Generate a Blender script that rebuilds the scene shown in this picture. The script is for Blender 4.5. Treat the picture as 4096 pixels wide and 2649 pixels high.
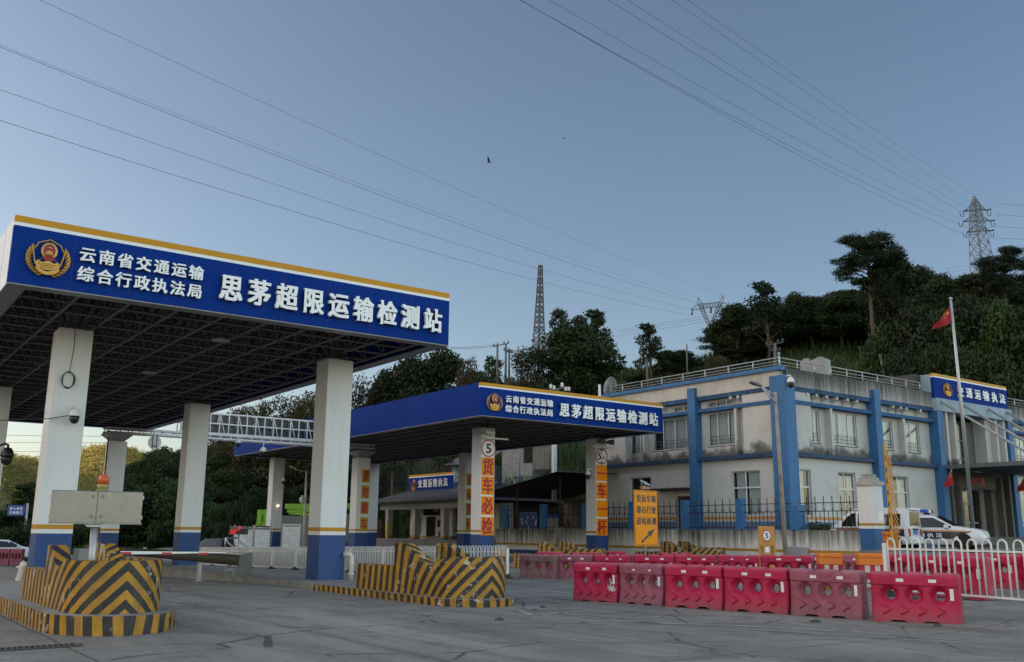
import bpy, bmesh, math, random
import numpy as np
from mathutils import Vector, Matrix, noise as mnoise
R_ = math.radians
C = bpy.context.scene.collection
for o in list(bpy.data.objects):
    bpy.data.objects.remove(o)

# ------------------------------------------------------------------ camera
FPX, PITCH, ROLL, YAW, HCAM = 3744.93, R_(12.102), R_(0.5247), R_(36.042), 1.65
F_ = Vector((math.sin(YAW) * math.cos(PITCH), math.cos(YAW) * math.cos(PITCH), math.sin(PITCH)))
Rt = Vector((math.cos(YAW), -math.sin(YAW), 0))
Up = Rt.cross(F_)
R2 = Rt * math.cos(ROLL) + Up * math.sin(ROLL)
U2 = Up * math.cos(ROLL) - Rt * math.sin(ROLL)
cd = bpy.data.cameras.new("camera")
cam = bpy.data.objects.new("camera", cd)
C.objects.link(cam)
cd.sensor_fit = 'HORIZONTAL'
cd.sensor_width = 36.0
cd.lens = 36.0 * FPX / 4096.0
cd.clip_start = 0.1
cd.clip_end = 5000
M = Matrix(((R2.x, U2.x, -F_.x, 0), (R2.y, U2.y, -F_.y, 0), (R2.z, U2.z, -F_.z, HCAM), (0, 0, 0, 1)))
cam.matrix_world = M
bpy.context.scene.camera = cam

# ------------------------------------------------------------------ light
SUN_AZ, SUN_EL = -45.0, 13.0          # azimuth clockwise from +Y
SKY_GAIN = (4.5, 3.7, 2.9, 1)
wd = bpy.data.worlds.new("World")
bpy.context.scene.world = wd
wd.use_nodes = True
nt = wd.node_tree
bg = nt.nodes["Background"]
sky = nt.nodes.new("ShaderNodeTexSky")
sky.sky_type = 'NISHITA'
sky.sun_disc = False
sky.sun_elevation = R_(SUN_EL)
sky.sun_rotation = R_(SUN_AZ)
sky.altitude = 1300
sky.air_density = 1.0
sky.dust_density = 5.0
sky.ozone_density = 1.0
# sky gain added away from the view, brighter and warmer, to light the station
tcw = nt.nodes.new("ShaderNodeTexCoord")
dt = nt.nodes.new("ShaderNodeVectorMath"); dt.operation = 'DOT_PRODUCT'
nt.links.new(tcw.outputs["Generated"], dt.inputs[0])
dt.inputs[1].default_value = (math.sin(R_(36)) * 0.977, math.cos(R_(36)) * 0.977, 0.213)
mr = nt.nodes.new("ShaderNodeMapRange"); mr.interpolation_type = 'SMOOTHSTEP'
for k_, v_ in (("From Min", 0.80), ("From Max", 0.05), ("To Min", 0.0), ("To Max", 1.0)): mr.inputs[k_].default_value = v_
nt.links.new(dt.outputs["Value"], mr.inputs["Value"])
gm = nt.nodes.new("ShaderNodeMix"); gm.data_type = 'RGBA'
gm.inputs[6].default_value = (1, 1, 1, 1); gm.inputs[7].default_value = SKY_GAIN
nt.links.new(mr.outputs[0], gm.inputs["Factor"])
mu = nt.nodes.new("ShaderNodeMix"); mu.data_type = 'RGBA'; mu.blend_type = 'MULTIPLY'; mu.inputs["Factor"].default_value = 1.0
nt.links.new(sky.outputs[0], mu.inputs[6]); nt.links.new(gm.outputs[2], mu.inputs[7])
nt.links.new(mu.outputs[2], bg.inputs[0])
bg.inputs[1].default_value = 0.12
sd = bpy.data.lights.new("sun", 'SUN')
sd.energy = 5.0
sd.angle = R_(0.5)
sd.color = (1.0, 0.80, 0.52)
sun = bpy.data.objects.new("sun", sd)
C.objects.link(sun)
sdir = Vector((math.sin(R_(SUN_AZ)) * math.cos(R_(SUN_EL)), math.cos(R_(SUN_AZ)) * math.cos(R_(SUN_EL)), math.sin(R_(SUN_EL))))
sun.rotation_euler = sdir.to_track_quat('Z', 'Y').to_euler()
sun.location = sdir * 300
vs = bpy.context.scene.view_settings
vs.view_transform = 'Standard'
vs.look = 'None'
vs.exposure = 0.55
vs.gamma = 1.0
vs.use_curve_mapping = False
cy = bpy.context.scene.cycles
cy.max_bounces = 6
cy.diffuse_bounces = 3
cy.transparent_max_bounces = 8
cy.use_denoising = True

# ------------------------------------------------------------------ measuring helpers (photo measured at 4096 px wide)
def ray(x, y):
    return F_ + R2 * ((x - 2048) / FPX) + U2 * ((1324.5 - y) / FPX)
EYE = Vector((0, 0, HCAM))
def onz(x, y, z=0.0):
    d = ray(x, y); return EYE + d * ((z - HCAM) / d.z)
def onx(x, y, X):
    d = ray(x, y); return EYE + d * (X / d.x)
def ony(x, y, Y):
    d = ray(x, y); return EYE + d * (Y / d.y)
def atd(x, y, dep):
    d = ray(x, y); return EYE + d * (dep / d.dot(F_))
def atr(x, y, r):
    d = ray(x, y); return EYE + d * (r / math.hypot(d.x, d.y))

# ------------------------------------------------------------------ materials
MATS = {}
def _ramp(nt, fac, stops):
    r = nt.nodes.new("ShaderNodeValToRGB")
    els = r.color_ramp.elements
    while len(els) < len(stops):
        els.new(0.5)
    for e, (p, c) in zip(els, stops):
        e.position = p
        e.color = (c[0], c[1], c[2], 1) if not isinstance(c, (int, float)) else (c, c, c, 1)
    nt.links.new(fac, r.inputs[0])
    return r.outputs[0]
def _noise(nt, vec, scale, detail=4, rough=0.6, dist=0.0):
    n = nt.nodes.new("ShaderNodeTexNoise")
    n.inputs["Scale"].default_value = scale
    n.inputs["Detail"].default_value = detail
    n.inputs["Roughness"].default_value = rough
    n.inputs["Distortion"].default_value = dist
    if vec is not None:
        nt.links.new(vec, n.inputs["Vector"])
    return n.outputs["Fac"]
def _map(nt, vec, scale=(1, 1, 1), rot=(0, 0, 0), loc=(0, 0, 0)):
    m = nt.nodes.new("ShaderNodeMapping")
    m.inputs["Scale"].default_value = scale
    m.inputs["Rotation"].default_value = rot
    m.inputs["Location"].default_value = loc
    nt.links.new(vec, m.inputs["Vector"])
    return m.outputs[0]
def _mix(nt, fac, a, b, mode='MIX'):
    m = nt.nodes.new("ShaderNodeMix")
    m.data_type = 'RGBA'
    m.blend_type = mode
    for sock, val in ((m.inputs["Factor"], fac), (m.inputs[6], a), (m.inputs[7], b)):
        if hasattr(val, "is_output"):
            nt.links.new(val, sock)
        elif isinstance(val, (int, float)):
            sock.default_value = val
        else:
            sock.default_value = (val[0], val[1], val[2], 1)
    return m.outputs[2]
def _math(nt, op, a, b=None, clamp=False):
    m = nt.nodes.new("ShaderNodeMath")
    m.operation = op
    m.use_clamp = clamp
    for i, v in enumerate((a, b)):
        if v is None: continue
        if hasattr(v, "is_output"): nt.links.new(v, m.inputs[i])
        else: m.inputs[i].default_value = v
    return m.outputs[0]
def newmat(name):
    m = bpy.data.materials.new(name)
    m.use_nodes = True
    nt = m.node_tree
    b = nt.nodes["Principled BSDF"]
    return m, nt, b
def _pos(nt):
    return nt.nodes.new("ShaderNodeNewGeometry").outputs["Position"]
def _bump(nt, b, h, strength=0.3, dist=0.02):
    n = nt.nodes.new("ShaderNodeBump")
    n.inputs["Strength"].default_value = strength
    n.inputs["Distance"].default_value = dist
    nt.links.new(h, n.inputs["Height"])
    nt.links.new(n.outputs[0], b.inputs["Normal"])
def dark(c, k): return (c[0] * k, c[1] * k, c[2] * k)

def paint(name, col, rough=0.5, var=0.25, scale=1.5, metal=0.0, dirt=None, dirt_amt=0.35, bump=0.0, streak=False, spec=0.5):
    """painted / plain surface: base colour with large and small scale variation and optional dirt patches or runs"""
    if name in MATS: return MATS[name]
    m, nt, b = newmat(name)
    p = _pos(nt)
    n1 = _noise(nt, p, scale, 5, 0.65)
    n2 = _noise(nt, p, scale * 9, 3, 0.6)
    c = _ramp(nt, n1, [(0.25, dark(col, 1 - var)), (0.5, col), (0.8, dark(col, 1 + var * 0.35))])
    c = _mix(nt, _math(nt, 'MULTIPLY', n2, 0.35), c, dark(col, 1 - var * 0.8))
    if dirt is not None:
        q = _map(nt, p, (3.2, 3.2, 0.28)) if streak else _map(nt, p, (0.9, 0.9, 0.9), loc=(7, 3, 1))
        n3 = _noise(nt, q, 1.6 if streak else scale, 6, 0.7)
        f = _ramp(nt, n3, [(0.5, 0.0), (0.72, dirt_amt)])
        c = _mix(nt, f, c, dirt)
    nt.links.new(c, b.inputs["Base Color"])
    r = _ramp(nt, n2, [(0.3, max(0.02, rough - 0.08)), (0.7, min(1, rough + 0.1))])
    nt.links.new(r, b.inputs["Roughness"])
    b.inputs["Metallic"].default_value = metal
    b.inputs["Specular IOR Level"].default_value = spec
    if bump:
        _bump(nt, b, n2, bump, 0.02)
    MATS[name] = m
    return m

def leafmat(name, col, col2, dry=None, trans=0.25):
    if name in MATS: return MATS[name]
    m, nt, b = newmat(name)
    g = nt.nodes.new("ShaderNodeNewGeometry")
    oi = nt.nodes.new("ShaderNodeObjectInfo")
    n = _noise(nt, g.outputs["Position"], 0.45, 3, 0.6)
    c = _ramp(nt, g.outputs["Random Per Island"], [(0.0, col), (0.75, col2), (1.0, dry or dark(col2, 1.25))])
    c = _mix(nt, _ramp(nt, n, [(0.35, 0.0), (0.65, 0.7)]), c, dark(col, 0.6))
    k = _math(nt, 'ADD', _math(nt, 'MULTIPLY', oi.outputs["Random"], 0.5), 0.75)
    hsv = nt.nodes.new("ShaderNodeHueSaturation")
    nt.links.new(k, hsv.inputs["Value"])
    nt.links.new(_math(nt, 'ADD', _math(nt, 'MULTIPLY', oi.outputs["Random"], 0.03), 0.485), hsv.inputs["Hue"])
    nt.links.new(c, hsv.inputs["Color"])
    nt.links.new(hsv.outputs[0], b.inputs["Base Color"])
    b.inputs["Roughness"].default_value = 0.6
    b.inputs["Specular IOR Level"].default_value = 0.25
    t = nt.nodes.new("ShaderNodeBsdfTranslucent")
    nt.links.new(hsv.outputs[0], t.inputs["Color"])
    mx = nt.nodes.new("ShaderNodeMixShader")
    mx.inputs[0].default_value = trans
    nt.links.new(b.outputs[0], mx.inputs[1])
    nt.links.new(t.outputs[0], mx.inputs[2])
    nt.links.new(mx.outputs[0], nt.nodes["Material Output"].inputs["Surface"])
    MATS[name] = m
    return m

def glow(name, col, strength):
    m, nt, b = newmat(name)
    b.inputs["Base Color"].default_value = (*dark(col, 0.3), 1)
    b.inputs["Emission Color"].default_value = (*col, 1)
    b.inputs["Emission Strength"].default_value = strength
    MATS[name] = m
    return m

def glassmat(name, tint=(0.75, 0.8, 0.82), rough=0.03, base=0.06):
    m, nt, b = newmat(name)
    nt.nodes.remove(b)
    tr = nt.nodes.new("ShaderNodeBsdfTransparent")
    tr.inputs[0].default_value = (*tint, 1)
    gl = nt.nodes.new("ShaderNodeBsdfGlossy")
    gl.inputs["Roughness"].default_value = rough
    fr = nt.nodes.new("ShaderNodeLayerWeight")
    fr.inputs[0].default_value = 0.5
    f = _math(nt, 'ADD', _math(nt, 'MULTIPLY', _math(nt, 'POWER', fr.outputs["Facing"], 4.0), 0.75), base, True)
    mx = nt.nodes.new("ShaderNodeMixShader")
    nt.links.new(f, mx.inputs[0])
    nt.links.new(tr.outputs[0], mx.inputs[1])
    nt.links.new(gl.outputs[0], mx.inputs[2])
    nt.links.new(mx.outputs[0], nt.nodes["Material Output"].inputs["Surface"])
    MATS[name] = m
    return m

def stripemat(name, period=1.0):
    """black and yellow hazard stripes: UV.x is the stripe phase laid down by the mesh; worn paint patches"""
    m, nt, b = newmat(name)
    uv = nt.nodes.new("ShaderNodeUVMap")
    uv.uv_map = "UVMap"
    sx = nt.nodes.new("ShaderNodeSeparateXYZ")
    nt.links.new(uv.outputs[0], sx.inputs[0])
    p = _pos(nt)
    wob = _math(nt, 'MULTIPLY', _math(nt, 'SUBTRACT', _noise(nt, p, 3.0, 3), 0.5), 0.12)
    ph = _math(nt, 'FRACT', _math(nt, 'ADD', sx.outputs[0], wob))
    st = _math(nt, 'GREATER_THAN', ph, 0.5)
    n1 = _noise(nt, p, 2.2, 6, 0.7)
    n2 = _noise(nt, p, 14, 5, 0.7)
    yel = _ramp(nt, n1, [(0.3, (0.27, 0.125, 0.006)), (0.55, (0.40, 0.195, 0.008)), (0.8, (0.46, 0.25, 0.02))])
    blk = _ramp(nt, n2, [(0.3, (0.008, 0.008, 0.009)), (0.6, (0.016, 0.016, 0.017)), (0.85, (0.06, 0.06, 0.06))])
    c = _mix(nt, st, yel, blk)
    q = _map(nt, p, (1.0, 1.0, 0.22))
    grime = _ramp(nt, _noise(nt, q, 5, 5, 0.7), [(0.5, 0.0), (0.75, 0.55)])
    c = _mix(nt, grime, c, (0.06, 0.055, 0.045))
    # chipped flakes: where both the coarse and the fine noise are high
    ch = _math(nt, 'MULTIPLY', _ramp(nt, _noise(nt, p, 1.3, 2), [(0.50, 0.0), (0.58, 1.0)]), _ramp(nt, _noise(nt, p, 4.5, 6, 0.75), [(0.56, 0.0), (0.58, 1.0)]))
    c = _mix(nt, ch, c, (0.42, 0.38, 0.28))
    nt.links.new(c, b.inputs["Base Color"])
    b.inputs["Roughness"].default_value = 0.55
    _bump(nt, b, n2, 0.25, 0.015)
    MATS[name] = m
    return m

def groundmat(name):
    m, nt, b = newmat(name)
    p = _pos(nt)
    base = _ramp(nt, _noise(nt, p, 0.12, 6, 0.65), [(0.3, (0.165, 0.152, 0.136)), (0.5, (0.225, 0.210, 0.190)), (0.7, (0.285, 0.266, 0.238))])
    # tyre-worn lighter dust swathes and dark tracks running along the lanes
    sw = _noise(nt, _map(nt, p, (0.55, 0.05, 1), rot=(0, 0, R_(-9))), 1.2, 6, 0.7, 0.6)
    c = _mix(nt, _ramp(nt, sw, [(0.46, 0.0), (0.66, 0.7)]), base, (0.36, 0.335, 0.295))
    dk = _noise(nt, _map(nt, p, (0.9, 0.06, 1), rot=(0, 0, R_(14)), loc=(3, 9, 0)), 1.5, 5, 0.7, 0.5)
    c = _mix(nt, _ramp(nt, dk, [(0.55, 0.0), (0.72, 0.5)]), c, (0.10, 0.095, 0.088))
    # patches
    pt = _noise(nt, p, 0.7, 5, 0.7, 0.8)
    c = _mix(nt, _ramp(nt, pt, [(0.52, 0.0), (0.62, 0.55)]), c, (0.12, 0.112, 0.102))
    # fine grit
    f1 = _noise(nt, p, 28, 3, 0.7)
    c = _mix(nt, _ramp(nt, f1, [(0.35, 0.55), (0.5, 0.0)]), c, (0.06, 0.058, 0.055))
    f2 = _noise(nt, p, 9, 4, 0.8)
    c = _mix(nt, _ramp(nt, f2, [(0.60, 0.0), (0.72, 0.6)]), c, (0.38, 0.36, 0.33))
    f3 = _noise(nt, p, 70, 2, 0.6)
    c = _mix(nt, _ramp(nt, f3, [(0.64, 0.0), (0.70, 0.7)]), c, (0.035, 0.033, 0.03))
    # slab joints: thin dark lines every few metres, edges broken by noise, and hairline cracks
    pw = nt.nodes.new("ShaderNodeVectorMath"); pw.operation = 'ADD'
    nz = nt.nodes.new("ShaderNodeTexNoise"); nz.inputs["Scale"].default_value = 0.8; nz.inputs["Detail"].default_value = 3
    nt.links.new(p, nz.inputs["Vector"])
    sc = nt.nodes.new("ShaderNodeVectorMath"); sc.operation = 'SCALE'; sc.inputs["Scale"].default_value = 0.10
    nt.links.new(nz.outputs["Color"], sc.inputs[0]); nt.links.new(p, pw.inputs[0]); nt.links.new(sc.outputs[0], pw.inputs[1])
    s = nt.nodes.new("ShaderNodeSeparateXYZ"); nt.links.new(pw.outputs[0], s.inputs[0])
    for ax, per, off, w in ((0, 3.75, 0.6, 0.015), (1, 5.2, 1.1, 0.013)):
        fr = _math(nt, 'FRACT', _math(nt, 'DIVIDE', _math(nt, 'ADD', s.outputs[ax], off), per))
        ln = _math(nt, 'LESS_THAN', _math(nt, 'MULTIPLY', fr, per), w * 2.6)
        c = _mix(nt, _math(nt, 'MULTIPLY', ln, 0.75), c, (0.05, 0.047, 0.043))
    vo = nt.nodes.new("ShaderNodeTexVoronoi"); vo.feature = 'DISTANCE_TO_EDGE'; vo.inputs["Scale"].default_value = 0.35
    nt.links.new(pw.outputs[0], vo.inputs["Vector"])
    cr = _math(nt, 'MULTIPLY', _math(nt, 'LESS_THAN', vo.outputs["Distance"], 0.010), _ramp(nt, _noise(nt, p, 0.5, 2), [(0.45, 0.0), (0.55, 0.75)]))
    c = _mix(nt, cr, c, (0.04, 0.04, 0.04))
    nt.links.new(c, b.inputs["Base Color"])
    nt.links.new(_ramp(nt, f2, [(0.3, 0.62), (0.7, 0.9)]), b.inputs["Roughness"])
    b.inputs["Specular IOR Level"].default_value = 0.15
    _bump(nt, b, _math(nt, 'ADD', f1, _math(nt, 'MULTIPLY', f2, 0.5)), 0.5, 0.02)
    MATS[name] = m
    return m

def wornline(name, col, amt=0.55):
    """thin road paint worn through to grey"""
    m, nt, b = newmat(name)
    p = _pos(nt)
    n = _noise(nt, p, 6, 6, 0.75)
    n2 = _noise(nt, p, 0.8, 4, 0.7)
    f = _ramp(nt, _math(nt, 'MULTIPLY', _math(nt, 'ADD', n, n2), 0.5), [(0.42, 0.0), (0.58, amt)])
    c = _mix(nt, f, (0.205, 0.20, 0.19), col)
    nt.links.new(c, b.inputs["Base Color"])
    b.inputs["Roughness"].default_value = 0.8
    MATS[name] = m
    return m

def stained(name, col, top, bottom, stain=(0.03, 0.03, 0.03), amt=0.9, reach=1.0, freq=5.0, bias=0.75):
    """rendered wall with black run-off streaks hanging from its top edge (world z top..bottom)"""
    m, nt, b = newmat(name)
    p = _pos(nt)
    s = nt.nodes.new("ShaderNodeSeparateXYZ"); nt.links.new(p, s.inputs[0])
    h = _math(nt, 'DIVIDE', _math(nt, 'SUBTRACT', top, s.outputs[2]), (top - bottom) * reach)     # 0 at top
    k = _noise(nt, _map(nt, p, (freq, freq, 0.12)), 1.0, 6, 0.75)
    k2 = _noise(nt, _map(nt, p, (0.5, 0.5, 0.1)), 1.0, 3, 0.6)
    v = _math(nt, 'SUBTRACT', _math(nt, 'ADD', _math(nt, 'MULTIPLY', k, 1.25), _math(nt, 'MULTIPLY', k2, 0.75)), _math(nt, 'ADD', _math(nt, 'MULTIPLY', h, 0.45), bias))
    f = _ramp(nt, v, [(0.0, 0.0), (0.16, amt * 0.55), (0.4, amt)])
    n1 = _noise(nt, p, 0.9, 5, 0.65)
    n2 = _noise(nt, p, 12, 4, 0.6)
    c = _ramp(nt, n1, [(0.3, dark(col, 0.78)), (0.6, col)])
    c = _mix(nt, _math(nt, 'MULTIPLY', n2, 0.25), c, dark(col, 0.7))
    c = _mix(nt, f, c, stain)
    nt.links.new(c, b.inputs["Base Color"])
    b.inputs["Roughness"].default_value = 0.85
    _bump(nt, b, n2, 0.15, 0.01)
    MATS[name] = m
    return m

# ------------------------------------------------------------------ mesh builder
class MB:
    def __init__(s):
        s.v = []; s.f = []; s.m = []; s.uv = {}; s.sm = []
    def add(s, verts, faces, m=0, smooth=False, T=None, uvs=None):
        o = len(s.v)
        if T is not None: verts = [T @ Vector(p) for p in verts]
        s.v += [tuple(p) for p in verts]
        for i, f in enumerate(faces):
            if uvs is not None: s.uv[len(s.f)] = uvs[i]
            s.f.append(tuple(k + o for k in f)); s.m.append(m); s.sm.append(smooth)
        return s
    def box(s, x0, x1, y0, y1, z0, z1, m=0, T=None):
        v = [(x0, y0, z0), (x1, y0, z0), (x1, y1, z0), (x0, y1, z0), (x0, y0, z1), (x1, y0, z1), (x1, y1, z1), (x0, y1, z1)]
        return s.add(v, [(3, 2, 1, 0), (4, 5, 6, 7), (0, 1, 5, 4), (1, 2, 6, 5), (2, 3, 7, 6), (3, 0, 4, 7)], m, T=T)
    def rbox(s, x0, x1, y0, y1, z0, z1, r=0.03, m=0, T=None):
        """box with chamfered vertical and top edges"""
        r = min(r, (x1 - x0) / 2.01, (y1 - y0) / 2.01, (z1 - z0) / 1.01)
        def ring(i, z): return [(x0 + i, y0 + r, z), (x0 + r, y0 + i, z), (x1 - r, y0 + i, z), (x1 - i, y0 + r, z), (x1 - i, y1 - r, z), (x1 - r, y1 - i, z), (x0 + r, y1 - i, z), (x0 + i, y1 - r, z)]
        def ring2(z): return [(x0 + r, y0 + r, z)] * 2 + [(x1 - r, y0 + r, z)] * 2 + [(x1 - r, y1 - r, z)] * 2 + [(x0 + r, y1 - r, z)] * 2
        v = ring(0, z0) + ring(0, z1 - r) + ring(r * 0.75, z1)
        fs = [tuple(range(7, -1, -1)), tuple(range(16, 24))]
        for a in (0, 8):
            for i in range(8):
                j = (i + 1) % 8
                fs.append((a + i, a + j, a + 8 + j, a + 8 + i))
        return s.add(v, fs, m, T=T)
    def quad(s, a, b, c, d, m=0, uv=None):
        return s.add([a, b, c, d], [(0, 1, 2, 3)], m, uvs=[uv] if uv else None)
    def tube(s, pts, r, n=6, m=0, cap=True, smooth=True, T=None):
        pts = [Vector(p) for p in pts]
        rs = r if isinstance(r, (list, tuple)) else [r] * len(pts)
        v = []; ref = None
        for i, p in enumerate(pts):
            a = pts[max(0, i - 1)]; b = pts[min(len(pts) - 1, i + 1)]
            d = (b - a)
            if d.length < 1e-9: d = Vector((0, 0, 1))
            d.normalize()
            if ref is None:
                ref = Vector((0, 0, 1)) if abs(d.z) < 0.9 else Vector((1, 0, 0))
            u = d.cross(ref)
            if u.length < 1e-6: u = d.orthogonal()
            u.normalize(); w = d.cross(u); ref = -w if w.length else ref
            ref = u.cross(d)
            for k in range(n):
                t = 2 * math.pi * k / n
                v.append(p + (u * math.cos(t) + w * math.sin(t)) * rs[i])
        fs = []
        for i in range(len(pts) - 1):
            for k in range(n):
                k2 = (k + 1) % n
                fs.append((i * n + k, i * n + k2, (i + 1) * n + k2, (i + 1) * n + k))
        if cap:
            fs.append(tuple(range(n - 1, -1, -1))); fs.append(tuple((len(pts) - 1) * n + k for k in range(n)))
        return s.add(v, fs, m, smooth, T=T)
    def bar(s, a, b, w, h=None, m=0):
        """square bar between two points"""
        h = h or w
        a = Vector(a); b = Vector(b); d = (b - a)
        if d.length < 1e-6: return s
        d.normalize()
        u = d.cross(Vector((0, 0, 1)))
        if u.length < 1e-4: u = Vector((1, 0, 0))
        u.normalize(); k = u.cross(d)
        v = []
        for p in (a, b):
            v += [p - u * w / 2 - k * h / 2, p + u * w / 2 - k * h / 2, p + u * w / 2 + k * h / 2, p - u * w / 2 + k * h / 2]
        return s.add(v, [(3, 2, 1, 0), (4, 5, 6, 7), (0, 1, 5, 4), (1, 2, 6, 5), (2, 3, 7, 6), (3, 0, 4, 7)], m)
    def prism(s, poly, z0, z1, m=0, T=None, top_m=None):
        n = len(poly)
        v = [(x, y, z0) for x, y in poly] + [(x, y, z1) for x, y in poly]
        s.add(v, [tuple(range(n - 1, -1, -1))] + [(i, (i + 1) % n, n + (i + 1) % n, n + i) for i in range(n)], m, T=T)
        o = len(s.v) - 2 * n
        s.f.append(tuple(o + n + i for i in range(n))); s.m.append(m if top_m is None else top_m); s.sm.append(False)
        return s
    def lathe(s, prof, c=(0, 0, 0), n=16, m=0, smooth=True, T=None):
        v = []
        for r, z in prof:
            for k in range(n):
                t = 2 * math.pi * k / n
                v.append((c[0] + r * math.cos(t), c[1] + r * math.sin(t), c[2] + z))
        fs = []
        for i in range(len(prof) - 1):
            for k in range(n):
                k2 = (k + 1) % n
                fs.append((i * n + k, i * n + k2, (i + 1) * n + k2, (i + 1) * n + k))
        fs.append(tuple(range(n - 1, -1, -1))); fs.append(tuple((len(prof) - 1) * n + k for k in range(n)))
        return s.add(v, fs, m, smooth, T=T)
    def ball(s, c, r, n=12, m=0, sz=1.0):
        prof = [(max(1e-4, r * math.sin(math.pi * i / 8)), -r * sz * math.cos(math.pi * i / 8)) for i in range(9)]
        return s.lathe(prof, c, n, m)
    def disc(s, c, rx, rz, n=28, m=0, th=0.02, T=None):
        """upright disc in the local x-z plane facing -y"""
        v = [(c[0] + rx * math.cos(2 * math.pi * k / n), c[1], c[2] + rz * math.sin(2 * math.pi * k / n)) for k in range(n)]
        v += [(x, y + th, z) for x, y, z in v]
        fs = [tuple(range(n)), tuple(range(2 * n - 1, n - 1, -1))] + [((i + 1) % n, i, n + i, n + (i + 1) % n) for i in range(n)]
        return s.add(v, fs, m, T=T)
    def build(s, name, mats, parent=None, rel=True):
        me = bpy.data.meshes.new(name)
        vv = s.v
        if parent is not None and rel:
            w = wloc(parent)
            vv = [(x - w.x, y - w.y, z - w.z) for x, y, z in s.v]
        me.from_pydata(vv, [], s.f)
        mats = mats if isinstance(mats, (list, tuple)) else [mats]
        for mm in mats: me.materials.append(mm)
        me.polygons.foreach_set("material_index", s.m)
        me.polygons.foreach_set("use_smooth", s.sm)
        if s.uv:
            ul = me.uv_layers.new(name="UVMap")
            for pi, us in s.uv.items():
                if us is None: continue
                for li, u in zip(me.polygons[pi].loop_indices, us):
                    ul.data[li].uv = u
        me.update()
        o = bpy.data.objects.new(name, me)
        C.objects.link(o)
        if parent is not None: o.parent = parent
        return o
def wloc(o):
    w = Vector((0, 0, 0))
    while o is not None:
        w = w + o.location; o = o.parent
    return w
def tag(o, label=None, cat=None, group=None, kind=None):
    if label: o["label"] = label
    if cat: o["category"] = cat
    if group: o["group"] = group
    if kind: o["kind"] = kind
    return o
def thing(name, label, cat, loc=(0, 0, 0), rz=0.0, group=None):
    o = bpy.data.objects.new(name, None)
    C.objects.link(o)
    o.location = loc; o.rotation_euler = (0, 0, rz)
    o.empty_display_size = 0.3
    return tag(o, label, cat, group)
def dup(o, loc=None, rz=None, label=None, group=None, scale=None, parent=None):
    c = o.copy(); C.objects.link(c)
    if parent is not None: c.parent = parent
    if loc is not None: c.location = loc
    if rz is not None: c.rotation_euler = (0, 0, rz)
    if scale is not None: c.scale = scale
    if label: c["label"] = label
    if group: c["group"] = group
    for ch in [k for k in KIDS(o)]:
        dup(ch, parent=c)
    return c
def KIDS(o): return list(o.children)

# ------------------------------------------------------------------ lettering
_TX = {}
def glyphs(txt, bold=0.015, depth=0.05, res=2):
    k = (txt, bold, depth, res)
    if k in _TX: return _TX[k]
    c = bpy.data.curves.new("lettering", 'FONT')
    c.body = txt; c.size = 1.0; c.offset = bold; c.extrude = depth / 2; c.resolution_u = res
    o = bpy.data.objects.new("lettering", c)
    C.objects.link(o)
    bpy.context.view_layer.update()
    me = bpy.data.meshes.new_from_object(o.evaluated_get(bpy.context.evaluated_depsgraph_get()))
    v = [tuple(p.co) for p in me.vertices]
    f = [tuple(p.vertices) for p in me.polygons]
    bpy.data.objects.remove(o); bpy.data.curves.remove(c); bpy.data.meshes.remove(me)
    _TX[k] = (v, f)
    return v, f
def text(mb, txt, x0, x1, z0, z1, T, m=0, bold=0.015, depth=0.03, gap=None):
    """fit txt into local rectangle x0..x1, z0..z1, standing in the plane y=0 of T and facing -y"""
    v, f = glyphs(txt, 0.0, 0.06)
    xs = [p[0] for p in v]; ys = [p[1] for p in v]
    ax, bx, ay, by = min(xs), max(xs), min(ys), max(ys)
    sx = (x1 - x0) / (bx - ax); sz = (z1 - z0) / (by - ay) if z1 is not None else sx
    for i, (du, dv) in enumerate(SHIFTS):
        du *= bold; dv *= bold
        vv = [(x0 + (p[0] + du - ax) * sx, -(p[2] / 0.06 + 0.5) * depth - i * min(0.0006, depth * 0.06), z0 + (p[1] + dv - ay) * sz) for p in v]
        mb.add(vv, f, m, T=T)
SHIFTS = ((-1, -0.6), (1, -0.6), (1, 0.6), (-1, 0.6))
def chars(mb, txt, x0, x1, z0, z1, T, m=0, bold=0.015, depth=0.03, fill=0.86):
    """letters laid out one cell each so that every character gets the same box"""
    n = len(txt); w = (x1 - x0) / (n - 1 + fill) if n > 1 else (x1 - x0) / fill
    for i, ch in enumerate(txt):
        v, f = glyphs(ch, 0.0, 0.06)
        cell = w * fill; a = x0 + i * w
        sx = cell; sz = (z1 - z0) / 0.96
        for k, (du, dv) in enumerate(SHIFTS):
            vv = [(a + (p[0] - 0.02 + du * bold) * sx, -(p[2] / 0.06 + 0.5) * depth - k * min(0.0006, depth * 0.06), z0 + (p[1] + 0.105 + dv * bold) * sz) for p in v]
            mb.add(vv, f, m, T=T)
def Tf(loc, rz=0.0): return Matrix.Translation(loc) @ Matrix.Rotation(rz, 4, 'Z')
def smooth01(a, b, x):
    t = min(1, max(0, (x - a) / (b - a))); return t * t * (3 - 2 * t)
def lerp(a, b, t): return a + (b - a) * t
def table(tb, x):
    if x <= tb[0][0]: return tb[0][1:]
    for p, q in zip(tb, tb[1:]):
        if x <= q[0]:
            t = (x - p[0]) / (q[0] - p[0]); return tuple(lerp(a, b, t) for a, b in zip(p[1:], q[1:]))
    return tb[-1][1:]
rnd = random.Random(7)

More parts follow.
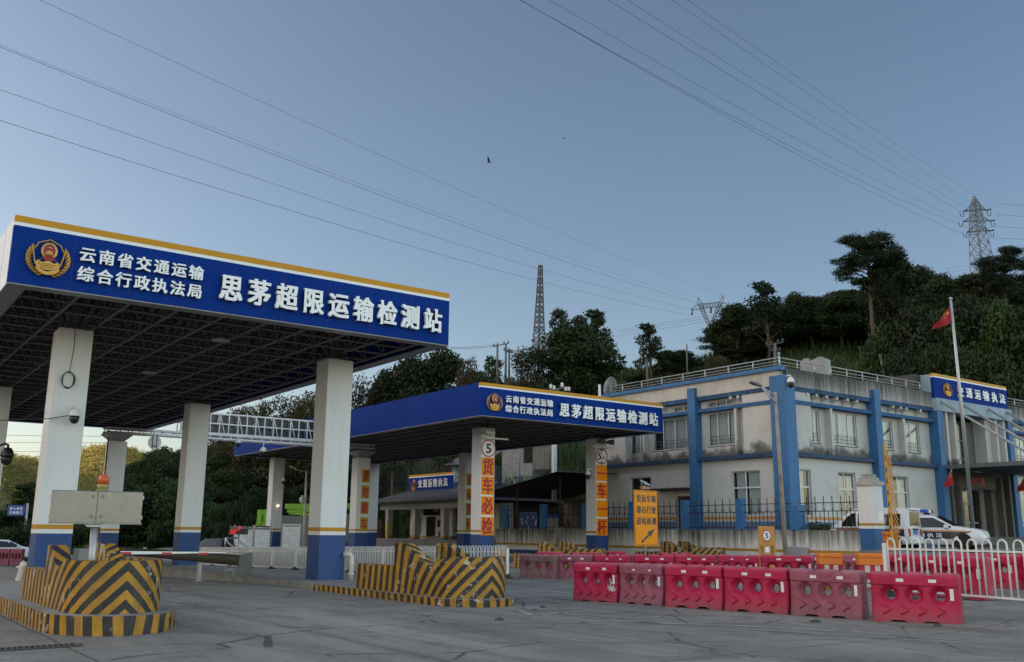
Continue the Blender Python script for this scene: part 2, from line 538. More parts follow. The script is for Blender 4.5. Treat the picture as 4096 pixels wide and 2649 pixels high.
# ------------------------------------------------------------------ common materials
m_ground = groundmat("road concrete")
m_white = paint("white wall paint", (0.62, 0.615, 0.60), 0.7, 0.1, 0.6, dirt=(0.36, 0.35, 0.32), dirt_amt=0.3, streak=True)
m_colwhite = paint("column white paint", (0.64, 0.64, 0.64), 0.65, 0.07, 0.5, dirt=(0.42, 0.41, 0.39), dirt_amt=0.25, streak=True, bump=0.08)
m_colblue = paint("column blue paint", (0.010, 0.050, 0.185), 0.6, 0.25, 0.9, dirt=(0.07, 0.10, 0.16), dirt_amt=0.35)
m_yel = paint("stripe yellow paint", (0.44, 0.20, 0.008), 0.6, 0.15, 1.2)
m_sblue = paint("sign blue panel", (0.004, 0.031, 0.205), 0.65, 0.08, 0.35, dirt=(0.012, 0.042, 0.2), dirt_amt=0.4, streak=True, spec=0.05)
m_swhite = paint("panel white", (0.70, 0.72, 0.74), 0.4, 0.06, 0.5)
m_syel = paint("panel yellow", (0.50, 0.235, 0.006), 0.5, 0.08, 0.5, spec=0.25)
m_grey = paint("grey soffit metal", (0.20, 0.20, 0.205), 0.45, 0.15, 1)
m_dsteel = paint("brown grey frame steel", (0.16, 0.145, 0.125), 0.6, 0.2, 2)
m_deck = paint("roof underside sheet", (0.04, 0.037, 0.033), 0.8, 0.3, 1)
m_letter = paint("letter white", (0.78, 0.79, 0.80), 0.4, 0.04, 1)
m_gold = paint("emblem gold", (0.45, 0.25, 0.055), 0.35, 0.25, 9, metal=0.55, bump=0.2)
m_red = paint("emblem red", (0.25, 0.01, 0.015), 0.45, 0.2, 6)
m_black = paint("black plastic", (0.012, 0.012, 0.013), 0.4, 0.2, 3)
m_cable = paint("cable black", (0.02, 0.02, 0.022), 0.6, 0.1, 3)
m_galv = paint("galvanised steel", (0.42, 0.43, 0.44), 0.42, 0.18, 5, metal=0.6, dirt=(0.25, 0.22, 0.19), dirt_amt=0.35)
m_inox = paint("stainless sheet", (0.27, 0.255, 0.23), 0.38, 0.08, 1.2, metal=0.9)
m_fence = paint("fence white enamel", (0.66, 0.66, 0.65), 0.42, 0.12, 3, dirt=(0.38, 0.36, 0.33), dirt_amt=0.35)
m_stripe = stripemat("hazard stripes")
m_conc = paint("bare concrete", (0.24, 0.23, 0.215), 0.9, 0.3, 1.5, dirt=(0.10, 0.095, 0.09), dirt_amt=0.5, bump=0.3)
m_rubber = paint("rubber black", (0.03, 0.029, 0.028), 0.85, 0.3, 4)
m_pvc = paint("pvc pipe", (0.58, 0.54, 0.47), 0.5, 0.15, 3, dirt=(0.3, 0.26, 0.2), dirt_amt=0.4)
m_orange = paint("orange plastic", (0.62, 0.17, 0.012), 0.5, 0.15, 2)
m_camw = paint("camera white", (0.62, 0.62, 0.60), 0.4, 0.06, 6)
m_bark = paint("bark", (0.075, 0.06, 0.045), 0.9, 0.35, 3, bump=0.4)
m_redp = paint("placard red", (0.40, 0.008, 0.012), 0.5, 0.08, 2)
m_pyl = paint("pylon steel", (0.07, 0.073, 0.078), 0.6, 0.15, 0.5)

# ------------------------------------------------------------------ ground
def gz(x, y):
    a = 0.25 * smooth01(16.5, 21, x) * (1 - smooth01(13, 22, y))
    b = -0.02 * (min(75, max(28, y)) - 28) * (1 - smooth01(20.5, 26.5, x))
    c = (1.0 - a) * smooth01(28, 36.9, x) * (1 - smooth01(23.2, 24.8, y))
    return a + b + c
def axis(pairs):
    out = []
    for a, b, s in pairs:
        n = max(1, round((b - a) / s)); out += [a + (b - a) * i / n for i in range(n)]
    return out + [pairs[-1][1]]
gx = axis([(-1500, -100, 350), (-100, -10, 15), (-10, 45, 1.0), (45, 100, 11), (100, 1500, 350)])
gy = axis([(-1500, -60, 360), (-60, 0, 12), (0, 80, 1.0), (80, 140, 12), (140, 1500, 340)])
b = MB()
vv = [(x, y, gz(x, y)) for y in gy for x in gx]
nx = len(gx)
b.add(vv, [(j * nx + i, j * nx + i + 1, (j + 1) * nx + i + 1, (j + 1) * nx + i) for j in range(len(gy) - 1) for i in range(nx - 1)], 0, True)
ground = tag(b.build("ground", m_ground), kind="structure")
# raised yard behind the wall
b = MB()
b.box(38.5, 140, 24.9, 75, -1, 1.0)
b.box(36.9, 140, -60, 24.88, -1, 1.0)
tag(b.build("pavement", paint("yard concrete", (0.17, 0.17, 0.168), 0.85, 0.25, 0.5, dirt=(0.08, 0.08, 0.075), dirt_amt=0.4)), kind="structure")

# ------------------------------------------------------------------ hills
HT = [(-1200, 2110, 95, 150), (-300, 2095, 95, 150), (430, 2070, 95, 150), (560, 1985, 92, 150), (800, 1880, 90, 150), (1000, 1820, 88, 150), (1300, 1740, 88, 150), (1600, 1620, 88, 150),
      (1800, 1535, 84, 150), (2100, 1518, 76, 150), (2400, 1503, 70, 150), (2600, 1482, 70, 150), (2900, 1425, 72, 150), (3200, 1350, 74, 152),
      (3500, 1310, 76, 158), (3800, 1290, 80, 160), (4100, 1260, 82, 160), (5200, 1240, 84, 165)]
def hill_z(px, r):
    ys, r0, r1 = table(HT, px)
    d = ray(px, ys)
    zt = HCAM + d.z * r1 / math.hypot(d.x, d.y)
    base = -0.9 if px < 1900 else lerp(-0.9, 0.6, smooth01(1900, 2400, px))
    t = (r - r0) / (r1 - r0)
    if t <= 0: z = base + t * 8
    elif t < 1: z = base + (zt - base) * (0.25 * (1 - (1 - t) ** 2) + 0.75 * t)
    else: z = zt + 4 * (t - 1) - 14 * max(0, t - 1.5) ** 2
    q = atr(px, 2130, r)
    if t > 0.02: z += (mnoise.noise(Vector((q.x * 0.05, q.y * 0.05, 0))) * 1.6 + mnoise.noise(Vector((q.x * 0.2, q.y * 0.2, 3))) * 0.5) * min(1, t * 5) * (1 if t < 0.8 else max(0.25, 1 - (t - 0.8) * 4))
    return z
b = MB()
pxs = list(range(-1200, 5201, 80)); rs = [60, 66] + [70 + 3 * i for i in range(48)] + [220, 250, 300]
vv = []
for p_ in pxs:
    for r in rs:
        q = atr(p_, 2130, r); vv.append((q.x, q.y, hill_z(p_, r) if r < 230 else hill_z(p_, 220) - (r - 220) * 0.5))
n = len(rs)
b.add(vv, [(i * n + j, i * n + j + 1, (i + 1) * n + j + 1, (i + 1) * n + j) for i in range(len(pxs) - 1) for j in range(n - 1)], 0, True)
m, nt, bs = newmat("hillside earth and weeds")
p = _pos(nt)
c = _ramp(nt, _noise(nt, p, 0.35, 6, 0.7), [(0.3, (0.016, 0.024, 0.010)), (0.5, (0.028, 0.042, 0.014)), (0.7, (0.055, 0.062, 0.022))])
c = _mix(nt, _ramp(nt, _noise(nt, p, 0.12, 4, 0.6), [(0.56, 0.0), (0.68, 0.6)]), c, (0.075, 0.042, 0.026))
nt.links.new(c, bs.inputs["Base Color"]); bs.inputs["Roughness"].default_value = 0.95
_bump(nt, bs, _noise(nt, p, 2.5, 5, 0.7), 1.0, 0.3)
m_hill = m
tag(b.build("hillside", m_hill), kind="structure")

# distant ridge that still catches the evening sun
FT = [(-1600, 1850), (-500, 1830), (0, 1812), (60, 1822), (165, 1828), (250, 1790), (330, 1762), (400, 1752), (450, 1758), (520, 1778), (600, 1815), (700, 1850), (900, 1900), (1500, 1960), (3000, 2000)]
def far_z(px, r):
    ys = table(FT, px)[0] + 14
    d = ray(px, ys); h1 = math.hypot(d.x, d.y)
    t = (r - 380) / (640 - 380)
    zt = HCAM + d.z * 640 / h1
    z = -8 + (zt + 8) * (t if t < 1 else 1 + 0.15 * (t - 1) - 0.8 * max(0, t - 1.2) ** 2)
    # a spur standing forward on the left, throwing its shadow to the right
    k = math.exp(-((px + 60) / 75.0) ** 2) * math.exp(-((r - 500) / 80.0) ** 2)
    dz = ray(-60, 1815)
    z += k * max(0, HCAM + dz.z * 500 / math.hypot(dz.x, dz.y) - (-8 + (zt + 8) * 0.46))
    q = atr(px, 2130, r)
    z += mnoise.noise(Vector((q.x * 0.009, q.y * 0.009, 5))) * 34 * min(1, max(0, t)) * max(0.0, 1 - abs(t - 0.55) * 1.6)
    return z
b = MB()
pxs = list(range(-1600, 3001, 60)); rs = [330 + 12 * i for i in range(46)]
vv = []
for p_ in pxs:
    for r in rs:
        q = atr(p_, 2130, r); vv.append((q.x, q.y, far_z(p_, r)))
n = len(rs)
b.add(vv, [(i * n + j, i * n + j + 1, (i + 1) * n + j + 1, (i + 1) * n + j) for i in range(len(pxs) - 1) for j in range(n - 1)], 0, True)
m, nt, bs = newmat("distant hill soil")
p = _pos(nt)
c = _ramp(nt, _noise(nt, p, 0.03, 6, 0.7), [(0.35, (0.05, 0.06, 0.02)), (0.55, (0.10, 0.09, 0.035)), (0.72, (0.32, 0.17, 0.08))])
nt.links.new(c, bs.inputs["Base Color"]); bs.inputs["Roughness"].default_value = 0.95
tag(b.build("far_hill", m), kind="structure")

# unseen ridge to the west, added and shaped to keep the station in shade
b = MB()
vv = []
NX, NY = 26, 40
for i in range(NX):
    for j in range(NY):
        x = -440 + i * 15; y = 20 + j * 17
        h = 205 * math.exp(-((x + 265) / 80.0) ** 2) * smooth01(40, 170, y) * (1 - smooth01(520, 660, y))
        h += mnoise.noise(Vector((x * 0.02, y * 0.02, 9))) * 10 * min(1, h / 30)
        vv.append((x, y, h - 2))
b.add(vv, [(i * NY + j, (i + 1) * NY + j, (i + 1) * NY + j + 1, i * NY + j + 1) for i in range(NX - 1) for j in range(NY - 1)], 0, True)
tag(b.build("sun_block_ridge", m_hill), kind="structure")

# ------------------------------------------------------------------ the two canopies
def emblem(parent, cx, cz, w, h, T, name="emblem"):
    """gilt wreath shield with a red disc, gate tower and wall ; local x-z plane of T, facing -y"""
    b = MB()
    def P(u, v, y=0.0): return (cx + u * w / 2, -y, cz + v * h / 2)
    # open shield frame
    sh = [(0, 1.0), (0.12, 0.93), (0.42, 0.80), (0.55, 0.74), (0.62, 0.55), (0.78, 0.42), (0.72, 0.10), (0.62, -0.35), (0.35, -0.66), (0, -0.78)]
    sh = sh + [(-x, y) for x, y in sh[-2:0:-1]]
    pts = [P(x, y, 0.03) for x, y in sh] + [P(*sh[0], 0.03)]
    b.tube([T @ Vector(p) for p in pts], 0.022 * w, 6, 0, smooth=True)
    # wheat-ear wreath : leaf by leaf along both sides
    for sgn in (1, -1):
        for k in range(9):
            t = k / 8.0
            a = R_(-78 + 105 * t)
            rr = 0.86
            u, v = sgn * rr * math.cos(a) * 1.02, rr * math.sin(a) * 0.95 - 0.08
            du, dv = -sgn * math.sin(a) * 0.30, math.cos(a) * 0.32
            ou, ov = sgn * math.cos(a) * 0.19, math.sin(a) * 0.16
            A = [P(u, v, 0.02), P(u + du * 0.5 + ou, v + dv * 0.5 + ov, 0.05), P(u + du * 1.1 + ou * 0.9, v + dv * 1.1 + ov, 0.02), P(u + du * 0.5 - ou * 0.4, v + dv * 0.5 - ov * 0.4, 0.05)]
            b.add(A, [(0, 1, 2), (0, 2, 3)], 0, T=T)
            A2 = [P(u, v, 0.05), P(u + du * 0.5 + ou * 0.2, v + dv * 0.5 + ov * 0.2, 0.085), P(u + du * 1.1 + ou * 0.9, v + dv * 1.1 + ov, 0.03), P(u + du * 0.4 + ou, v + dv * 0.4 + ov, 0.03)]
            b.add(A2, [(0, 3, 2, 1)], 0, T=T)
    # ribbon band at the foot with a row of raised marks
    rib = []
    for k in range(11):
        a = R_(-140 + 10 * k); rib.append((0.74 * math.cos(a), 0.80 * math.sin(a) - 0.04))
    for (u0, v0), (u1, v1) in zip(rib, rib[1:]):
        b.add([P(u0, v0 - 0.10, 0.07), P(u1, v1 - 0.10, 0.07), P(u1, v1 + 0.08, 0.075), P(u0, v0 + 0.08, 0.075)], [(0, 1, 2, 3)], 0, T=T)
    # great wall mound with a tower
    mound = [(-0.60, -0.30), (-0.45, -0.20), (-0.28, -0.27), (-0.12, -0.22), (-0.12, -0.06), (0.12, -0.06), (0.12, -0.2), (0.3, -0.28), (0.44, -0.2), (0.6, -0.3), (0.5, -0.52), (0.25, -0.66), (-0.25, -0.66), (-0.5, -0.52)]
    b.add([P(x, y, 0.045) for x, y in mound] + [P(x, y, 0.0) for x, y in mound], [tuple(range(len(mound) - 1, -1, -1))] + [(i, (i + 1) % 14, 14 + (i + 1) % 14, 14 + i) for i in range(14)], 0, T=T)
    for k in range(4):
        zz = -0.34 - 0.08 * k
        b.tube([T @ Vector(P(-0.5 + 0.05 * k + 0.1 * i, zz + 0.03 * math.sin(i * 1.4 + k), 0.05)) for i in range(10 - k)], 0.008 * w, 4, 0)
    for a in (-1, 1):
        b.tube([T @ Vector(P(a * 0.16, 0.0, 0.03)), T @ Vector(P(a * 0.66, -0.3, 0.03))], 0.012 * w, 4, 0)
    # gold ring round the red disc
    n = 28
    ring = []
    for k in range(n):
        t = 2 * math.pi * k / n
        ring.append(P(0.40 * math.cos(t), 0.36 + 0.46 * math.sin(t), 0.06))
        ring.append(P(0.29 * math.cos(t), 0.36 + 0.34 * math.sin(t), 0.075))
    b.add(ring, [(2 * k, (2 * k + 2) % (2 * n), (2 * k + 3) % (2 * n), 2 * k + 1) for k in range(n)], 0, T=T)
    b.disc((cx, -0.055 * 1, cz + 0.36 * h / 2), 0.30 * w / 2, 0.35 * h / 2, 24, 1, 0.02, T=T)
    # gate silhouette and little stars, red fan below
    for (x0, x1, z0, z1) in ((-0.16, 0.16, 0.26, 0.31), (-0.11, 0.11, 0.31, 0.35), (-0.2, 0.2, 0.17, 0.24)):
        b.add([P(x0, z0, 0.085), P(x1, z0, 0.085), P(x1 * 0.85, z1, 0.085), P(x0 * 0.85, z1, 0.085)], [(0, 1, 2, 3)], 0, T=T)
    for k in range(5):
        a = R_(40 + 25 * k); s = 0.05 if k == 2 else 0.025
        u, v = 0.14 * math.cos(a), 0.40 + 0.14 * math.sin(a)
        b.add([P(u - s, v, 0.085), P(u, v - s, 0.085), P(u + s, v, 0.085), P(u, v + s, 0.085)], [(0, 1, 2, 3)], 0, T=T)
    b.add([P(-0.34, -0.02, 0.07), P(-0.2, -0.16, 0.07), P(0.2, -0.16, 0.07), P(0.34, -0.02, 0.07), P(0.2, 0.06, 0.085), P(-0.2, 0.06, 0.085)], [(0, 1, 2, 3, 4, 5)], 1, T=T)
    # inner shield red line
    return b.build(name, [m_gold, m_red], parent)

def canopy(name, label, X0, X1, Y0, Y1, cols, sideL, sideR):
    zb, zt = 7.1, 8.7
    root = thing(name, label, "canopy", (X0, Y0, 0), 0, "canopies over the inspection lanes")
    # fascia boxes
    b = MB()
    th = 0.18
    zs = (zb, zt - 0.24, zt - 0.16, zt)
    def facade(a, bb, along, mats):
        # slabs between zs with the given material per band ; along 'x' faces -y
        for z0, z1, mm in zip(zs, zs[1:], mats):
            if along == 'x': b.box(X0, X1, a, bb, z0, z1, mm)
            else: b.box(a, bb, Y0 + th, Y1 - th, z0, z1, mm)
    facade(Y0, Y0 + th, 'x', (0, 1, 2)); facade(Y1 - th, Y1, 'x', (0, 1, 2))
    facade(X0, X0 + th, 'y', (sideL,) * 3); facade(X1 - th, X1, 'y', (sideR,) * 3)
    # panel joints : thin recess strips set 3 mm proud
    n = 9
    for k in range(1, n):
        x = X0 + (X1 - X0) * k / n
        b.box(x - 0.005, x + 0.005, Y0 - 0.003, Y0, zb, zs[1], 3)
    for k in range(1, 24):
        y = Y0 + (Y1 - Y0) * k / 24
        b.box(X0 - 0.003, X0, y - 0.006, y + 0.006, zb, zt, 3 if sideL == 0 else 4)
        b.box(X1, X1 + 0.003, y - 0.006, y + 0.006, zb, zt, 3)
    b.build("fascia", [m_sblue, m_swhite, m_syel, paint("joint shadow blue", (0.008, 0.01, 0.09), 0.6, 0.1, 1), m_grey], root)
    # soffit trim ring
    b = MB()
    w = 0.42
    b.box(X0, X1, Y0, Y0 + w, zb - 0.03, zb - 0.003); b.box(X0, X1, Y1 - w, Y1, zb - 0.03, zb - 0.003)
    b.box(X0, X0 + w, Y0 + w, Y1 - w, zb - 0.03, zb - 0.003); b.box(X1 - w, X1, Y0 + w, Y1 - w, zb - 0.03, zb - 0.003)
    b.build("soffit_trim", m_grey, root)
    # roof deck : ribbed sheet seen from below
    b = MB()
    xs = []
    k = X0 + th
    n = int((X1 - X0 - 2 * th) / 0.3)
    st = (X1 - X0 - 2 * th) / n
    prof = []
    for i in range(n):
        x = X0 + th + i * st
        prof += [(x, 8.42), (x + st * 0.5, 8.42), (x + st * 0.58, 8.36), (x + st * 0.92, 8.36)]
    prof.append((X1 - th, 8.42))
    vv = [(x, Y0 + th, z) for x, z in prof] + [(x, Y1 - th, z) for x, z in prof]
    m_ = len(prof)
    b.add(vv, [(i, m_ + i, m_ + i + 1, i + 1) for i in range(m_ - 1)])
    b.box(X0 + th, X1 - th, Y0 + th, Y1 - th, 8.47, 8.5)
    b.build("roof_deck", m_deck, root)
    # space frame : lower grid, upper grid offset by half a bay, diagonals, ball nodes
    b = MB()
    nx_, ny_ = 9, round((Y1 - Y0) / 1.3)
    ax, ay = (X1 - X0 - 1.0) / nx_, (Y1 - Y0 - 1.0) / ny_
    zl, zu = 7.22, 8.22
    lo = [[Vector((X0 + 0.5 + i * ax, Y0 + 0.5 + j * ay, zl)) for j in range(ny_ + 1)] for i in range(nx_ + 1)]
    up = [[Vector((X0 + 0.5 + (i + 0.5) * ax, Y0 + 0.5 + (j + 0.5) * ay, zu)) for j in range(ny_)] for i in range(nx_)]
    for i in range(nx_ + 1):
        b.tube([lo[i][0], lo[i][-1]], 0.042, 5, 0, False)
    for j in range(ny_ + 1):
        b.tube([lo[0][j], lo[-1][j]], 0.042, 5, 0, False)
    for i in range(nx_):
        b.tube([up[i][0], up[i][-1]], 0.04, 5, 0, False)
    for j in range(ny_):
        b.tube([up[0][j], up[-1][j]], 0.04, 5, 0, False)
    for i in range(nx_):
        for j in range(ny_):
            for (p, q) in ((i, j), (i + 1, j), (i, j + 1), (i + 1, j + 1)):
                b.tube([up[i][j], lo[p][q]], 0.03, 4, 0, False)
    for i in range(nx_ + 1):
        for j in range(ny_ + 1):
            c = lo[i][j]
            b.lathe([(0.02, -0.075), (0.07, -0.03), (0.07, 0.03), (0.02, 0.075)], c, 6, 0)
    # purlins above
    for j in range(0, ny_ * 2):
        y = Y0 + 0.5 + j * ay / 2
        b.box(X0 + 0.3, X1 - 0.3, y - 0.03, y + 0.03, 8.27, 8.35)
    b.build("space_frame", m_dsteel, root)
    # columns
    W = 0.86
    for (x, y, ztop, funnel) in cols:
        b = MB()
        g0 = gz(x + W / 2, y + W / 2) - 0.35
        o = 0.0
        for z0, z1, mm in ((g0, 1.5, 1), (1.5, 1.61, 0), (1.61, 1.73, 2), (1.73, ztop, 0)):
            b.box(x, x + W, y, y + W, z0, z1, mm)
        col = b.build("column", [m_colwhite, m_colblue, m_yel], root)
        b = MB()
        cx, cy = x + W / 2, y + W / 2
        if funnel:
            t = 0.72
            lo4 = [(cx - 0.3, cy - 0.3, ztop), (cx + 0.3, cy - 0.3, ztop), (cx + 0.3, cy + 0.3, ztop), (cx - 0.3, cy + 0.3, ztop)]
            hi4 = [(cx - t, cy - t, ztop + 0.42), (cx + t, cy - t, ztop + 0.42), (cx + t, cy + t, ztop + 0.42), (cx - t, cy + t, ztop + 0.42)]
            b.add(lo4 + hi4, [(0, 1, 5, 4), (1, 2, 6, 5), (2, 3, 7, 6), (3, 0, 4, 7), (4, 5, 6, 7), (3, 2, 1, 0)], 0)
            b.build("column_head", m_galv, col)
        else:
            b.box(cx - 0.3, cx + 0.3, cy - 0.3, cy + 0.3, ztop, ztop + 0.08)
            for dx in (-1, 1):
                for dy in (-1, 1):
                    b.tube([(cx + dx * 0.1, cy + dy * 0.1, ztop + 0.05), (cx + dx * 0.62, cy + dy * 0.62, 8.2)], 0.06, 5, 0)
            b.tube([(cx, cy, ztop), (cx, cy, 8.3)], 0.16, 8, 0)
            b.build("column_head", m_dsteel, col)
    # lettering and emblem
    T = Matrix.Translation((X0, Y0 - 0.05, 0))
    emblem(root, 0.77, 7.78, 0.88, 0.88, T)
    b = MB(); chars(b, "云南省交通运输", 1.42, 4.38, 7.83, 8.19, T, 0, 0.027, 0.06, 0.88); chars(b, "综合行政执法局", 1.42, 4.38, 7.35, 7.71, T, 0, 0.027, 0.06, 0.88)
    b.build("small_lettering", m_letter, root)
    b = MB(); chars(b, "思茅超限运输检测站", 4.80, 11.52 if X1 - X0 < 12 else 11.75, 7.40, 8.10, T, 0, 0.034, 0.09, 0.82)
    b.build("large_lettering", m_letter, root)
    return root

WC = 0.86
canopy_a = canopy("lane_canopy", "big near canopy with white left side, gilt emblem and white lettering on blue fascia", 2.83, 14.66, 23.38, 55.2,
       [(12.48, 27.0, 6.97, 0), (4.70, 27.3, 6.97, 0), (12.48, 40.7, 6.97, 0), (4.70, 40.7, 6.97, 0)], 1, 0)
canopy_b = canopy("lane_canopy", "farther canopy with plain blue left side, in front of the white office building", 25.08, 37.3, 36.98, 70.2,
       [(27.50, 40.42, 6.97, 0), (35.80, 40.92, 6.97, 0), (27.50, 54.32, 6.2, 1), (35.80, 54.52, 6.97, 0), (27.50, 68.2, 6.97, 0), (35.80, 68.6, 6.97, 0)], 0, 0)

# ------------------------------------------------------------------ sign gantry between the canopies
gr = thing("sign_gantry", "white lattice gantry with dark panels seen from behind, bridging the two canopies", "gantry", (12.3, 54.2, 0))
b = MB()
GY0, GY1, GX0, GX1 = 54.2, 55.0, 16.2, 24.95
for y in (GY0, GY1):
    for z in (8.25, 7.66, 7.10):
        b.bar((GX0, y, z), (GX1, y, z), 0.07, 0.07)
    for z in (7.02, 6.80):
        b.bar((12.2, y, z), (28.6, y, z), 0.10, 0.10)
n = 17
for k in range(n):
    x = GX0 + (GX1 - GX0) * k / (n - 1)
    b.bar((x, GY0, 7.1), (x, GY0, 8.25), 0.055)
    if k % 2 == 0:
        b.bar((x, GY1, 7.1), (x, GY1, 8.25), 0.055)
        b.bar((x, GY0, 8.25), (x, GY1, 8.25), 0.05); b.bar((x, GY0, 7.1), (x, GY1, 7.1), 0.05)
        if k < n - 1: b.bar((x, GY0 - 0.04, 8.2), (x + 0.3, GY0 - 0.04, 7.12), 0.07, 0.03)
k = 12.3
while k < 28.6:
    b.bar((k, GY0, 6.8), (k, GY0, 7.02), 0.06); b.bar((k, GY1, 6.8), (k, GY1, 7.02), 0.05)
    b.bar((k, GY0, 6.8), (k + 0.35, GY1, 6.8), 0.05); b.bar((k, GY0, 7.02), (k, GY1, 7.02), 0.05)
    k += 0.62
b.build("lattice_frame", m_fence, gr)
b = MB()
pw = (GX1 - GX0) / 8
for k in range(8):
    for z0, z1 in ((7.14, 7.63), (7.69, 8.22)):
        b.box(GX0 + k * pw + 0.03, GX0 + (k + 1) * pw - 0.03, GY0 + 0.30, GY0 + 0.34, z0, z1)
b.build("display_back", paint("display back", (0.018, 0.022, 0.026), 0.35, 0.4, 1.2, dirt=(0.06, 0.065, 0.07), dirt_amt=0.4), gr)
b = MB()
b.box(12.45, 13.35, 54.2, 55.06, gz(12.9, 54.6) - 0.3, 1.4, 1); b.box(12.45, 13.35, 54.2, 55.06, 1.4, 1.5, 0); b.box(12.45, 13.35, 54.2, 55.06, 1.5, 1.62, 2); b.box(12.45, 13.35, 54.2, 55.06, 1.62, 6.3, 0)
colm = b.build("column", [m_colwhite, m_colblue, m_yel], gr)
b = MB(); t = 0.74; cx, cy_ = 12.9, 54.63
b.add([(cx - .3, cy_ - .3, 6.3), (cx + .3, cy_ - .3, 6.3), (cx + .3, cy_ + .3, 6.3), (cx - .3, cy_ + .3, 6.3), (cx - t, cy_ - t, 6.72), (cx + t, cy_ - t, 6.72), (cx + t, cy_ + t, 6.72), (cx - t, cy_ + t, 6.72)],
      [(0, 1, 5, 4), (1, 2, 6, 5), (2, 3, 7, 6), (3, 0, 4, 7), (4, 5, 6, 7), (3, 2, 1, 0)], 0)
b.build("column_head", m_galv, colm)
b = MB(); b.rbox(12.28, 12.44, 54.25, 54.5, 3.15, 3.75, 0.02); b.tube([(12.38, 54.37, 6.5), (12.38, 54.37, 1.0)], 0.04, 6)
b.build("junction_box", paint("box dark grey", (0.06, 0.06, 0.06), 0.5, 0.2, 3), gr)

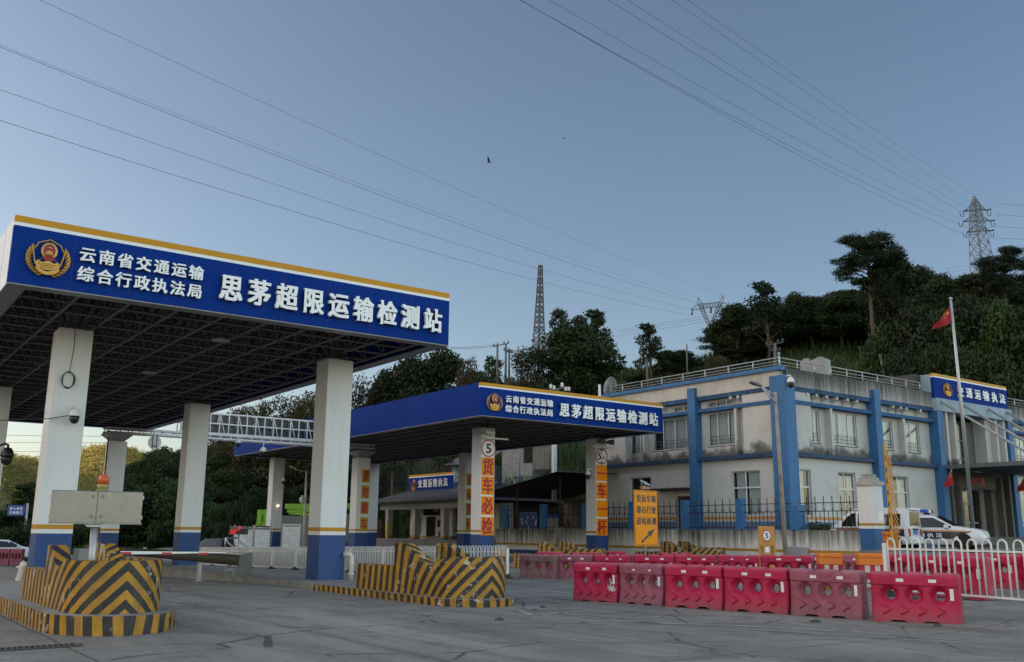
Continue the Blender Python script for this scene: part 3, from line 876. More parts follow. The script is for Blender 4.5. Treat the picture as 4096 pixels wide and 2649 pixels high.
# ------------------------------------------------------------------ lane islands with hazard stripes
PER = 0.31
def island(name, label, cx, ytip, yend, kz, wtop, half, mats=None, nose_top=1.08, fins=((3.0, 2.55, 1.3, 0.5), (3.3, 2.85, 1.6, 0.8)), zg=0.0, wl=5.2, kpad=(0.2, 0.25), group="striped lane islands", post=True):
    """kerb slab + U-shaped crash wall (bullet nose towards -y) with one fin on each arm. Local origin at nose apex."""
    root = thing(name, label, "traffic island", (cx, ytip, zg), 0, group)
    a = half                                   # half width of the wall outside
    yc = 0.95                                  # start of the straight arms
    def outline(a, yc, n=14):
        """left arm end -> nose -> right arm end ; (x, y, signed length from apex)"""
        pts = []
        for k in range(n + 1):
            t = math.pi * (1 - k / n)
            pts.append((a * math.cos(t), yc - yc * math.sin(t)))
        return pts
    arc = outline(a, yc)
    # ---- kerb
    ka, kyc = a + kpad[0], yc + kpad[1] + 0.05
    karc = [(x, y - kpad[1]) for x, y in outline(ka, kyc)]
    L = yend - ytip
    seg = [(-ka, y) for y in (L, 22, 16, 12, 9.0, 7.5) if y <= L]
    seg += [(-ka, 7.4 - 0.5 * k) for k in range(12)]
    kl = seg + karc + [(-x, y) for x, y in reversed(seg)]
    cum = [0.0]
    for p, q in zip(kl, kl[1:]): cum.append(cum[-1] + math.hypot(q[0] - p[0], q[1] - p[1]))
    mid = cum[len(cum) // 2]
    b = MB()
    for i in range(len(kl) - 1):
        (x0, y0), (x1, y1) = kl[i], kl[i + 1]
        s0, s1 = abs(cum[i] - mid), abs(cum[i + 1] - mid)
        far = (y0 + y1) / 2 > 7.3
        z0a, z1a = -0.6, kz
        u = [((s0 - z0a * 0.0) / PER * 1.0, 0), (s1 / PER, 0), ((s1 - kz * 0.35) / PER, 1), ((s0 - kz * 0.35) / PER, 1)]
        b.add([(x0, y0, z0a), (x1, y1, z0a), (x1, y1, kz), (x0, y0, kz)], [(0, 1, 2, 3)], 1 if far else 0, uvs=[u])
    b.add([(x, y, kz) for x, y in kl], [tuple(range(len(kl)))], 1, uvs=[None])
    b.build("kerb", [m_stripe, m_conc], root, rel=False)
    # ---- wall profile
    TH = 0.27; FT = 1.345
    def fin(side): return fins[0] if side < 0 else fins[1]
    def height(y, side):
        f0, e, se, r = fin(side); low = wtop + 0.04
        if y > f0: return wtop
        if y >= e: return FT
        if y >= se: return FT + (low - FT) * (e - y) / (e - se)
        if y >= r:
            t = (se - y) / (se - r)
            return low + (nose_top - low) * math.sin(t * math.pi / 2)
        return nose_top
    def arm(side):
        f0, e, se, r = fin(side)
        ys = [wl - (wl - f0) * k / 5 for k in range(6)] + [f0 - 1e-4, e] + [e - (e - se) * k / 5 for k in range(1, 6)] + [se - (se - r) * k / 5 for k in range(1, 6)] + [yc + 0.06]
        ys = sorted({y for y in ys if y > yc + 0.03}, reverse=True)
        return [(side * a, y, wtop if y >= f0 - 1e-9 else height(y, side)) for y in ys]
    sl = arm(-1); sr = arm(1)
    mids = [(x, y, height(y, -1 if x < 0 else 1)) for x, y in arc]
    st = sl + mids + list(reversed(sr))
    cum = [0.0]
    for p, q in zip(st, st[1:]): cum.append(cum[-1] + math.hypot(q[0] - p[0], q[1] - p[1]))
    ia = len(sl) + len(arc) // 2
    s0_ = cum[ia]
    def cs(s): return lerp(1.05, 0.12, smooth01(0.9, 3.4, s))
    def ph(s, z): return (s + cs(s) * (z - kz) * 1.0) / PER + 0.22
    # inner line
    inner = []
    for (x, y, h) in st:
        if y > yc + 1e-3: inner.append((x - math.copysign(TH, x), y))
        else:
            k = (a - TH) / a; inner.append((x * k, yc - (yc - y) * (yc - TH) / yc))
    b = MB()
    for i in range(len(st) - 1):
        (x0, y0, h0), (x1, y1, h1) = st[i], st[i + 1]
        (u0, w0), (u1, w1) = inner[i], inner[i + 1]
        a0, a1 = abs(cum[i] - s0_), abs(cum[i + 1] - s0_)
        nz = 5
        for k in range(nz):
            za, zb_ = kz + (h0 - kz) * k / nz, kz + (h0 - kz) * (k + 1) / nz
            zc, zd = kz + (h1 - kz) * k / nz, kz + (h1 - kz) * (k + 1) / nz
            if abs(x0 - x1) + abs(y0 - y1) < 2e-3:
                continue
            b.add([(x0, y0, za), (x1, y1, zc), (x1, y1, zd), (x0, y0, zb_)], [(0, 1, 2, 3)], 0, uvs=[[(ph(a0, za), 0), (ph(a1, zc), 0), (ph(a1, zd), 1), (ph(a0, zb_), 1)]])
        b.add([(x0, y0, h0), (x1, y1, h1), (u1, w1, h1), (u0, w0, h0)], [(0, 1, 2, 3)], 0, uvs=[[(ph(a0, h0), 0), (ph(a1, h1), 0), (ph(a1, h1) + (0.9 if h0 != h1 else 0.3), 1), (ph(a0, h0) + (0.9 if h0 != h1 else 0.3), 1)]])
        b.add([(u1, w1, kz), (u0, w0, kz), (u0, w0, h0), (u1, w1, h1)], [(0, 1, 2, 3)], 0, uvs=[[(ph(a1, kz), 0), (ph(a0, kz), 0), (ph(a0, h0), 1), (ph(a1, h1), 1)]])
    for i in (0, len(st) - 1):
        (x0, y0, h0), (u0, w0) = st[i], inner[i]
        b.add([(x0, y0, kz), (x0, y0, h0), (u0, w0, h0), (u0, w0, kz)], [(0, 1, 2, 3)], 0, uvs=[[(0, 0), (0, 1), (0.9, 1), (0.9, 0)]])
    b.build("crash_wall", [m_stripe], root, rel=False)
    # concrete fill inside the nose
    b = MB()
    ins = [(u, w) for (u, w), s in zip(inner, st) if s[1] <= yc + 0.01]
    if len(ins) > 3:
        b.add([(x, y, 0.72) for x, y in ins], [tuple(range(len(ins)))], 0)
        b.build("nose_fill", m_conc, root, rel=False)
    return root

isl_r = island("lane_island", "striped black and yellow lane island below the near canopy's right column", 12.57, 17.95, 57.5, 0.17, 0.80, 0.81, nose_top=1.08, fins=((3.1, 2.62, 1.35, 0.5), (3.3, 2.87, 1.6, 0.8)), zg=0.0, wl=5.1)
isl_l = island("lane_island", "striped lane island at lower left carrying the steel cabinet, on a tall kerb", 4.22, 16.32, 57.5, 0.30, 0.89, 0.77, nose_top=1.13, fins=((2.52, 2.18, 1.55, 0.75), (4.5, 4.1, 2.9, 2.2)), zg=0.0, wl=4.6, kpad=(0.26, 0.36))
isl_bl = island("lane_island", "distant striped lane island standing behind the worn grey-pink barrier", 27.75, 31.5, 72, 0.17, 0.80, 0.85, fins=((3.3, 2.85, 1.6, 0.7), (3.5, 3.05, 1.8, 0.9)), zg=-0.13)
isl_br = island("lane_island", "distant striped lane island between the arrow board and the stained wall", 36.1, 32.0, 72, 0.17, 0.80, 0.85, fins=((3.3, 2.85, 1.6, 0.7), (3.5, 3.05, 1.8, 0.9)), zg=-0.1)

# plinths of the two rear columns, pipes, taps
_pd = onz(70, 2372).dot(F_) - EYE.dot(F_)
_pp = [atd(99, 2250, _pd), atd(90, 2262, _pd), atd(78, 2310, _pd), atd(68, 2372, _pd)]
for nm, lab, pts, r in (("downpipe", "beige plastic downpipe elbowed out of the near canopy's right column", [(13.30, 26.95, 0.92), (13.42, 26.8, 0.92), (13.47, 26.76, 0.86), (13.47, 26.76, 0.17)], 0.075),
                        ("downpipe", "grimy white downpipe leaning at the back of the cabinet island", [_pp[0], _pp[1], _pp[2], _pp[3]], 0.075)):
    b = MB(); b.tube(pts, r, 12)
    o = b.build(nm, m_pvc); tag(o, lab, "pipe", "plastic downpipes")
    b = MB()
    for z in (0.62, 0.32): b.tube([(pts[-1][0], pts[-1][1], z), (pts[-1][0], pts[-1][1], z + 0.05)], r + 0.014, 12)
    b.build("pipe_collar", m_pvc, o)
b = MB()
b.tube([(11.25, 30.77, -0.25), (11.25, 30.77, 0.30), (11.22, 30.75, 0.36), (11.05, 30.72, 0.37), (10.98, 30.71, 0.31)], 0.03, 6)
b.tube([(11.18, 30.72, 0.40), (11.18, 30.72, 0.47)], 0.015, 5); b.box(11.08, 11.27, 30.70, 30.74, 0.46, 0.485)
tag(b.build("standpipe_tap", m_galv), "small bent metal standpipe tap on the lane edge beside the barrier arm", "tap")

# ------------------------------------------------------------------ steel cabinet on its post
cb = thing("control_cabinet", "stainless steel two-door cabinet on a post above the left striped island", "cabinet", (3.87, 17.32, 0.72), R_(-12))
b = MB()
b.rbox(-0.72, 0.72, -0.02, 0.20, 1.01, 1.55, 0.012, 0)
b.box(-0.735, 0.735, -0.04, 0.22, 0.995, 1.01, 0)
b.build("cabinet_body", [m_inox], cb, rel=False)
for sx in (-1, 1):
    b = MB(); b.rbox(*sorted((sx * 0.006, sx * 0.715)), -0.045, -0.02, 1.02, 1.54, 0.006, 0)
    dr = b.build("cabinet_door", [m_inox], cb, rel=False)
    b = MB()
    for z in (1.12, 1.45):
        x = sx * 0.075; b.box(x - 0.02, x + 0.02, -0.052, -0.045, z - 0.02, z + 0.02, 0); b.box(x - 0.009, x + 0.009, -0.056, -0.052, z - 0.009, z + 0.009, 1)
    b.build("lock", [m_black, m_galv], dr, rel=False)
    b = MB()
    for z in (1.08, 1.42): b.box(sx * 0.72 - 0.015, sx * 0.72 + 0.015, -0.04, 0.0, z, z + 0.06)
    b.build("hinge", m_galv, dr, rel=False)
b = MB(); b.tube([(0, 0.10, -0.1), (0, 0.10, 0.995)], 0.062, 16)
b.add([(-0.17, 0.0, 0.985), (0.2, 0.0, 0.985), (0.16, 0.0, 0.945), (-0.12, 0.0, 0.945), (-0.17, 0.19, 0.985), (0.2, 0.19, 0.985), (0.16, 0.19, 0.945), (-0.12, 0.19, 0.945)], [(0, 3, 2, 1), (4, 5, 6, 7), (0, 1, 5, 4), (3, 7, 6, 2), (0, 4, 7, 3), (1, 2, 6, 5)])
b.build("post", m_galv, cb, rel=False)
bc = thing("warning_beacon", "orange warning beacon standing on top of the stainless cabinet", "beacon", (3.93 + 0.10 * math.sin(R_(12)), 17.30 + 0.10 * math.cos(R_(12)), 2.275))
b = MB(); b.lathe([(0.10, 0), (0.10, 0.02), (0.06, 0.03), (0.095, 0.04), (0.095, 0.11)], n=16); b.build("beacon_base", paint("beacon base", (0.30, 0.24, 0.09), 0.5, 0.2, 6), bc, rel=False)
b = MB(); b.lathe([(0.092, 0.11), (0.09, 0.2), (0.075, 0.255), (0.04, 0.275), (0.005, 0.28)], n=16); b.build("beacon_lens", paint("beacon orange", (0.52, 0.085, 0.01), 0.25, 0.2, 12), bc, rel=False)

# ------------------------------------------------------------------ barrier arm across the lane
ga = thing("barrier_gate", "white boom barrier with red marks lowered across the lane beside the left island", "barrier gate", (5.85, 27.0, 0.15))
b = MB(); b.rbox(5.62, 5.98, 26.5, 27.2, 0.1, 0.72, 0.02, 1); b.rbox(5.60, 6.0, 26.48, 27.22, 0.72, 1.12, 0.03, 0)
b.build("gate_cabinet", [paint("gate grey", (0.17, 0.17, 0.18), 0.5, 0.15, 2), paint("gate dark", (0.02, 0.022, 0.03), 0.4, 0.2, 2)], ga)
b = MB()
x0, x1 = 5.95, 9.62
b.add([(x0, 26.97, 0.955), (x1, 26.97, 0.985), (x1, 27.03, 0.985), (x0, 27.03, 0.955), (x0, 26.97, 1.06), (x1, 26.97, 1.01), (x1, 27.03, 1.01), (x0, 27.03, 1.06)], [(3, 2, 1, 0), (4, 5, 6, 7), (0, 1, 5, 4), (1, 2, 6, 5), (2, 3, 7, 6), (3, 0, 4, 7)])
am = b.build("boom_arm", paint("boom white", (0.70, 0.70, 0.68), 0.4, 0.05, 2), ga)
b = MB()
for xa, xb in ((7.82, 8.08), (8.83, 9.09), (6.75, 7.01)):
    z = lerp(1.06, 1.01, (xa - x0) / (x1 - x0)); b.box(xa, xb, 26.964, 26.968, z - 0.085, z - 0.022)
b.build("red_mark", paint("boom red", (0.42, 0.012, 0.03), 0.4, 0.1, 2), am)

# ribbed roller rails
def ribrail(label, p0, p1, posts, zr=0.72, r=0.17):
    root = thing("roller_rail", label, "guard rail", (p0[0], p0[1], 0), 0, "dark ribbed lane rails")
    p0 = Vector((p0[0], p0[1], zr)); p1 = Vector((p1[0], p1[1], zr + (p1[2] if len(p1) > 2 else 0)))
    L = (p1 - p0).length; n = int(L / 0.13)
    pts = []; rs = []
    for k in range(n + 1):
        for dt, rr in ((0.0, r * 0.88), (0.5, r)):
            t = (k + dt) / (n + 0.5); pts.append(p0.lerp(p1, t)); rs.append(rr)
    b = MB(); b.tube(pts, rs, 10, 0, True, False)
    b.build("ribbed_tube", paint("rail rubber olive", (0.040, 0.036, 0.026), 0.7, 0.4, 6, dirt=(0.13, 0.11, 0.07), dirt_amt=0.6), root)
    for (x, y) in posts:
        b = MB(); g = gz(x, y) - 0.05
        b.box(x - 0.06, x + 0.06, y - 0.05, y + 0.05, g, zr + 0.2); b.box(x - 0.16, x + 0.16, y - 0.14, y + 0.14, g, g + 0.07)
        b.build("rail_post", m_galv, root)
    return root
ribrail("dark ribbed rail running back behind the lowered white boom", (10.9, 28.9), (10.9, 50.0), [(10.9, 33.1), (10.9, 40), (10.9, 47)], 0.70)
b_ = C.objects[-1]
b = MB()
b.add([(10.72, 28.75, 0.28), (11.08, 28.75, 0.28), (11.08, 28.75, 0.95), (10.72, 28.75, 0.86), (10.72, 28.9, 0.28), (11.08, 28.9, 0.28), (11.08, 28.9, 0.95), (10.72, 28.9, 0.86)], [(0, 1, 2, 3), (4, 7, 6, 5), (0, 4, 5, 1), (1, 5, 6, 2), (2, 6, 7, 3), (3, 7, 4, 0)])
b.box(10.92, 11.06, 28.78, 28.88, -0.1, 0.3)
b.build("end_plate", paint("plate olive grey", (0.12, 0.115, 0.10), 0.6, 0.25, 3), b_.parent)
ribrail("dark ribbed rail crossing behind the left column at the picture's edge", (-2.0, 36.4), (5.1, 36.9), [(3.3, 36.7), (-0.5, 36.5)], 0.62)

# ------------------------------------------------------------------ n-shaped steel fences
def hoopfence(label, pts, hz, zb, pitch=0.23, group="white hoop-topped road fences", r=0.018, post_every=None, ends=(True, True), hw=0.62, pan=3.0):
    p0 = Vector((*pts[0], 0)); p1 = Vector((*pts[1], 0))
    root = thing("hoop_fence", label, "fence", (p0.x, p0.y, gz(p0.x, p0.y)), 0, group)
    d = (p1 - p0); L = d.length; d.normalize()
    n = int(L / pitch); step = L / n
    zoff = lambda q: zb(q) if callable(zb) else zb
    rails = MB()
    k0 = 0
    npan = max(1, round(L / pan)); per = max(1, round(n / npan))
    for pnl in range(0, n, per):
        b = MB()
        for k in range(pnl, min(n, pnl + per)):
            c = p0 + d * ((k + 0.5) * step); g = zoff(c); w = step * hw / 2
            pl = [c - d * w + Vector((0, 0, g + 0.13))]
            zt = g + hz - w
            pl.append(c - d * w + Vector((0, 0, zt)))
            for a in range(1, 6):
                t = math.pi * a / 6
                pl.append(c - d * w * math.cos(t) + Vector((0, 0, zt + w * math.sin(t))))
            pl += [c + d * w + Vector((0, 0, zt)), c + d * w + Vector((0, 0, g + 0.13))]
            b.tube(pl, r, 6)
        a0 = p0 + d * (pnl * step); a1 = p0 + d * (min(n, pnl + per) * step)
        for z in (0.13, hz - 0.22):
            b.bar(a0 + Vector((0, 0, zoff(a0) + z)), a1 + Vector((0, 0, zoff(a1) + z)), 0.035, 0.04)
        b.build("fence_panel", m_fence, root)
    for k in range(0, n + 1, per):
        kk = min(k, n)
        c = p0 + d * (kk * step); g = zoff(c)
        if kk == 0 and not ends[0]: continue
        b = MB(); b.box(c.x - 0.045, c.x + 0.045, c.y - 0.045, c.y + 0.045, g + 0.05, g + hz - 0.1)
        po = b.build("fence_post", m_fence, root)
        b = MB(); b.lathe([(0.26, -0.01), (0.25, 0.02), (0.13, 0.07), (0.12, 0.16), (0.10, 0.165)], (c.x, c.y, g), 10); b.build("fence_foot", m_rubber, po)
    return root
hoopfence("long white hoop-topped fence dividing the lanes between the two canopies", ((20.4, 28.2), (20.2, 62)), 1.16, lambda q: gz(q.x, q.y), 0.235)
hoopfence("white hoop-topped fence at right edge in front of the parked patrol cars", ((atd(3548, 2300, 20.6).x, atd(3548, 2300, 20.6).y), (atd(4330, 2300, 16.6).x, atd(4330, 2300, 16.6).y)), 1.22, lambda q: lerp(0.36, 0.36, 0), 0.325, r=0.020, hw=0.58, pan=40)

# ------------------------------------------------------------------ water-filled plastic barriers
def wb_mat(name, col, fade, amt):
    if name in MATS: return MATS[name]
    m, nt, b = newmat(name)
    p = _pos(nt)
    g = nt.nodes.new("ShaderNodeTexCoord")
    s = nt.nodes.new("ShaderNodeSeparateXYZ"); nt.links.new(g.outputs["Object"], s.inputs[0])
    n1 = _noise(nt, p, 1.4, 5, 0.65); n2 = _noise(nt, p, 9, 5, 0.75); n3 = _noise(nt, p, 30, 3, 0.6)
    c = _ramp(nt, n1, [(0.3, dark(col, 0.8)), (0.6, col)])
    c = _mix(nt, _ramp(nt, _math(nt, 'ADD', _math(nt, 'MULTIPLY', n2, 0.6), _math(nt, 'MULTIPLY', n1, 0.5)), [(0.5, 0.0), (0.72, amt)]), c, fade)
    # road dirt splashed on the foot
    foot = _math(nt, 'MULTIPLY', _ramp(nt, s.outputs[2], [(0.0, 0.75), (0.28, 0.0)]), _ramp(nt, n2, [(0.35, 0.1), (0.6, 1.0)]))
    c = _mix(nt, foot, c, (0.10, 0.085, 0.08))
    # scuffed pale top edges
    tp = _math(nt, 'MULTIPLY', _ramp(nt, s.outputs[2], [(0.88, 0.0), (0.96, 0.5)]), n2)
    c = _mix(nt, tp, c, (0.55, 0.40, 0.40))
    sc = _ramp(nt, _noise(nt, _map(nt, p, (1, 1, 6)), 6, 6, 0.8), [(0.66, 0.0), (0.72, 0.5)])
    c = _mix(nt, sc, c, dark(fade, 1.3))
    nt.links.new(c, b.inputs["Base Color"])
    b.inputs["Roughness"].default_value = 0.5
    b.inputs["Specular IOR Level"].default_value = 0.25
    _bump(nt, b, n3, 0.12, 0.008)
    MATS[name] = m
    return m
WB = {"red": wb_mat("barrier red", (0.40, 0.009, 0.055), (0.34, 0.045, 0.09), 0.35),
      "pink": wb_mat("barrier faded", (0.27, 0.06, 0.10), (0.30, 0.15, 0.175), 0.55),
      "worn": wb_mat("barrier worn", (0.20, 0.08, 0.095), (0.17, 0.125, 0.12), 0.95)}
m_refl = paint("reflector tape", (0.66, 0.66, 0.68), 0.3, 0.12, 8, dirt=(0.4, 0.36, 0.36), dirt_amt=0.4)
m_wbhole = wb_mat("barrier hollow shade", (0.10, 0.004, 0.014), (0.14, 0.03, 0.045), 0.3)  # darker red puts the shade of holes and grooves into the colour
def barrier_mesh():
    """1.62 long x 0.42 deep x 0.95 high ; three through holes, waved top, feet notches, lower chevrons.  Front faces -y."""
    L, H = 1.62, 0.95
    bm = bmesh.new()
    # half depth as a function of z
    def hd(z):
        if z < 0.06: return 0.21
        if z < 0.34: return lerp(0.21, 0.155, (z - 0.06) / 0.28)
        if z < 0.70: return lerp(0.155, 0.146, (z - 0.34) / 0.36)
        if z < 0.715: return lerp(0.146, 0.182, (z - 0.70) / 0.015)
        if z < 0.90: return 0.182
        return lerp(0.182, 0.125, (z - 0.90) / 0.05)
    def top(x):
        # three humps with two dips
        d = 0.0
        for c in (-0.27, 0.27):
            t = abs(x - c) / 0.15
            if t < 1: d = max(d, 0.055 * (0.5 + 0.5 * math.cos(math.pi * t)))
        e = max(0, abs(x) - (L / 2 - 0.05)) / 0.05
        return H - d - 0.02 * e * e
    xs = sorted(set([-L / 2, -L / 2 + 0.02, L / 2 - 0.02, L / 2] + [-L / 2 + 0.05 + (L - 0.1) * k / 44 for k in range(45)]))
    zs = [0, 0.06, 0.09, 0.16, 0.25, 0.34, 0.37, 0.40, 0.43, 0.46, 0.49, 0.52, 0.55, 0.58, 0.61, 0.64, 0.67, 0.70, 0.715, 0.76, 0.83, 0.89, 0.92, 0.95]
    KT = zs.index(0.76)
    holes = [(-0.46, 0.52), (0.0, 0.52), (0.46, 0.52)]
    RX, RZ = 0.095, 0.095
    def foot(x):   # notch under the feet
        for c in (-0.30, 0.30):
            t = abs(x - c) / 0.17
            if t < 1: return 0.055 * (1 if t < 0.7 else (1 - t) / 0.3)
        return 0
    grid = {}
    def vz(i, k):
        z = zs[k] / H * top(xs[i]) if k > KT else zs[k]
        if k == 0: z = foot(xs[i])
        if k == 1: z = max(0.06, foot(xs[i]) + 0.02)
        return z
    for side in (-1, 1):
        for i, x in enumerate(xs):
            for k, z in enumerate(zs):
                zz = vz(i, k)
                y = hd(zz if k <= KT else zs[k])
                ed = 1.0
                if abs(x) > L / 2 - 0.03: ed = 0.80 if abs(x) > L / 2 - 0.01 else 0.95
                # dished surround of each hole
                for hx, hz_ in holes:
                    q = math.hypot(x - hx, (zz - hz_))
                    if q < 0.185: y -= 0.10 * (1 - smooth01(0.10, 0.185, q))
                grid[side, i, k] = bm.verts.new((x, side * y * ed, zz))
    def inh(x, z): return any(math.hypot((x - hx) / RX, (z - hz_) / RZ) < 1.0 for hx, hz_ in holes)
    hole_edges = []
    fl = []
    for side in (-1, 1):
        for i in range(len(xs) - 1):
            for k in range(len(zs) - 1):
                cx = (xs[i] + xs[i + 1]) / 2; cz = (vz(i, k) + vz(i, k + 1) + vz(i + 1, k) + vz(i + 1, k + 1)) / 4
                q = [grid[side, i, k], grid[side, i + 1, k], grid[side, i + 1, k + 1], grid[side, i, k + 1]]
                f = bm.faces.new(q if side < 0 else q[::-1]); f.smooth = True
    for i in range(len(xs) - 1):
        bm.faces.new([grid[-1, i, len(zs) - 1], grid[-1, i + 1, len(zs) - 1], grid[1, i + 1, len(zs) - 1], grid[1, i, len(zs) - 1]]).smooth = True
        bm.faces.new([grid[1, i, 0], grid[1, i + 1, 0], grid[-1, i + 1, 0], grid[-1, i, 0]])
    for i in (0, len(xs) - 1):
        for k in range(len(zs) - 1):
            q = [grid[-1, i, k], grid[-1, i, k + 1], grid[1, i, k + 1], grid[1, i, k]]
            bm.faces.new(q if i == 0 else q[::-1])
    bm.normal_update()
    me = bpy.data.meshes.new("barrier_shell"); bm.to_mesh(me); bm.free()
    # cut the holes and the chevron grooves with booleans, once
    o = bpy.data.objects.new("tmp", me); C.objects.link(o)
    cut = MB()
    for hx, hz_ in holes:
        n = 20; v = []
        for y, s in ((-0.3, 1.0), (-0.09, 1.0), (0.09, 1.0), (0.3, 1.0)):
            v += [(hx + RX * s * math.cos(2 * math.pi * t / n), y, hz_ + RZ * s * math.sin(2 * math.pi * t / n)) for t in range(n)]
        fs = [tuple(range(n - 1, -1, -1)), tuple(3 * n + t for t in range(n))]
        for a in range(3): fs += [(a * n + t, a * n + (t + 1) % n, (a + 1) * n + (t + 1) % n, (a + 1) * n + t) for t in range(n)]
        cut.add(v, fs, 1)
    for cx in (-0.50, -0.17, 0.16, 0.49):
        for sg in (1, -1):
            ax, az = cx - 0.085, 0.235 + sg * 0.085; bx, bz = cx + 0.075, 0.235 + sg * 0.004
            dx, dz = bx - ax, bz - az; l = math.hypot(dx, dz); nx_, nz_ = -dz / l * 0.02, dx / l * 0.02
            for ys in ((-0.4, -0.148), (0.148, 0.4)):
                v = [(ax + nx_, ys[0], az + nz_), (bx + nx_, ys[0], bz + nz_), (bx - nx_, ys[0], bz - nz_), (ax - nx_, ys[0], az - nz_)]
                v += [(x, ys[1], z) for x, y, z in v]
                cut.add(v, [(0, 1, 2, 3), (7, 6, 5, 4), (0, 4, 5, 1), (1, 5, 6, 2), (2, 6, 7, 3), (3, 7, 4, 0)], 1)
    co = cut.build("tmpcut", [WB["red"], m_wbhole])
    bm2 = bmesh.new(); bm2.from_mesh(co.data); bmesh.ops.recalc_face_normals(bm2, faces=bm2.faces); bm2.to_mesh(co.data); bm2.free()
    bm2 = bmesh.new(); bm2.from_mesh(me); bmesh.ops.recalc_face_normals(bm2, faces=bm2.faces); bm2.to_mesh(me); bm2.free()
    me.materials.append(WB["red"]); me.materials.append(m_wbhole)
    md = o.modifiers.new("b", 'BOOLEAN'); md.operation = 'DIFFERENCE'; md.object = co; md.solver = 'EXACT'; md.use_self = True
    C.objects[co.name]; bpy.context.view_layer.update()
    out = bpy.data.meshes.new_from_object(o.evaluated_get(bpy.context.evaluated_depsgraph_get()))
    bpy.data.objects.remove(o); bpy.data.objects.remove(co)
    out.name = "barrier_shell"; out.set_sharp_from_angle(angle=R_(38))
    if len(out.polygons) < 500: print("BARRIER BOOLEAN", len(out.polygons), len(me.polygons)); out = me
    return out
_bmesh = barrier_mesh()
_bm = {}
for k_, m_ in WB.items():
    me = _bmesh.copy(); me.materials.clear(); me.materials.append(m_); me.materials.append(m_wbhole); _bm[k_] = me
def _tape(x0, x1, z0, z1, y):
    b = MB(); b.box(x0, x1, y, y + 0.012, z0, z1); return b
def refl_mesh(kind):
    b = MB()
    if kind == "top":
        b.box(-0.07, 0.07, -0.187, -0.17, -0.030, 0.030)
    else:
        b.box(-0.032, 0.032, -0.180, -0.14, -0.105, 0.105)
    o = b.build("t", m_refl); me = o.data; bpy.data.objects.remove(o); return me
_rt, _rs = refl_mesh("top"), refl_mesh("side")
def barrier(p, ang, col, label, group, tapes=(1, 1, 1), scale=1.0):
    root = thing("water_barrier", label, "barrier", p, ang, group)
    root.scale = (scale, 1, 1)
    o = bpy.data.objects.new("shell", _bm[col]); C.objects.link(o); o.parent = root
    for i, (x, z, me) in enumerate(((-0.24, 0.80, _rt), (0.36, 0.80, _rt), (0.69, 0.56, _rs))):
        if tapes[i]:
            r = bpy.data.objects.new("reflector", me); C.objects.link(r); r.parent = root; r.location = (x, 0, z)
            if tapes[i] == 2: r.rotation_euler = (0, R_(rnd.uniform(-14, 14)), 0); r.scale = (0.75, 1, 0.6)
    return root
def row(plist, grp):
    """plist: (px_left, px_right, depth_left, depth_right, z, colour, label, tapes)"""
    for (xl, xr, dl, dr, z, col, lab, tp) in plist:
        a = atd(xl, 2200, dl); c = atd(xr, 2200, dr)
        d = Vector((c.x - a.x, c.y - a.y, 0)); mid = (a + c) / 2
        barrier((mid.x, mid.y, z), math.atan2(d.y, d.x), col, lab, grp, tp, d.length / 1.64)
G1 = "front row of red water barriers"
row([(2305, 2482, 23.65, 22.9, -0.02, "red", "front-row red barrier with a white paint splash, at the row's left end", (1, 1, 1)),
     (2490, 2663, 22.8, 22.0, -0.01, "pink", "front-row faded barrier between the paint-splashed one and a bright red one", (2, 2, 1)),
     (2668, 2898, 21.9, 21.0, 0.0, "red", "bright red front-row barrier with one clean white strip, below the arrow board", (1, 1, 1)),
     (2903, 3158, 20.95, 19.95, 0.0, "red", "bright red front-row barrier in front of the small 5 sign", (1, 1, 1)),
     (3163, 3450, 19.9, 18.9, 0.0, "pink", "faded mauve front-row barrier just left of the last gap", (1, 1, 1)),
     (3478, 3828, 18.75, 17.85, 0.0, "red", "largest bright red barrier, standing alone past the gap at the row's right end", (1, 1, 1))], G1)
G2 = "second row of water barriers"
row([(2086, 2228, 34.6, 33.9, -0.10, "worn", "grimy grey-pink barrier with dull red reflectors by the fence end", (0, 0, 0)),
     (2234, 2372, 34.3, 33.9, -0.08, "pink", "faded second-row barrier next to the grimy grey-pink one", (1, 1, 0)),
     (2380, 2526, 34.0, 33.6, -0.07, "red", "red second-row barrier below the lower 杆 placard column with torn reflectors", (2, 2, 1)),
     (2532, 2696, 33.8, 33.4, -0.05, "red", "red second-row barrier directly below the arrow board", (1, 1, 1)),
     (2700, 2862, 33.5, 33.1, -0.04, "red", "red second-row barrier with clean reflectors right of the arrow board", (1, 1, 1)),
     (2868, 3036, 33.2, 32.8, -0.02, "red", "red second-row barrier with crooked reflectors, left of the small 5 sign", (2, 2, 1)),
     (3040, 3254, 32.9, 32.3, 0.0, "red", "red second-row barrier below the small 5 sign, ending the row", (1, 1, 1))], G2)
for nm_, x in (("dull", -0.24), ("dull", 0.36)):
    pass
G3 = "third row of water barriers by the wall"
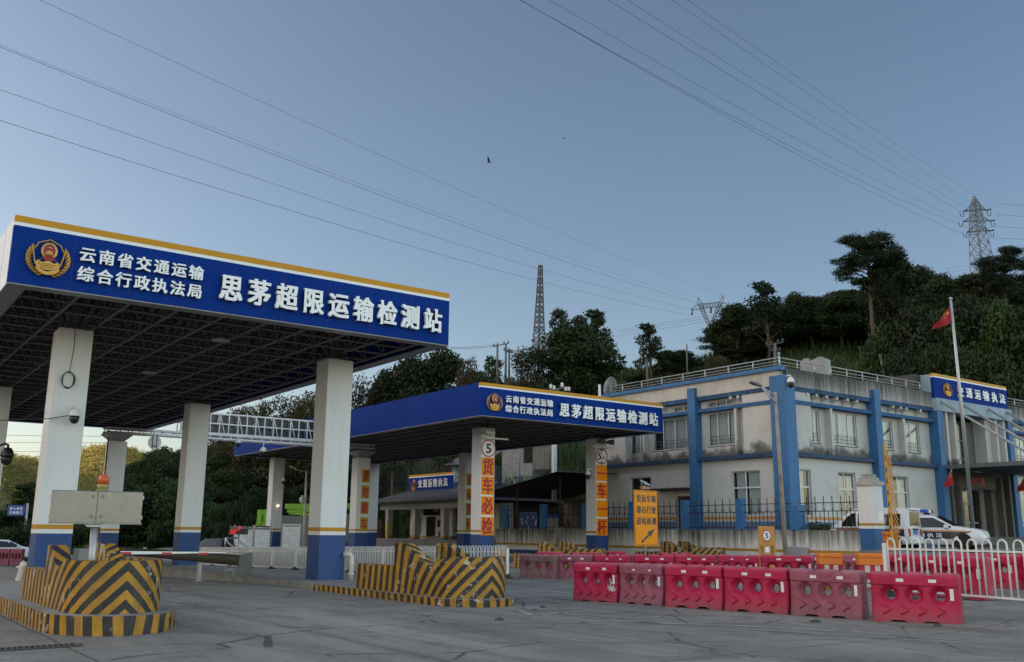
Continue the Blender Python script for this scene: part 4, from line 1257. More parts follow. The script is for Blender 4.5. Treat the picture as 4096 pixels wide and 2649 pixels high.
row([(2418, 2500, 42, 41.6, -0.1, "red", "red barrier peeking over the second row right of the blue column foot", (1, 1, 0)),
     (2150, 2255, 40.5, 40.2, -0.12, "red", "red barrier almost hidden behind the grimy grey-pink barrier", (1, 1, 0)),
     (2290, 2400, 40.0, 39.7, -0.12, "red", "red barrier almost hidden behind the faded second-row barrier", (1, 1, 0)),
     (2640, 2760, 37.5, 37.2, -0.05, "red", "red barrier top showing behind the second row right of the arrow board post", (1, 1, 0)),
     (3245, 3300, 31.6, 31.4, 0.06, "pink", "sliver of a mauve barrier between second row and first checkered drum", (1, 1, 0)),
     (3345, 3455, 29.2, 28.6, 0.12, "pink", "mauve barrier between the two checkered crash drums", (0, 1, 0)),
     (3500, 3655, 28.0, 27.0, 0.18, "red", "red barrier behind the white fence's end post", (1, 1, 1)),
     (3640, 3948, 22.5, 20.9, 0.26, "red", "large red barrier right behind the white fence, in front of the patrol cars", (1, 1, 1)),
     (3800, 4078, 28.2, 25.3, 0.22, "red", "red barrier behind the fence, farther than the large one", (1, 1, 1)),
     (4078, 4330, 25.6, 23.4, 0.24, "red", "red barrier cut by the picture's right edge", (1, 1, 1))], G3)
G4 = "pink barriers far left"
row([(-70, -4, 53.5, 53.5, -0.5, "pink", "pink barrier far left cut by the picture's edge", (0, 0, 0)), (-2, 46, 53.5, 53.5, -0.5, "pink", "far pink barrier second from the left edge", (0, 0, 0)),
     (49, 96, 53.5, 53.5, -0.5, "pink", "far pink barrier by the foot of the left column", (0, 0, 0)),
     (460, 505, 60, 60, -0.6, "pink", "far pink barrier seen below the lowered boom", (0, 0, 0)), (545, 600, 60, 60, -0.6, "pink", "far pink barrier seen below the boom's middle", (0, 0, 0))], G4)
# paint splash on the first barrier
b = MB()
pa = atd(2305, 2200, 23.65); pb = atd(2482, 2200, 22.9); dd = (pb - pa); dd.z = 0; dd.normalize()
nn = Vector((dd.y, -dd.x, 0))
rs_ = random.Random(3)
root_ = [o for o in C.objects if o.get("label", "").startswith("front-row red barrier with a white paint")][0]
b = MB()
for k in range(60):
    rr = abs(rs_.gauss(0, 0.10)); t = rs_.uniform(0, 6.28)
    cx, cz = 0.60 + rr * math.cos(t), 0.36 + rr * 0.9 * math.sin(t); s = rs_.uniform(0.006, 0.03) * (1.6 if rr < 0.07 else 0.8)
    hdz = 0.155 + (0.055 * (0.34 - cz) / 0.28 if cz < 0.34 else 0)
    n = 7
    b.add([(cx + s * rs_.uniform(0.6, 1.2) * math.cos(6.283 * i / n), -hdz - 0.006, cz + s * rs_.uniform(0.6, 1.2) * math.sin(6.283 * i / n)) for i in range(n)], [tuple(range(n))])
b.build("paint_splash", paint("splash white", (0.6, 0.58, 0.56), 0.7, 0.1, 5), root_, rel=False)

# ------------------------------------------------------------------ checkered crash drums
def crash_box(px, dep, z, w, h, rz, label):
    q = atd(px, 2250, dep)
    root = thing("crash_drum", label, "crash drum", (q.x, q.y, z), rz, "orange-topped checkered crash drums")
    b = MB(); w2 = w / 2
    b.rbox(-w2, w2, -0.3, 0.3, 0.0, h * 0.70, 0.02, 0)
    b.build("drum_body", [paint("drum red", (0.36, 0.012, 0.03), 0.45, 0.15, 3)], root, rel=False)
    b = MB()
    n = 5; cw = w * 0.98 / n; ch = h * 0.56 / 3.0
    for i in range(n):
        for k in range(3):
            if (i + k) % 2: b.box(-w * 0.49 + i * cw, -w * 0.49 + (i + 1) * cw, -0.306, -0.302, h * 0.13 + k * ch, h * 0.13 + (k + 1) * ch, 0)
    for k in range(3):
        for i in range(4):
            if (i + k) % 2 == 0: b.box(w2 + 0.002, w2 + 0.006, -0.28 + i * 0.14, -0.14 + i * 0.14, h * 0.13 + k * ch, h * 0.13 + (k + 1) * ch, 0)
    b.build("white_checks", [paint("drum white", (0.52, 0.46, 0.43), 0.5, 0.1, 4)], root, rel=False)
    b = MB(); b.rbox(-w2 - 0.015, w2 + 0.015, -0.32, 0.32, h * 0.70, h * 0.90, 0.02, 0); b.rbox(-w2 - 0.03, w2 + 0.03, -0.335, 0.335, h * 0.90, h, 0.03, 0)
    b.box(-0.10, 0.03, -0.345, -0.335, h * 0.93, h * 0.955, 0)
    b.build("drum_lid", [m_orange], root, rel=False)
    b = MB(); b.box(-w2 - 0.01, w2 + 0.01, -0.312, 0.312, 0.0, h * 0.12, 0); b.build("drum_base", [paint("drum base", (0.28, 0.11, 0.03), 0.6, 0.2, 3)], root, rel=False)
    b = MB(); text(b, "公路专用", -w2 * 0.98, -w2 * 0.25, h * 0.2, h * 0.25, Matrix.Translation((0, -0.308, 0)), 0, 0.0, 0.003)
    b.build("drum_lettering", [m_black], root, rel=False)
crash_box(3318, 25.8, 0.17, 0.60, 0.98, R_(-47), "orange-lidded red and white checkered drum left of the gate pillar's foot")
crash_box(3482, 25.1, 0.18, 0.66, 0.99, R_(-49), "orange-lidded red and white checkered drum below the gate pillar, nearer the fence")
crash_box(2002, 37.5, -0.12, 0.42, 1.08, R_(-40), "narrow checkered drum seen through the far end of the long hoop fence")

# ------------------------------------------------------------------ placards on the canopy columns
m_plo = paint("placard orange", (0.80, 0.25, 0.002), 0.5, 0.06, 1.5, spec=0.2)
m_ply = paint("placard lime yellow", (0.40, 0.32, 0.006), 0.6, 0.1, 1.5)
m_sgw = paint("sign white", (0.72, 0.72, 0.71), 0.4, 0.04, 2)
def placards(txt, x0, x1, tops, Y, mat, labels, group):
    for ch, (z1, z0), lab in zip(txt, tops, labels):
        r = thing("placard", lab, "placard", ((x0 + x1) / 2, Y, z0), 0, group)
        b = MB(); b.box(x0, x1, Y - 0.02, Y - 0.002, z0, z1); b.build("plate", mat, r)
        b = MB(); T = Matrix.Translation((0, Y - 0.021, 0)); w = x1 - x0; h = z1 - z0
        if ch == "一":
            b.box(x0 + 0.06 * w, x1 - 0.04 * w, Y - 0.028, Y - 0.021, z0 + 0.44 * h, z0 + 0.53 * h)
        else:
            chars(b, ch, x0 + 0.07 * w, x0 + 0.07 * w + 0.86 * w, z0 + 0.05 * h, z1 - 0.05 * h, T, 0, 0.036, 0.006, 1.0)
        b.build("lettering", m_redp, r)
placards("货车必检", 27.55, 28.33, [(5.42, 4.49), (4.44, 3.51), (3.42, 2.49), (2.39, 1.46)], 40.42, m_plo,
         ["orange placard with red 货, topmost of four under the plain 5 disc", "orange placard with red 车 between 货 and 必 on a canopy column",
          "orange placard with red 必 on the canopy column", "orange placard with red 检 on the canopy column's blue foot"], "orange placards on the canopy columns")
placards("一车一杆", 35.83, 36.65, [(5.46, 4.55), (4.47, 3.54), (3.45, 2.52), (2.43, 1.49)], 40.92, m_plo,
         ["orange placard with one red bar right under the 5 m height disc", "orange placard with red 车 between two red-bar placards",
          "orange placard with one red bar just above the 杆 placard", "orange placard with red 杆 on the column's blue foot"], "orange placards on the canopy columns")
placards("请勿跟车", 27.81, 28.36, [(5.46, 4.64), (4.45, 3.64), (3.45, 2.66), (2.46, 1.65)], 54.32, m_ply,
         ["lime yellow placard with red 请, topmost of its column", "lime yellow placard with red 勿", "lime yellow placard with red 跟", "lime yellow placard with red 车, lowest of its column"], "lime placards under the far canopy")
placards("自动落杆", 35.90, 36.55, [(5.54, 4.73), (4.54, 3.73), (3.55, 2.72), (2.56, 1.74)], 54.52, m_ply,
         ["lime yellow placard with red 自, half hidden behind the nearer column", "lime yellow placard with red 动, half hidden behind the nearer column",
          "lime yellow placard with red 落, half hidden behind the nearer column", "lime yellow placard with red 杆, half hidden behind the nearer column"], "lime placards under the far canopy")
def ringsign(name, lab, cx, cz, rx, rz, Y, kind):
    r = thing(name, lab, "road sign", (cx, Y, cz), 0, "round traffic signs on the canopy columns")
    b = MB(); b.disc((0, -0.03, 0), rx, rz, 36, 0, 0.02); b.build("red_rim", paint("sign rim red", (0.36, 0.012, 0.03), 0.4, 0.1, 3), r, rel=False)
    b = MB(); b.disc((0, -0.038, 0), rx * 0.86, rz * 0.86, 36, 0, 0.007); b.build("sign_face", m_sgw, r, rel=False)
    b = MB(); T = Matrix.Translation((0, -0.0385, 0))
    if kind == "5": text(b, "5", -rx * 0.34, rx * 0.34, -rz * 0.55, rz * 0.5, T, 0, 0.035, 0.005)
    else:
        text(b, "5", -rx * 0.6, -rx * 0.1, -rz * 0.4, rz * 0.45, T, 0, 0.035, 0.005); b.box(-rx * 0.02, rx * 0.08, -0.0435, -0.0385, -rz * 0.4, -rz * 0.28)
        text(b, "m", rx * 0.16, rx * 0.62, -rz * 0.38, -rz * 0.02, T, 0, 0.012, 0.005)
        for s in (1, -1):
            b.add([(-rx * 0.30, -0.043, s * rz * 0.82), (rx * 0.30, -0.043, s * rz * 0.82), (0, -0.043, s * rz * 0.55)], [(0, 1, 2) if s < 0 else (0, 2, 1)])
    b.build("symbol", m_black, r, rel=False)
b = MB()
ringsign("speed_sign", "round red-rimmed sign reading 5 above the 货 placard", 27.95, 5.90, 0.45, 0.45, 40.42, "5")
ringsign("height_sign", "round red-rimmed sign reading 5.m with black wedges above the red-bar placard", 36.24, 5.95, 0.45, 0.46, 40.92, "h")
for (x, Y, w, z0, z1) in ((27.56, 40.42, 0.78, 1.46, 6.1), (35.84, 40.92, 0.80, 1.49, 6.15)):
    b = MB(); b.box(x, x + w, Y - 0.0015, Y, z0, z1)
    tag(b.build("backing_strip", m_swhite), ("white backing strip behind the 货, 车, 必 and 检 placards" if x < 30 else "white backing strip behind the red-bar and 杆 placards"), "panel")

# ------------------------------------------------------------------ office building
m_ob = paint("office blue paint", (0.030, 0.135, 0.31), 0.65, 0.25, 0.7, dirt=(0.012, 0.03, 0.06), dirt_amt=0.5, streak=True)
m_obd = stained("office ledge blue", (0.026, 0.105, 0.24), 9.6, 8.2, (0.008, 0.012, 0.02), 0.85, 1.0, 4.0)
m_obf = paint("floor ledge dirty blue", (0.012, 0.050, 0.115), 0.7, 0.5, 2.5, dirt=(0.006, 0.010, 0.018), dirt_amt=0.97)
m_ow = paint("office wall", (0.50, 0.495, 0.48), 0.8, 0.12, 0.45, dirt=(0.28, 0.235, 0.20), dirt_amt=0.4)
m_owu = None
def wallmat():
    m, nt, b = newmat("office upper wall")
    p = _pos(nt); s = nt.nodes.new("ShaderNodeSeparateXYZ"); nt.links.new(p, s.inputs[0])
    n1 = _noise(nt, p, 0.8, 5, 0.7); n2 = _noise(nt, p, 10, 4, 0.6)
    c = _ramp(nt, n1, [(0.3, (0.42, 0.405, 0.385)), (0.6, (0.51, 0.50, 0.48))])
    # mould creeping up from the floor ledge
    hgt = _math(nt, 'SUBTRACT', s.outputs[2], 5.85)
    f = _math(nt, 'SUBTRACT', _math(nt, 'MULTIPLY', _noise(nt, _map(nt, p, (1.1, 1.1, 1.1)), 1.0, 5, 0.65), 1.0), _math(nt, 'ADD', _math(nt, 'MULTIPLY', hgt, 0.50), 0.22))
    c = _mix(nt, _ramp(nt, f, [(0.0, 0.0), (0.07, 0.5), (0.2, 0.92)]), c, (0.035, 0.034, 0.033))
    k = _ramp(nt, _noise(nt, _map(nt, p, (4, 4, 0.3)), 1.3, 5, 0.7), [(0.55, 0.0), (0.75, 0.35)])
    c = _mix(nt, k, c, (0.24, 0.20, 0.17))
    c = _mix(nt, _math(nt, 'MULTIPLY', n2, 0.2), c, (0.34, 0.31, 0.28))
    nt.links.new(c, b.inputs["Base Color"]); b.inputs["Roughness"].default_value = 0.85
    return m
m_owu = wallmat()
m_par = stained("parapet concrete", (0.37, 0.355, 0.34), 10.35, 9.4, (0.030, 0.030, 0.031), 0.92, 1.3, 4.0, 0.60)
m_fri = stained("frieze plaster", (0.52, 0.49, 0.45), 10.3, 9.35, (0.30, 0.27, 0.235), 0.55, 1.2, 2.0)
m_alu = paint("window frame white", (0.60, 0.61, 0.61), 0.4, 0.08, 4)
m_glass = glassmat("window glass")
m_cur = paint("curtain cloth", (0.50, 0.51, 0.50), 0.9, 0.12, 1.5)
m_int = paint("painted room shade", (0.016, 0.017, 0.018), 0.9, 0.3, 1)  # near-black paint standing for the shade inside rooms
m_lblue = stained("portal pale blue", (0.33, 0.44, 0.50), 10.0, 8.6, (0.20, 0.27, 0.31), 0.7, 1.0, 2.5)
ob = thing("office_building", "two-storey white office with blue pilasters, stained ledges and roof railing", "building", (40.4, 31.15, 1.0))
def part(mb, name, mat, par=ob): return mb.build(name, mat, par)
# body
b = MB()
b.box(41.15, 57.2, 31.9, 45.6, 0.9, 9.85); b.box(61.4, 90, 31.9, 45.6, 0.9, 9.85); b.box(57.2, 61.4, 32.9, 45.6, 0.9, 9.85)
part(b, "wall", m_ow)
b = MB()
# ground-floor walls of the left side built round the door and window openings
def holes_wall(mb, T, x0, x1, z0, z1, y0, y1, openings, m=0):
    xs = sorted({x0, x1, *[v for o in openings for v in o[:2]]})
    for a, c in zip(xs, xs[1:]):
        ops = sorted([(o[2], o[3]) for o in openings if o[0] <= a + 1e-6 and o[1] >= c - 1e-6])
        z = z0
        for (p, q) in ops:
            if p > z + 1e-6: mb.box(a, c, y0, y1, z, p, m, T)
            z = q
        if z1 > z + 1e-6: mb.box(a, c, y0, y1, z, z1, m, T)
TL = Matrix.Translation((40.4, 0, 0)) @ Matrix.Rotation(R_(-90), 4, 'Z')      # local x = -Y, local y = +X
TF = Matrix.Translation((0, 31.15, 0))
lw = [(-35.19, -33.2, 2.6, 5.02), (-43.35, -41.5, 2.6, 5.0), (-39.43, -37.86, 1.2, 3.77)]
holes_wall(b, TL, -45.6, -31.95, 0.9, 5.68, 0.32, 0.72, lw)
fwn = [(41.30, 42.75, 2.6, 5.04), (45.17, 46.78, 2.6, 5.04), (50.2, 52.0, 2.6, 5.04)]
holes_wall(b, TF, 41.12, 55.0, 0.9, 5.68, 0.30, 0.72, fwn)
part(b, "ground_wall", m_ow)
b = MB(); holes_wall(b, TF, 64.2, 90, 0.9, 5.68, 0.30, 0.72, [(65.4, 67.2, 2.6, 5.04)]); part(b, "ground_wall", m_ow)
b = MB(); holes_wall(b, TF, 64.2, 90, 5.9, 9.4, 0.42, 0.70, [(65.4, 67.2, 6.5, 8.35)]); part(b, "upper_wall", m_owu)
b = MB()
# upper walls with openings; deep window bays keep the fins
luw = [(-36.87, -34.62, 6.5, 8.4), (-34.32, -34.04, 6.55, 8.35), (-41.32, -37.9, 6.52, 8.35), (-43.36, -41.88, 6.42, 8.35), (-36.85, -34.97, 8.72, 9.05), (-39.6, -37.95, 8.72, 9.05)]
holes_wall(b, TL, -45.6, -31.95, 5.9, 9.4, 0.42, 0.70, luw)
holes_wall(b, TL, -34.02, -31.95, 5.9, 9.4, 0.10, 0.42, [])
holes_wall(b, TL, -45.6, -43.45, 5.9, 9.4, 0.10, 0.42, [])
fuw = [(42.84, 43.95, 6.52, 8.33), (44.96, 47.38, 6.52, 8.37), (49.09, 50.96, 6.54, 8.30), (52.1, 53.84, 6.54, 8.33)]
holes_wall(b, TF, 41.12, 55.0, 5.9, 9.4, 0.42, 0.70, fuw)
holes_wall(b, TF, 41.12, 42.80, 5.9, 9.4, 0.10, 0.42, [])
# vertical fins beside the windows
for y in (34.52, 41.80): b.box(40.46, 41.1, y - 0.08, y + 0.08, 5.9, 8.5)
for x in (44.55, 51.65): b.box(x - 0.09, x + 0.09, 31.2, 31.85, 5.9, 8.5)
part(b, "upper_wall", m_owu)
# frieze and parapet
b = MB(); b.box(40.5, 40.9, 31.5, 45.6, 9.4, 10.22); part(b, "frieze", m_fri)
b = MB(); b.box(40.36, 40.92, 31.3, 45.7, 10.22, 10.44); part(b, "parapet_cap", m_ob)
b = MB(); b.box(40.9, 55.0, 31.25, 31.6, 9.42, 10.36); b.box(64.2, 90, 31.25, 31.6, 9.42, 10.36); b.box(40.9, 90, 31.6, 45.6, 9.85, 9.95)
part(b, "parapet", m_par)
# ledges
for nm, z0, z1, mt, pr in (("upper_ledge", 9.16, 9.40, m_obd, 0.06), ("lower_ledge", 8.47, 8.67, m_obd, 0.03), ("floor_ledge", 5.68, 5.90, m_obf, 0.0)):
    b = MB()
    b.box(40.4 + pr, 41.2, 31.95, 45.65, z0, z1)
    b.box(41.15, 55.0, 31.15 + pr, 31.95, z0, z1); b.box(64.2, 90, 31.15 + pr, 31.95, z0, z1)
    part(b, nm, mt)
# scrolled brackets between the two upper ledges
def bracket(mb, T, x, m=0):
    n = 8; w = 0.16
    pf = [(0.05, 9.16), (0.05, 9.0)] + [(0.05 + 0.35 * math.sin(math.pi / 2 * k / n), 9.0 - 0.30 * (1 - math.cos(math.pi / 2 * k / n))) for k in range(1, n + 1)] + [(0.42, 9.16)]
    v = [(x, y, z) for y, z in pf] + [(x + w, y, z) for y, z in pf]; k = len(pf)
    mb.add(v, [tuple(range(k)), tuple(range(2 * k - 1, k - 1, -1))] + [(i, k + i, k + (i + 1) % k, (i + 1) % k) for i in range(k)], m, T=T)
for T, xs_ in ((TL, (-34.88, -34.35, -40.2, -40.7, -43.0)), (TF, (42.45, 43.3, 44.2, 45.1, 46.1, 47.0, 50.6, 51.4, 52.0, 53.5, 65.0, 66.5))):
    for x in xs_:
        b = MB(); bracket(b, T, x); part(b, "bracket", m_owu)
# pilasters
b = MB(); b.box(40.28, 41.2, 37.32, 37.89, 0.9, 9.92); part(b, "pilaster", m_ob)
b = MB(); b.box(40.28, 41.12, 30.95, 31.94, 0.9, 9.90); b.box(41.12, 41.5, 30.97, 31.5, 0.9, 3.15); part(b, "pilaster", m_ob)
b = MB(); b.box(48.45, 49.05, 31.0, 31.95, 0.9, 9.88); part(b, "pilaster", m_ob)
b = MB(); b.box(54.95, 55.55, 30.95, 31.95, 0.9, 9.2); part(b, "pilaster", m_ob)
b = MB(); b.box(63.6, 64.2, 30.95, 31.95, 0.9, 9.2); part(b, "pilaster", m_ob)
# painted dado
b = MB()
for T, rs__ in ((TL, ((-45.6, -39.43), (-37.86, -31.95))), (TF, ((41.5, 48.45), (49.05, 54.95), (64.2, 90)))):
    for a, c in rs__:
        yy = 0.315 if T is TL else 0.295
        b.box(a, c, yy, yy + 0.01, 0.95, 2.30, 0, T); b.box(a, c, yy, yy + 0.01, 2.42, 2.57, 1, T)
part(b, "dado_stripe", [paint("dado blue", (0.10, 0.17, 0.29), 0.7, 0.2, 1), paint("dado orange", (0.50, 0.235, 0.06), 0.7, 0.15, 1)])

def window(T, x0, x1, z0, z1, cols, transom=None, curt=(0.0, 1.0), bars=False, par=ob, dep=0.5, seed=0, opened=None):
    """aluminium window: frame + mullions (part), pane, curtain, guard bars (sub-parts). T local: x right, y into wall"""
    rr = random.Random(seed)
    b = MB(); f = 0.055
    b.box(x0, x1, dep, dep + 0.07, z0, z0 + f, 0, T); b.box(x0, x1, dep, dep + 0.07, z1 - f, z1, 0, T)
    b.box(x0, x0 + f, dep, dep + 0.07, z0 + f, z1 - f, 0, T); b.box(x1 - f, x1, dep, dep + 0.07, z0 + f, z1 - f, 0, T)
    for k, c in enumerate(cols):
        x = lerp(x0, x1, c); wd = 0.07 if k % 2 == 1 or len(cols) == 1 else 0.05
        b.box(x - wd / 2, x + wd / 2, dep + 0.005, dep + 0.065, z0 + f, z1 - f, 0, T)
    if transom: b.box(x0 + f, x1 - f, dep + 0.002, dep + 0.068, transom - 0.04, transom + 0.04, 0, T)
    b.box(x0 - 0.03, x1 + 0.03, dep - 0.08, dep + 0.02, z0 - 0.05, z0, 0, T)
    # near-black panel painted as the room's shade
    b.box(x0, x1, dep + 0.215, dep + 0.235, z0, z1, 1, T)
    w = b.build("window", [m_alu, m_int], par)
    b = MB(); b.add([(x0 + f, dep + 0.03, z0 + f), (x1 - f, dep + 0.03, z0 + f), (x1 - f, dep + 0.03, z1 - f), (x0 + f, dep + 0.03, z1 - f)], [(0, 1, 2, 3)], 0, T=T); b.build("pane", m_glass, w)
    b = MB(); n = max(8, int((x1 - x0) * 26)); 
    gaps = opened or ()
    vv = []; fs = []
    for k in range(n + 1):
        t = k / n; x = lerp(x0 + f, x1 - f, t)
        y = dep + 0.15 + 0.028 * math.sin(k * 1.35 + rr.uniform(-0.5, 0.5)) + 0.012 * math.sin(k * 0.41)
        vv += [(x, y, lerp(z0, z1, curt[0]) + 0.02 * math.sin(k * 0.7)), (x, y, lerp(z0, z1, curt[1]))]
    for k in range(n):
        t = (k + 0.5) / n
        if any(a < t < c for a, c in gaps): continue
        fs.append((2 * k, 2 * k + 2, 2 * k + 3, 2 * k + 1))
    b.add(vv, fs, 0, True, T=T); b.build("curtain", m_cur, w)
    if bars:
        b = MB()
        for z in (z0 + 0.16, z0 + 0.34, z0 + 0.55): b.box(x0 + f, x1 - f, dep - 0.03, dep - 0.015, z, z + 0.022, 0, T)
        k = x0 + 0.2
        while k < x1 - 0.1: b.box(k, k + 0.018, dep - 0.03, dep - 0.016, z0 + 0.05, z0 + 0.56, 0, T); k += 0.42
        b.build("guard_bars", paint("guard bar grey", (0.10, 0.10, 0.10), 0.5, 0.1, 3), w)
    return w
window(TL, -36.87, -34.62, 6.5, 8.4, (0.3, 0.66), None, (0.0, 1.0), True, dep=0.5, seed=1, opened=((0.62, 0.68),))
window(TL, -34.32, -34.04, 6.55, 8.35, (), None, (0.0, 1.0), True, dep=0.5, seed=2)
window(TL, -41.32, -37.9, 6.52, 8.35, (0.24, 0.52, 0.80), None, (0.0, 1.0), True, dep=0.5, seed=3, opened=((0.0, 0.22),))
window(TL, -43.36, -41.88, 6.42, 8.35, (0.58,), None, (0.0, 1.0), True, dep=0.5, seed=4, opened=((0, 0.12),))
window(TL, -36.85, -34.97, 8.72, 9.05, (0.33, 0.72), None, (0.0, 1.0), False, dep=0.5, seed=5)
window(TL, -39.6, -37.95, 8.72, 9.05, (0.5,), None, (0.0, 1.0), False, dep=0.5, seed=6)
window(TL, -35.19, -33.2, 2.6, 5.02, (0.47,), 4.12, (0.0, 1.0), False, dep=0.42, seed=7, opened=((0.0, 0.08), (0.44, 0.52)))
window(TL, -43.35, -41.5, 2.6, 5.0, (0.5,), 4.05, (0.0, 0.1), False, dep=0.42, seed=8)
window(TF, 42.84, 43.95, 6.52, 8.33, (0.62,), None, (0, 1), True, dep=0.5, seed=9)
window(TF, 44.96, 47.38, 6.52, 8.37, (0.34, 0.70), None, (0, 1), True, dep=0.5, seed=10, opened=((0.30, 0.38),))
window(TF, 49.09, 50.96, 6.54, 8.30, (0.50,), None, (0, 1), True, dep=0.5, seed=11, opened=((0.9, 1.0),))
window(TF, 52.1, 53.84, 6.54, 8.33, (0.48,), None, (0, 1), True, dep=0.5, seed=12)
window(TF, 41.30, 42.75, 2.6, 5.04, (0.46,), 4.12, (0, 1), False, dep=0.42, seed=13, opened=((0.8, 1.0),))
window(TF, 45.17, 46.78, 2.6, 5.04, (0.44,), 4.12, (0, 1), False, dep=0.42, seed=14, opened=((0.0, 0.12), (0.55, 0.68)))
window(TF, 50.2, 52.0, 2.6, 5.04, (0.44,), 4.12, (0, 1), False, dep=0.42, seed=15, opened=((0.40, 0.5),))
window(TF, 65.4, 67.2, 2.6, 5.04, (0.44,), 4.12, (0, 1), False, dep=0.42, seed=16)
window(TF, 65.4, 67.2, 6.5, 8.35, (0.3, 0.6), None, (0, 1), True, dep=0.5, seed=17, opened=((0.2, 0.5),))
# side door with its slab
b = MB(); b.box(-39.43, -37.86, 0.50, 0.56, 1.0, 3.77, 0, TL); b.box(-38.66, -38.63, 0.48, 0.50, 1.0, 3.72, 1, TL)
for k in range(2):
    for z0, z1 in ((1.25, 2.0), (2.2, 3.4)): b.box(-39.30 + 0.78 * k, -38.75 + 0.78 * k, 0.485, 0.50, z0, z1, 0, TL)
part(b, "door", [paint("door brown", (0.075, 0.018, 0.012), 0.5, 0.2, 3), m_black])
b = MB(); b.box(-40.65, -37.95, -0.55, 0.32, 4.10, 4.22, 0, TL); part(b, "door_canopy", paint("slab dark", (0.02, 0.022, 0.026), 0.8, 0.4, 3))
# entrance portal
b = MB()
b.box(55.0, 64.15, 30.9, 31.9, 9.20, 9.98); b.box(55.0, 64.15, 31.25, 31.9, 9.98, 11.5)
part(b, "portal_band", m_lblue)
b = MB(); b.box(54.2, 64.15, 31.9, 38, 9.9, 11.5); part(b, "roof_block", m_par)
b = MB()
for x in (56.05, 57.0, 62.1, 63.15): b.box(x, x + 0.22, 31.05, 31.5, 1.6, 9.2)
b.box(55.55, 57.2, 31.4, 31.9, 1.6, 9.2); b.box(61.4, 63.6, 31.4, 31.9, 1.6, 9.2); b.box(57.22, 61.4, 31.05, 31.35, 4.55, 5.62)
part(b, "portal_pier", m_owu)
b = MB(); b.box(57.2, 61.4, 32.3, 32.36, 5.9, 9.2, 0)
for x in (58.2, 59.4, 60.4): b.box(x - 0.03, x + 0.03, 32.24, 32.3, 5.9, 9.2, 1)
for z in (6.5, 7.7): b.box(57.2, 60.4, 32.25, 32.29, z, z + 0.05, 1)
b.box(60.42, 61.4, 32.2, 32.25, 6.0, 9.0, 2)
part(b, "upper_glazing", [paint("tinted glazing", (0.012, 0.016, 0.018), 0.08, 0.2, 1), paint("mullion grey", (0.12, 0.12, 0.12), 0.5, 0.1, 3), paint("grey panel", (0.12, 0.115, 0.105), 0.6, 0.15, 1)])
b = MB(); b.box(57.22, 61.4, 32.2, 32.26, 1.6, 4.55, 0)
for x in (57.3, 58.5, 59.3, 60.1, 61.3): b.box(x - 0.06, x + 0.06, 32.12, 32.2, 1.6, 3.7, 1)
b.box(57.3, 60.2, 32.11, 32.2, 3.6, 3.8, 1)
for k in range(16): b.box(57.6 + k * 0.2, 57.72 + k * 0.2, 32.08, 32.1, 2.45, 2.5, 2)
b.box(57.5, 61.2, 32.1, 32.12, 2.40, 2.55, 3)
part(b, "entrance_door", [MATS["tinted glazing"], paint("door frame steel", (0.24, 0.23, 0.20), 0.4, 0.1, 3), m_sgw, m_black])
b = MB(); text(b, "办公楼", 58.4, 60.0, 4.78, 5.3, Matrix.Translation((0, 31.04, 0)), 0, 0.02, 0.02); part(b, "door_lettering", m_redp)
# projecting entrance canopy held by rods
b = MB(); b.box(55.3, 64.0, 23.6, 31.0, 5.64, 5.88); part(b, "entrance_canopy", paint("canopy slab grey", (0.10, 0.105, 0.11), 0.7, 0.3, 1.2, dirt=(0.2, 0.2, 0.2), dirt_amt=0.3))
for x in (55.35, 57.9, 61.0, 63.4):
    b = MB(); b.tube([(x, 30.85, 9.75), (x, 25.4, 5.88)], 0.075, 10); part(b, "tie_rod", paint("rod grey", (0.30, 0.31, 0.33), 0.5, 0.1, 3))
# steps
b = MB()
for k in range(4): b.box(54.5, 90, 27.8 + 0.35 * k, 31.5, 1.0 + 0.15 * k, 1.15 + 0.15 * k)
part(b, "steps", paint("step stone", (0.05, 0.05, 0.048), 0.6, 0.3, 2))
# roof sign
sg = MB(); sg.box(55.0, 64.0, 31.02, 31.24, 9.98, 11.30, 0); sg.box(55.0, 64.0, 31.02, 31.24, 11.30, 11.38, 1); sg.box(55.0, 64.0, 31.02, 31.24, 11.38, 11.55, 2)
sgn = part(sg, "sign_board", [m_sblue, m_swhite, m_syel])
Ts = Matrix.Translation((0, 31.0, 0))
emblem(sgn, 56.45, 10.62, 1.0, 0.86, Ts)
b = MB(); chars(b, "交通运输执法", 57.55, 63.6, 10.32, 10.98, Ts, 0, 0.024, 0.06, 0.72); b.build("lettering", m_letter, sgn)
# roof railing
def railing(mb_name, p0, p1, z0, z1, n):
    p0 = Vector(p0); p1 = Vector(p1)
    b = MB()
    for z in (z1, lerp(z0, z1, 0.62), lerp(z0, z1, 0.3)):
        b.tube([p0 + Vector((0, 0, z)), p1 + Vector((0, 0, z))], 0.032 if z == z1 else 0.018, 6)
    for k in range(n + 1):
        q = p0.lerp(p1, k / n); b.tube([q + Vector((0, 0, z0 - 0.05)), q + Vector((0, 0, z1))], 0.034, 6)
    part(b, mb_name, m_galv)
railing("roof_railing", (40.62, 31.5, 0), (40.62, 45.5, 0), 10.44, 10.92, 8)
railing("roof_railing", (40.62, 31.45, 0), (54.1, 31.45, 0), 10.36, 10.90, 9)
railing("roof_railing", (64.4, 31.45, 0), (76, 31.45, 0), 10.36, 10.90, 8)
b = MB(); b.tube([(40.62, 31.47, 10.3), (40.62, 31.47, 11.05)], 0.055, 8); b.ball((40.62, 31.47, 11.12), 0.08); part(b, "rail_post", m_galv)
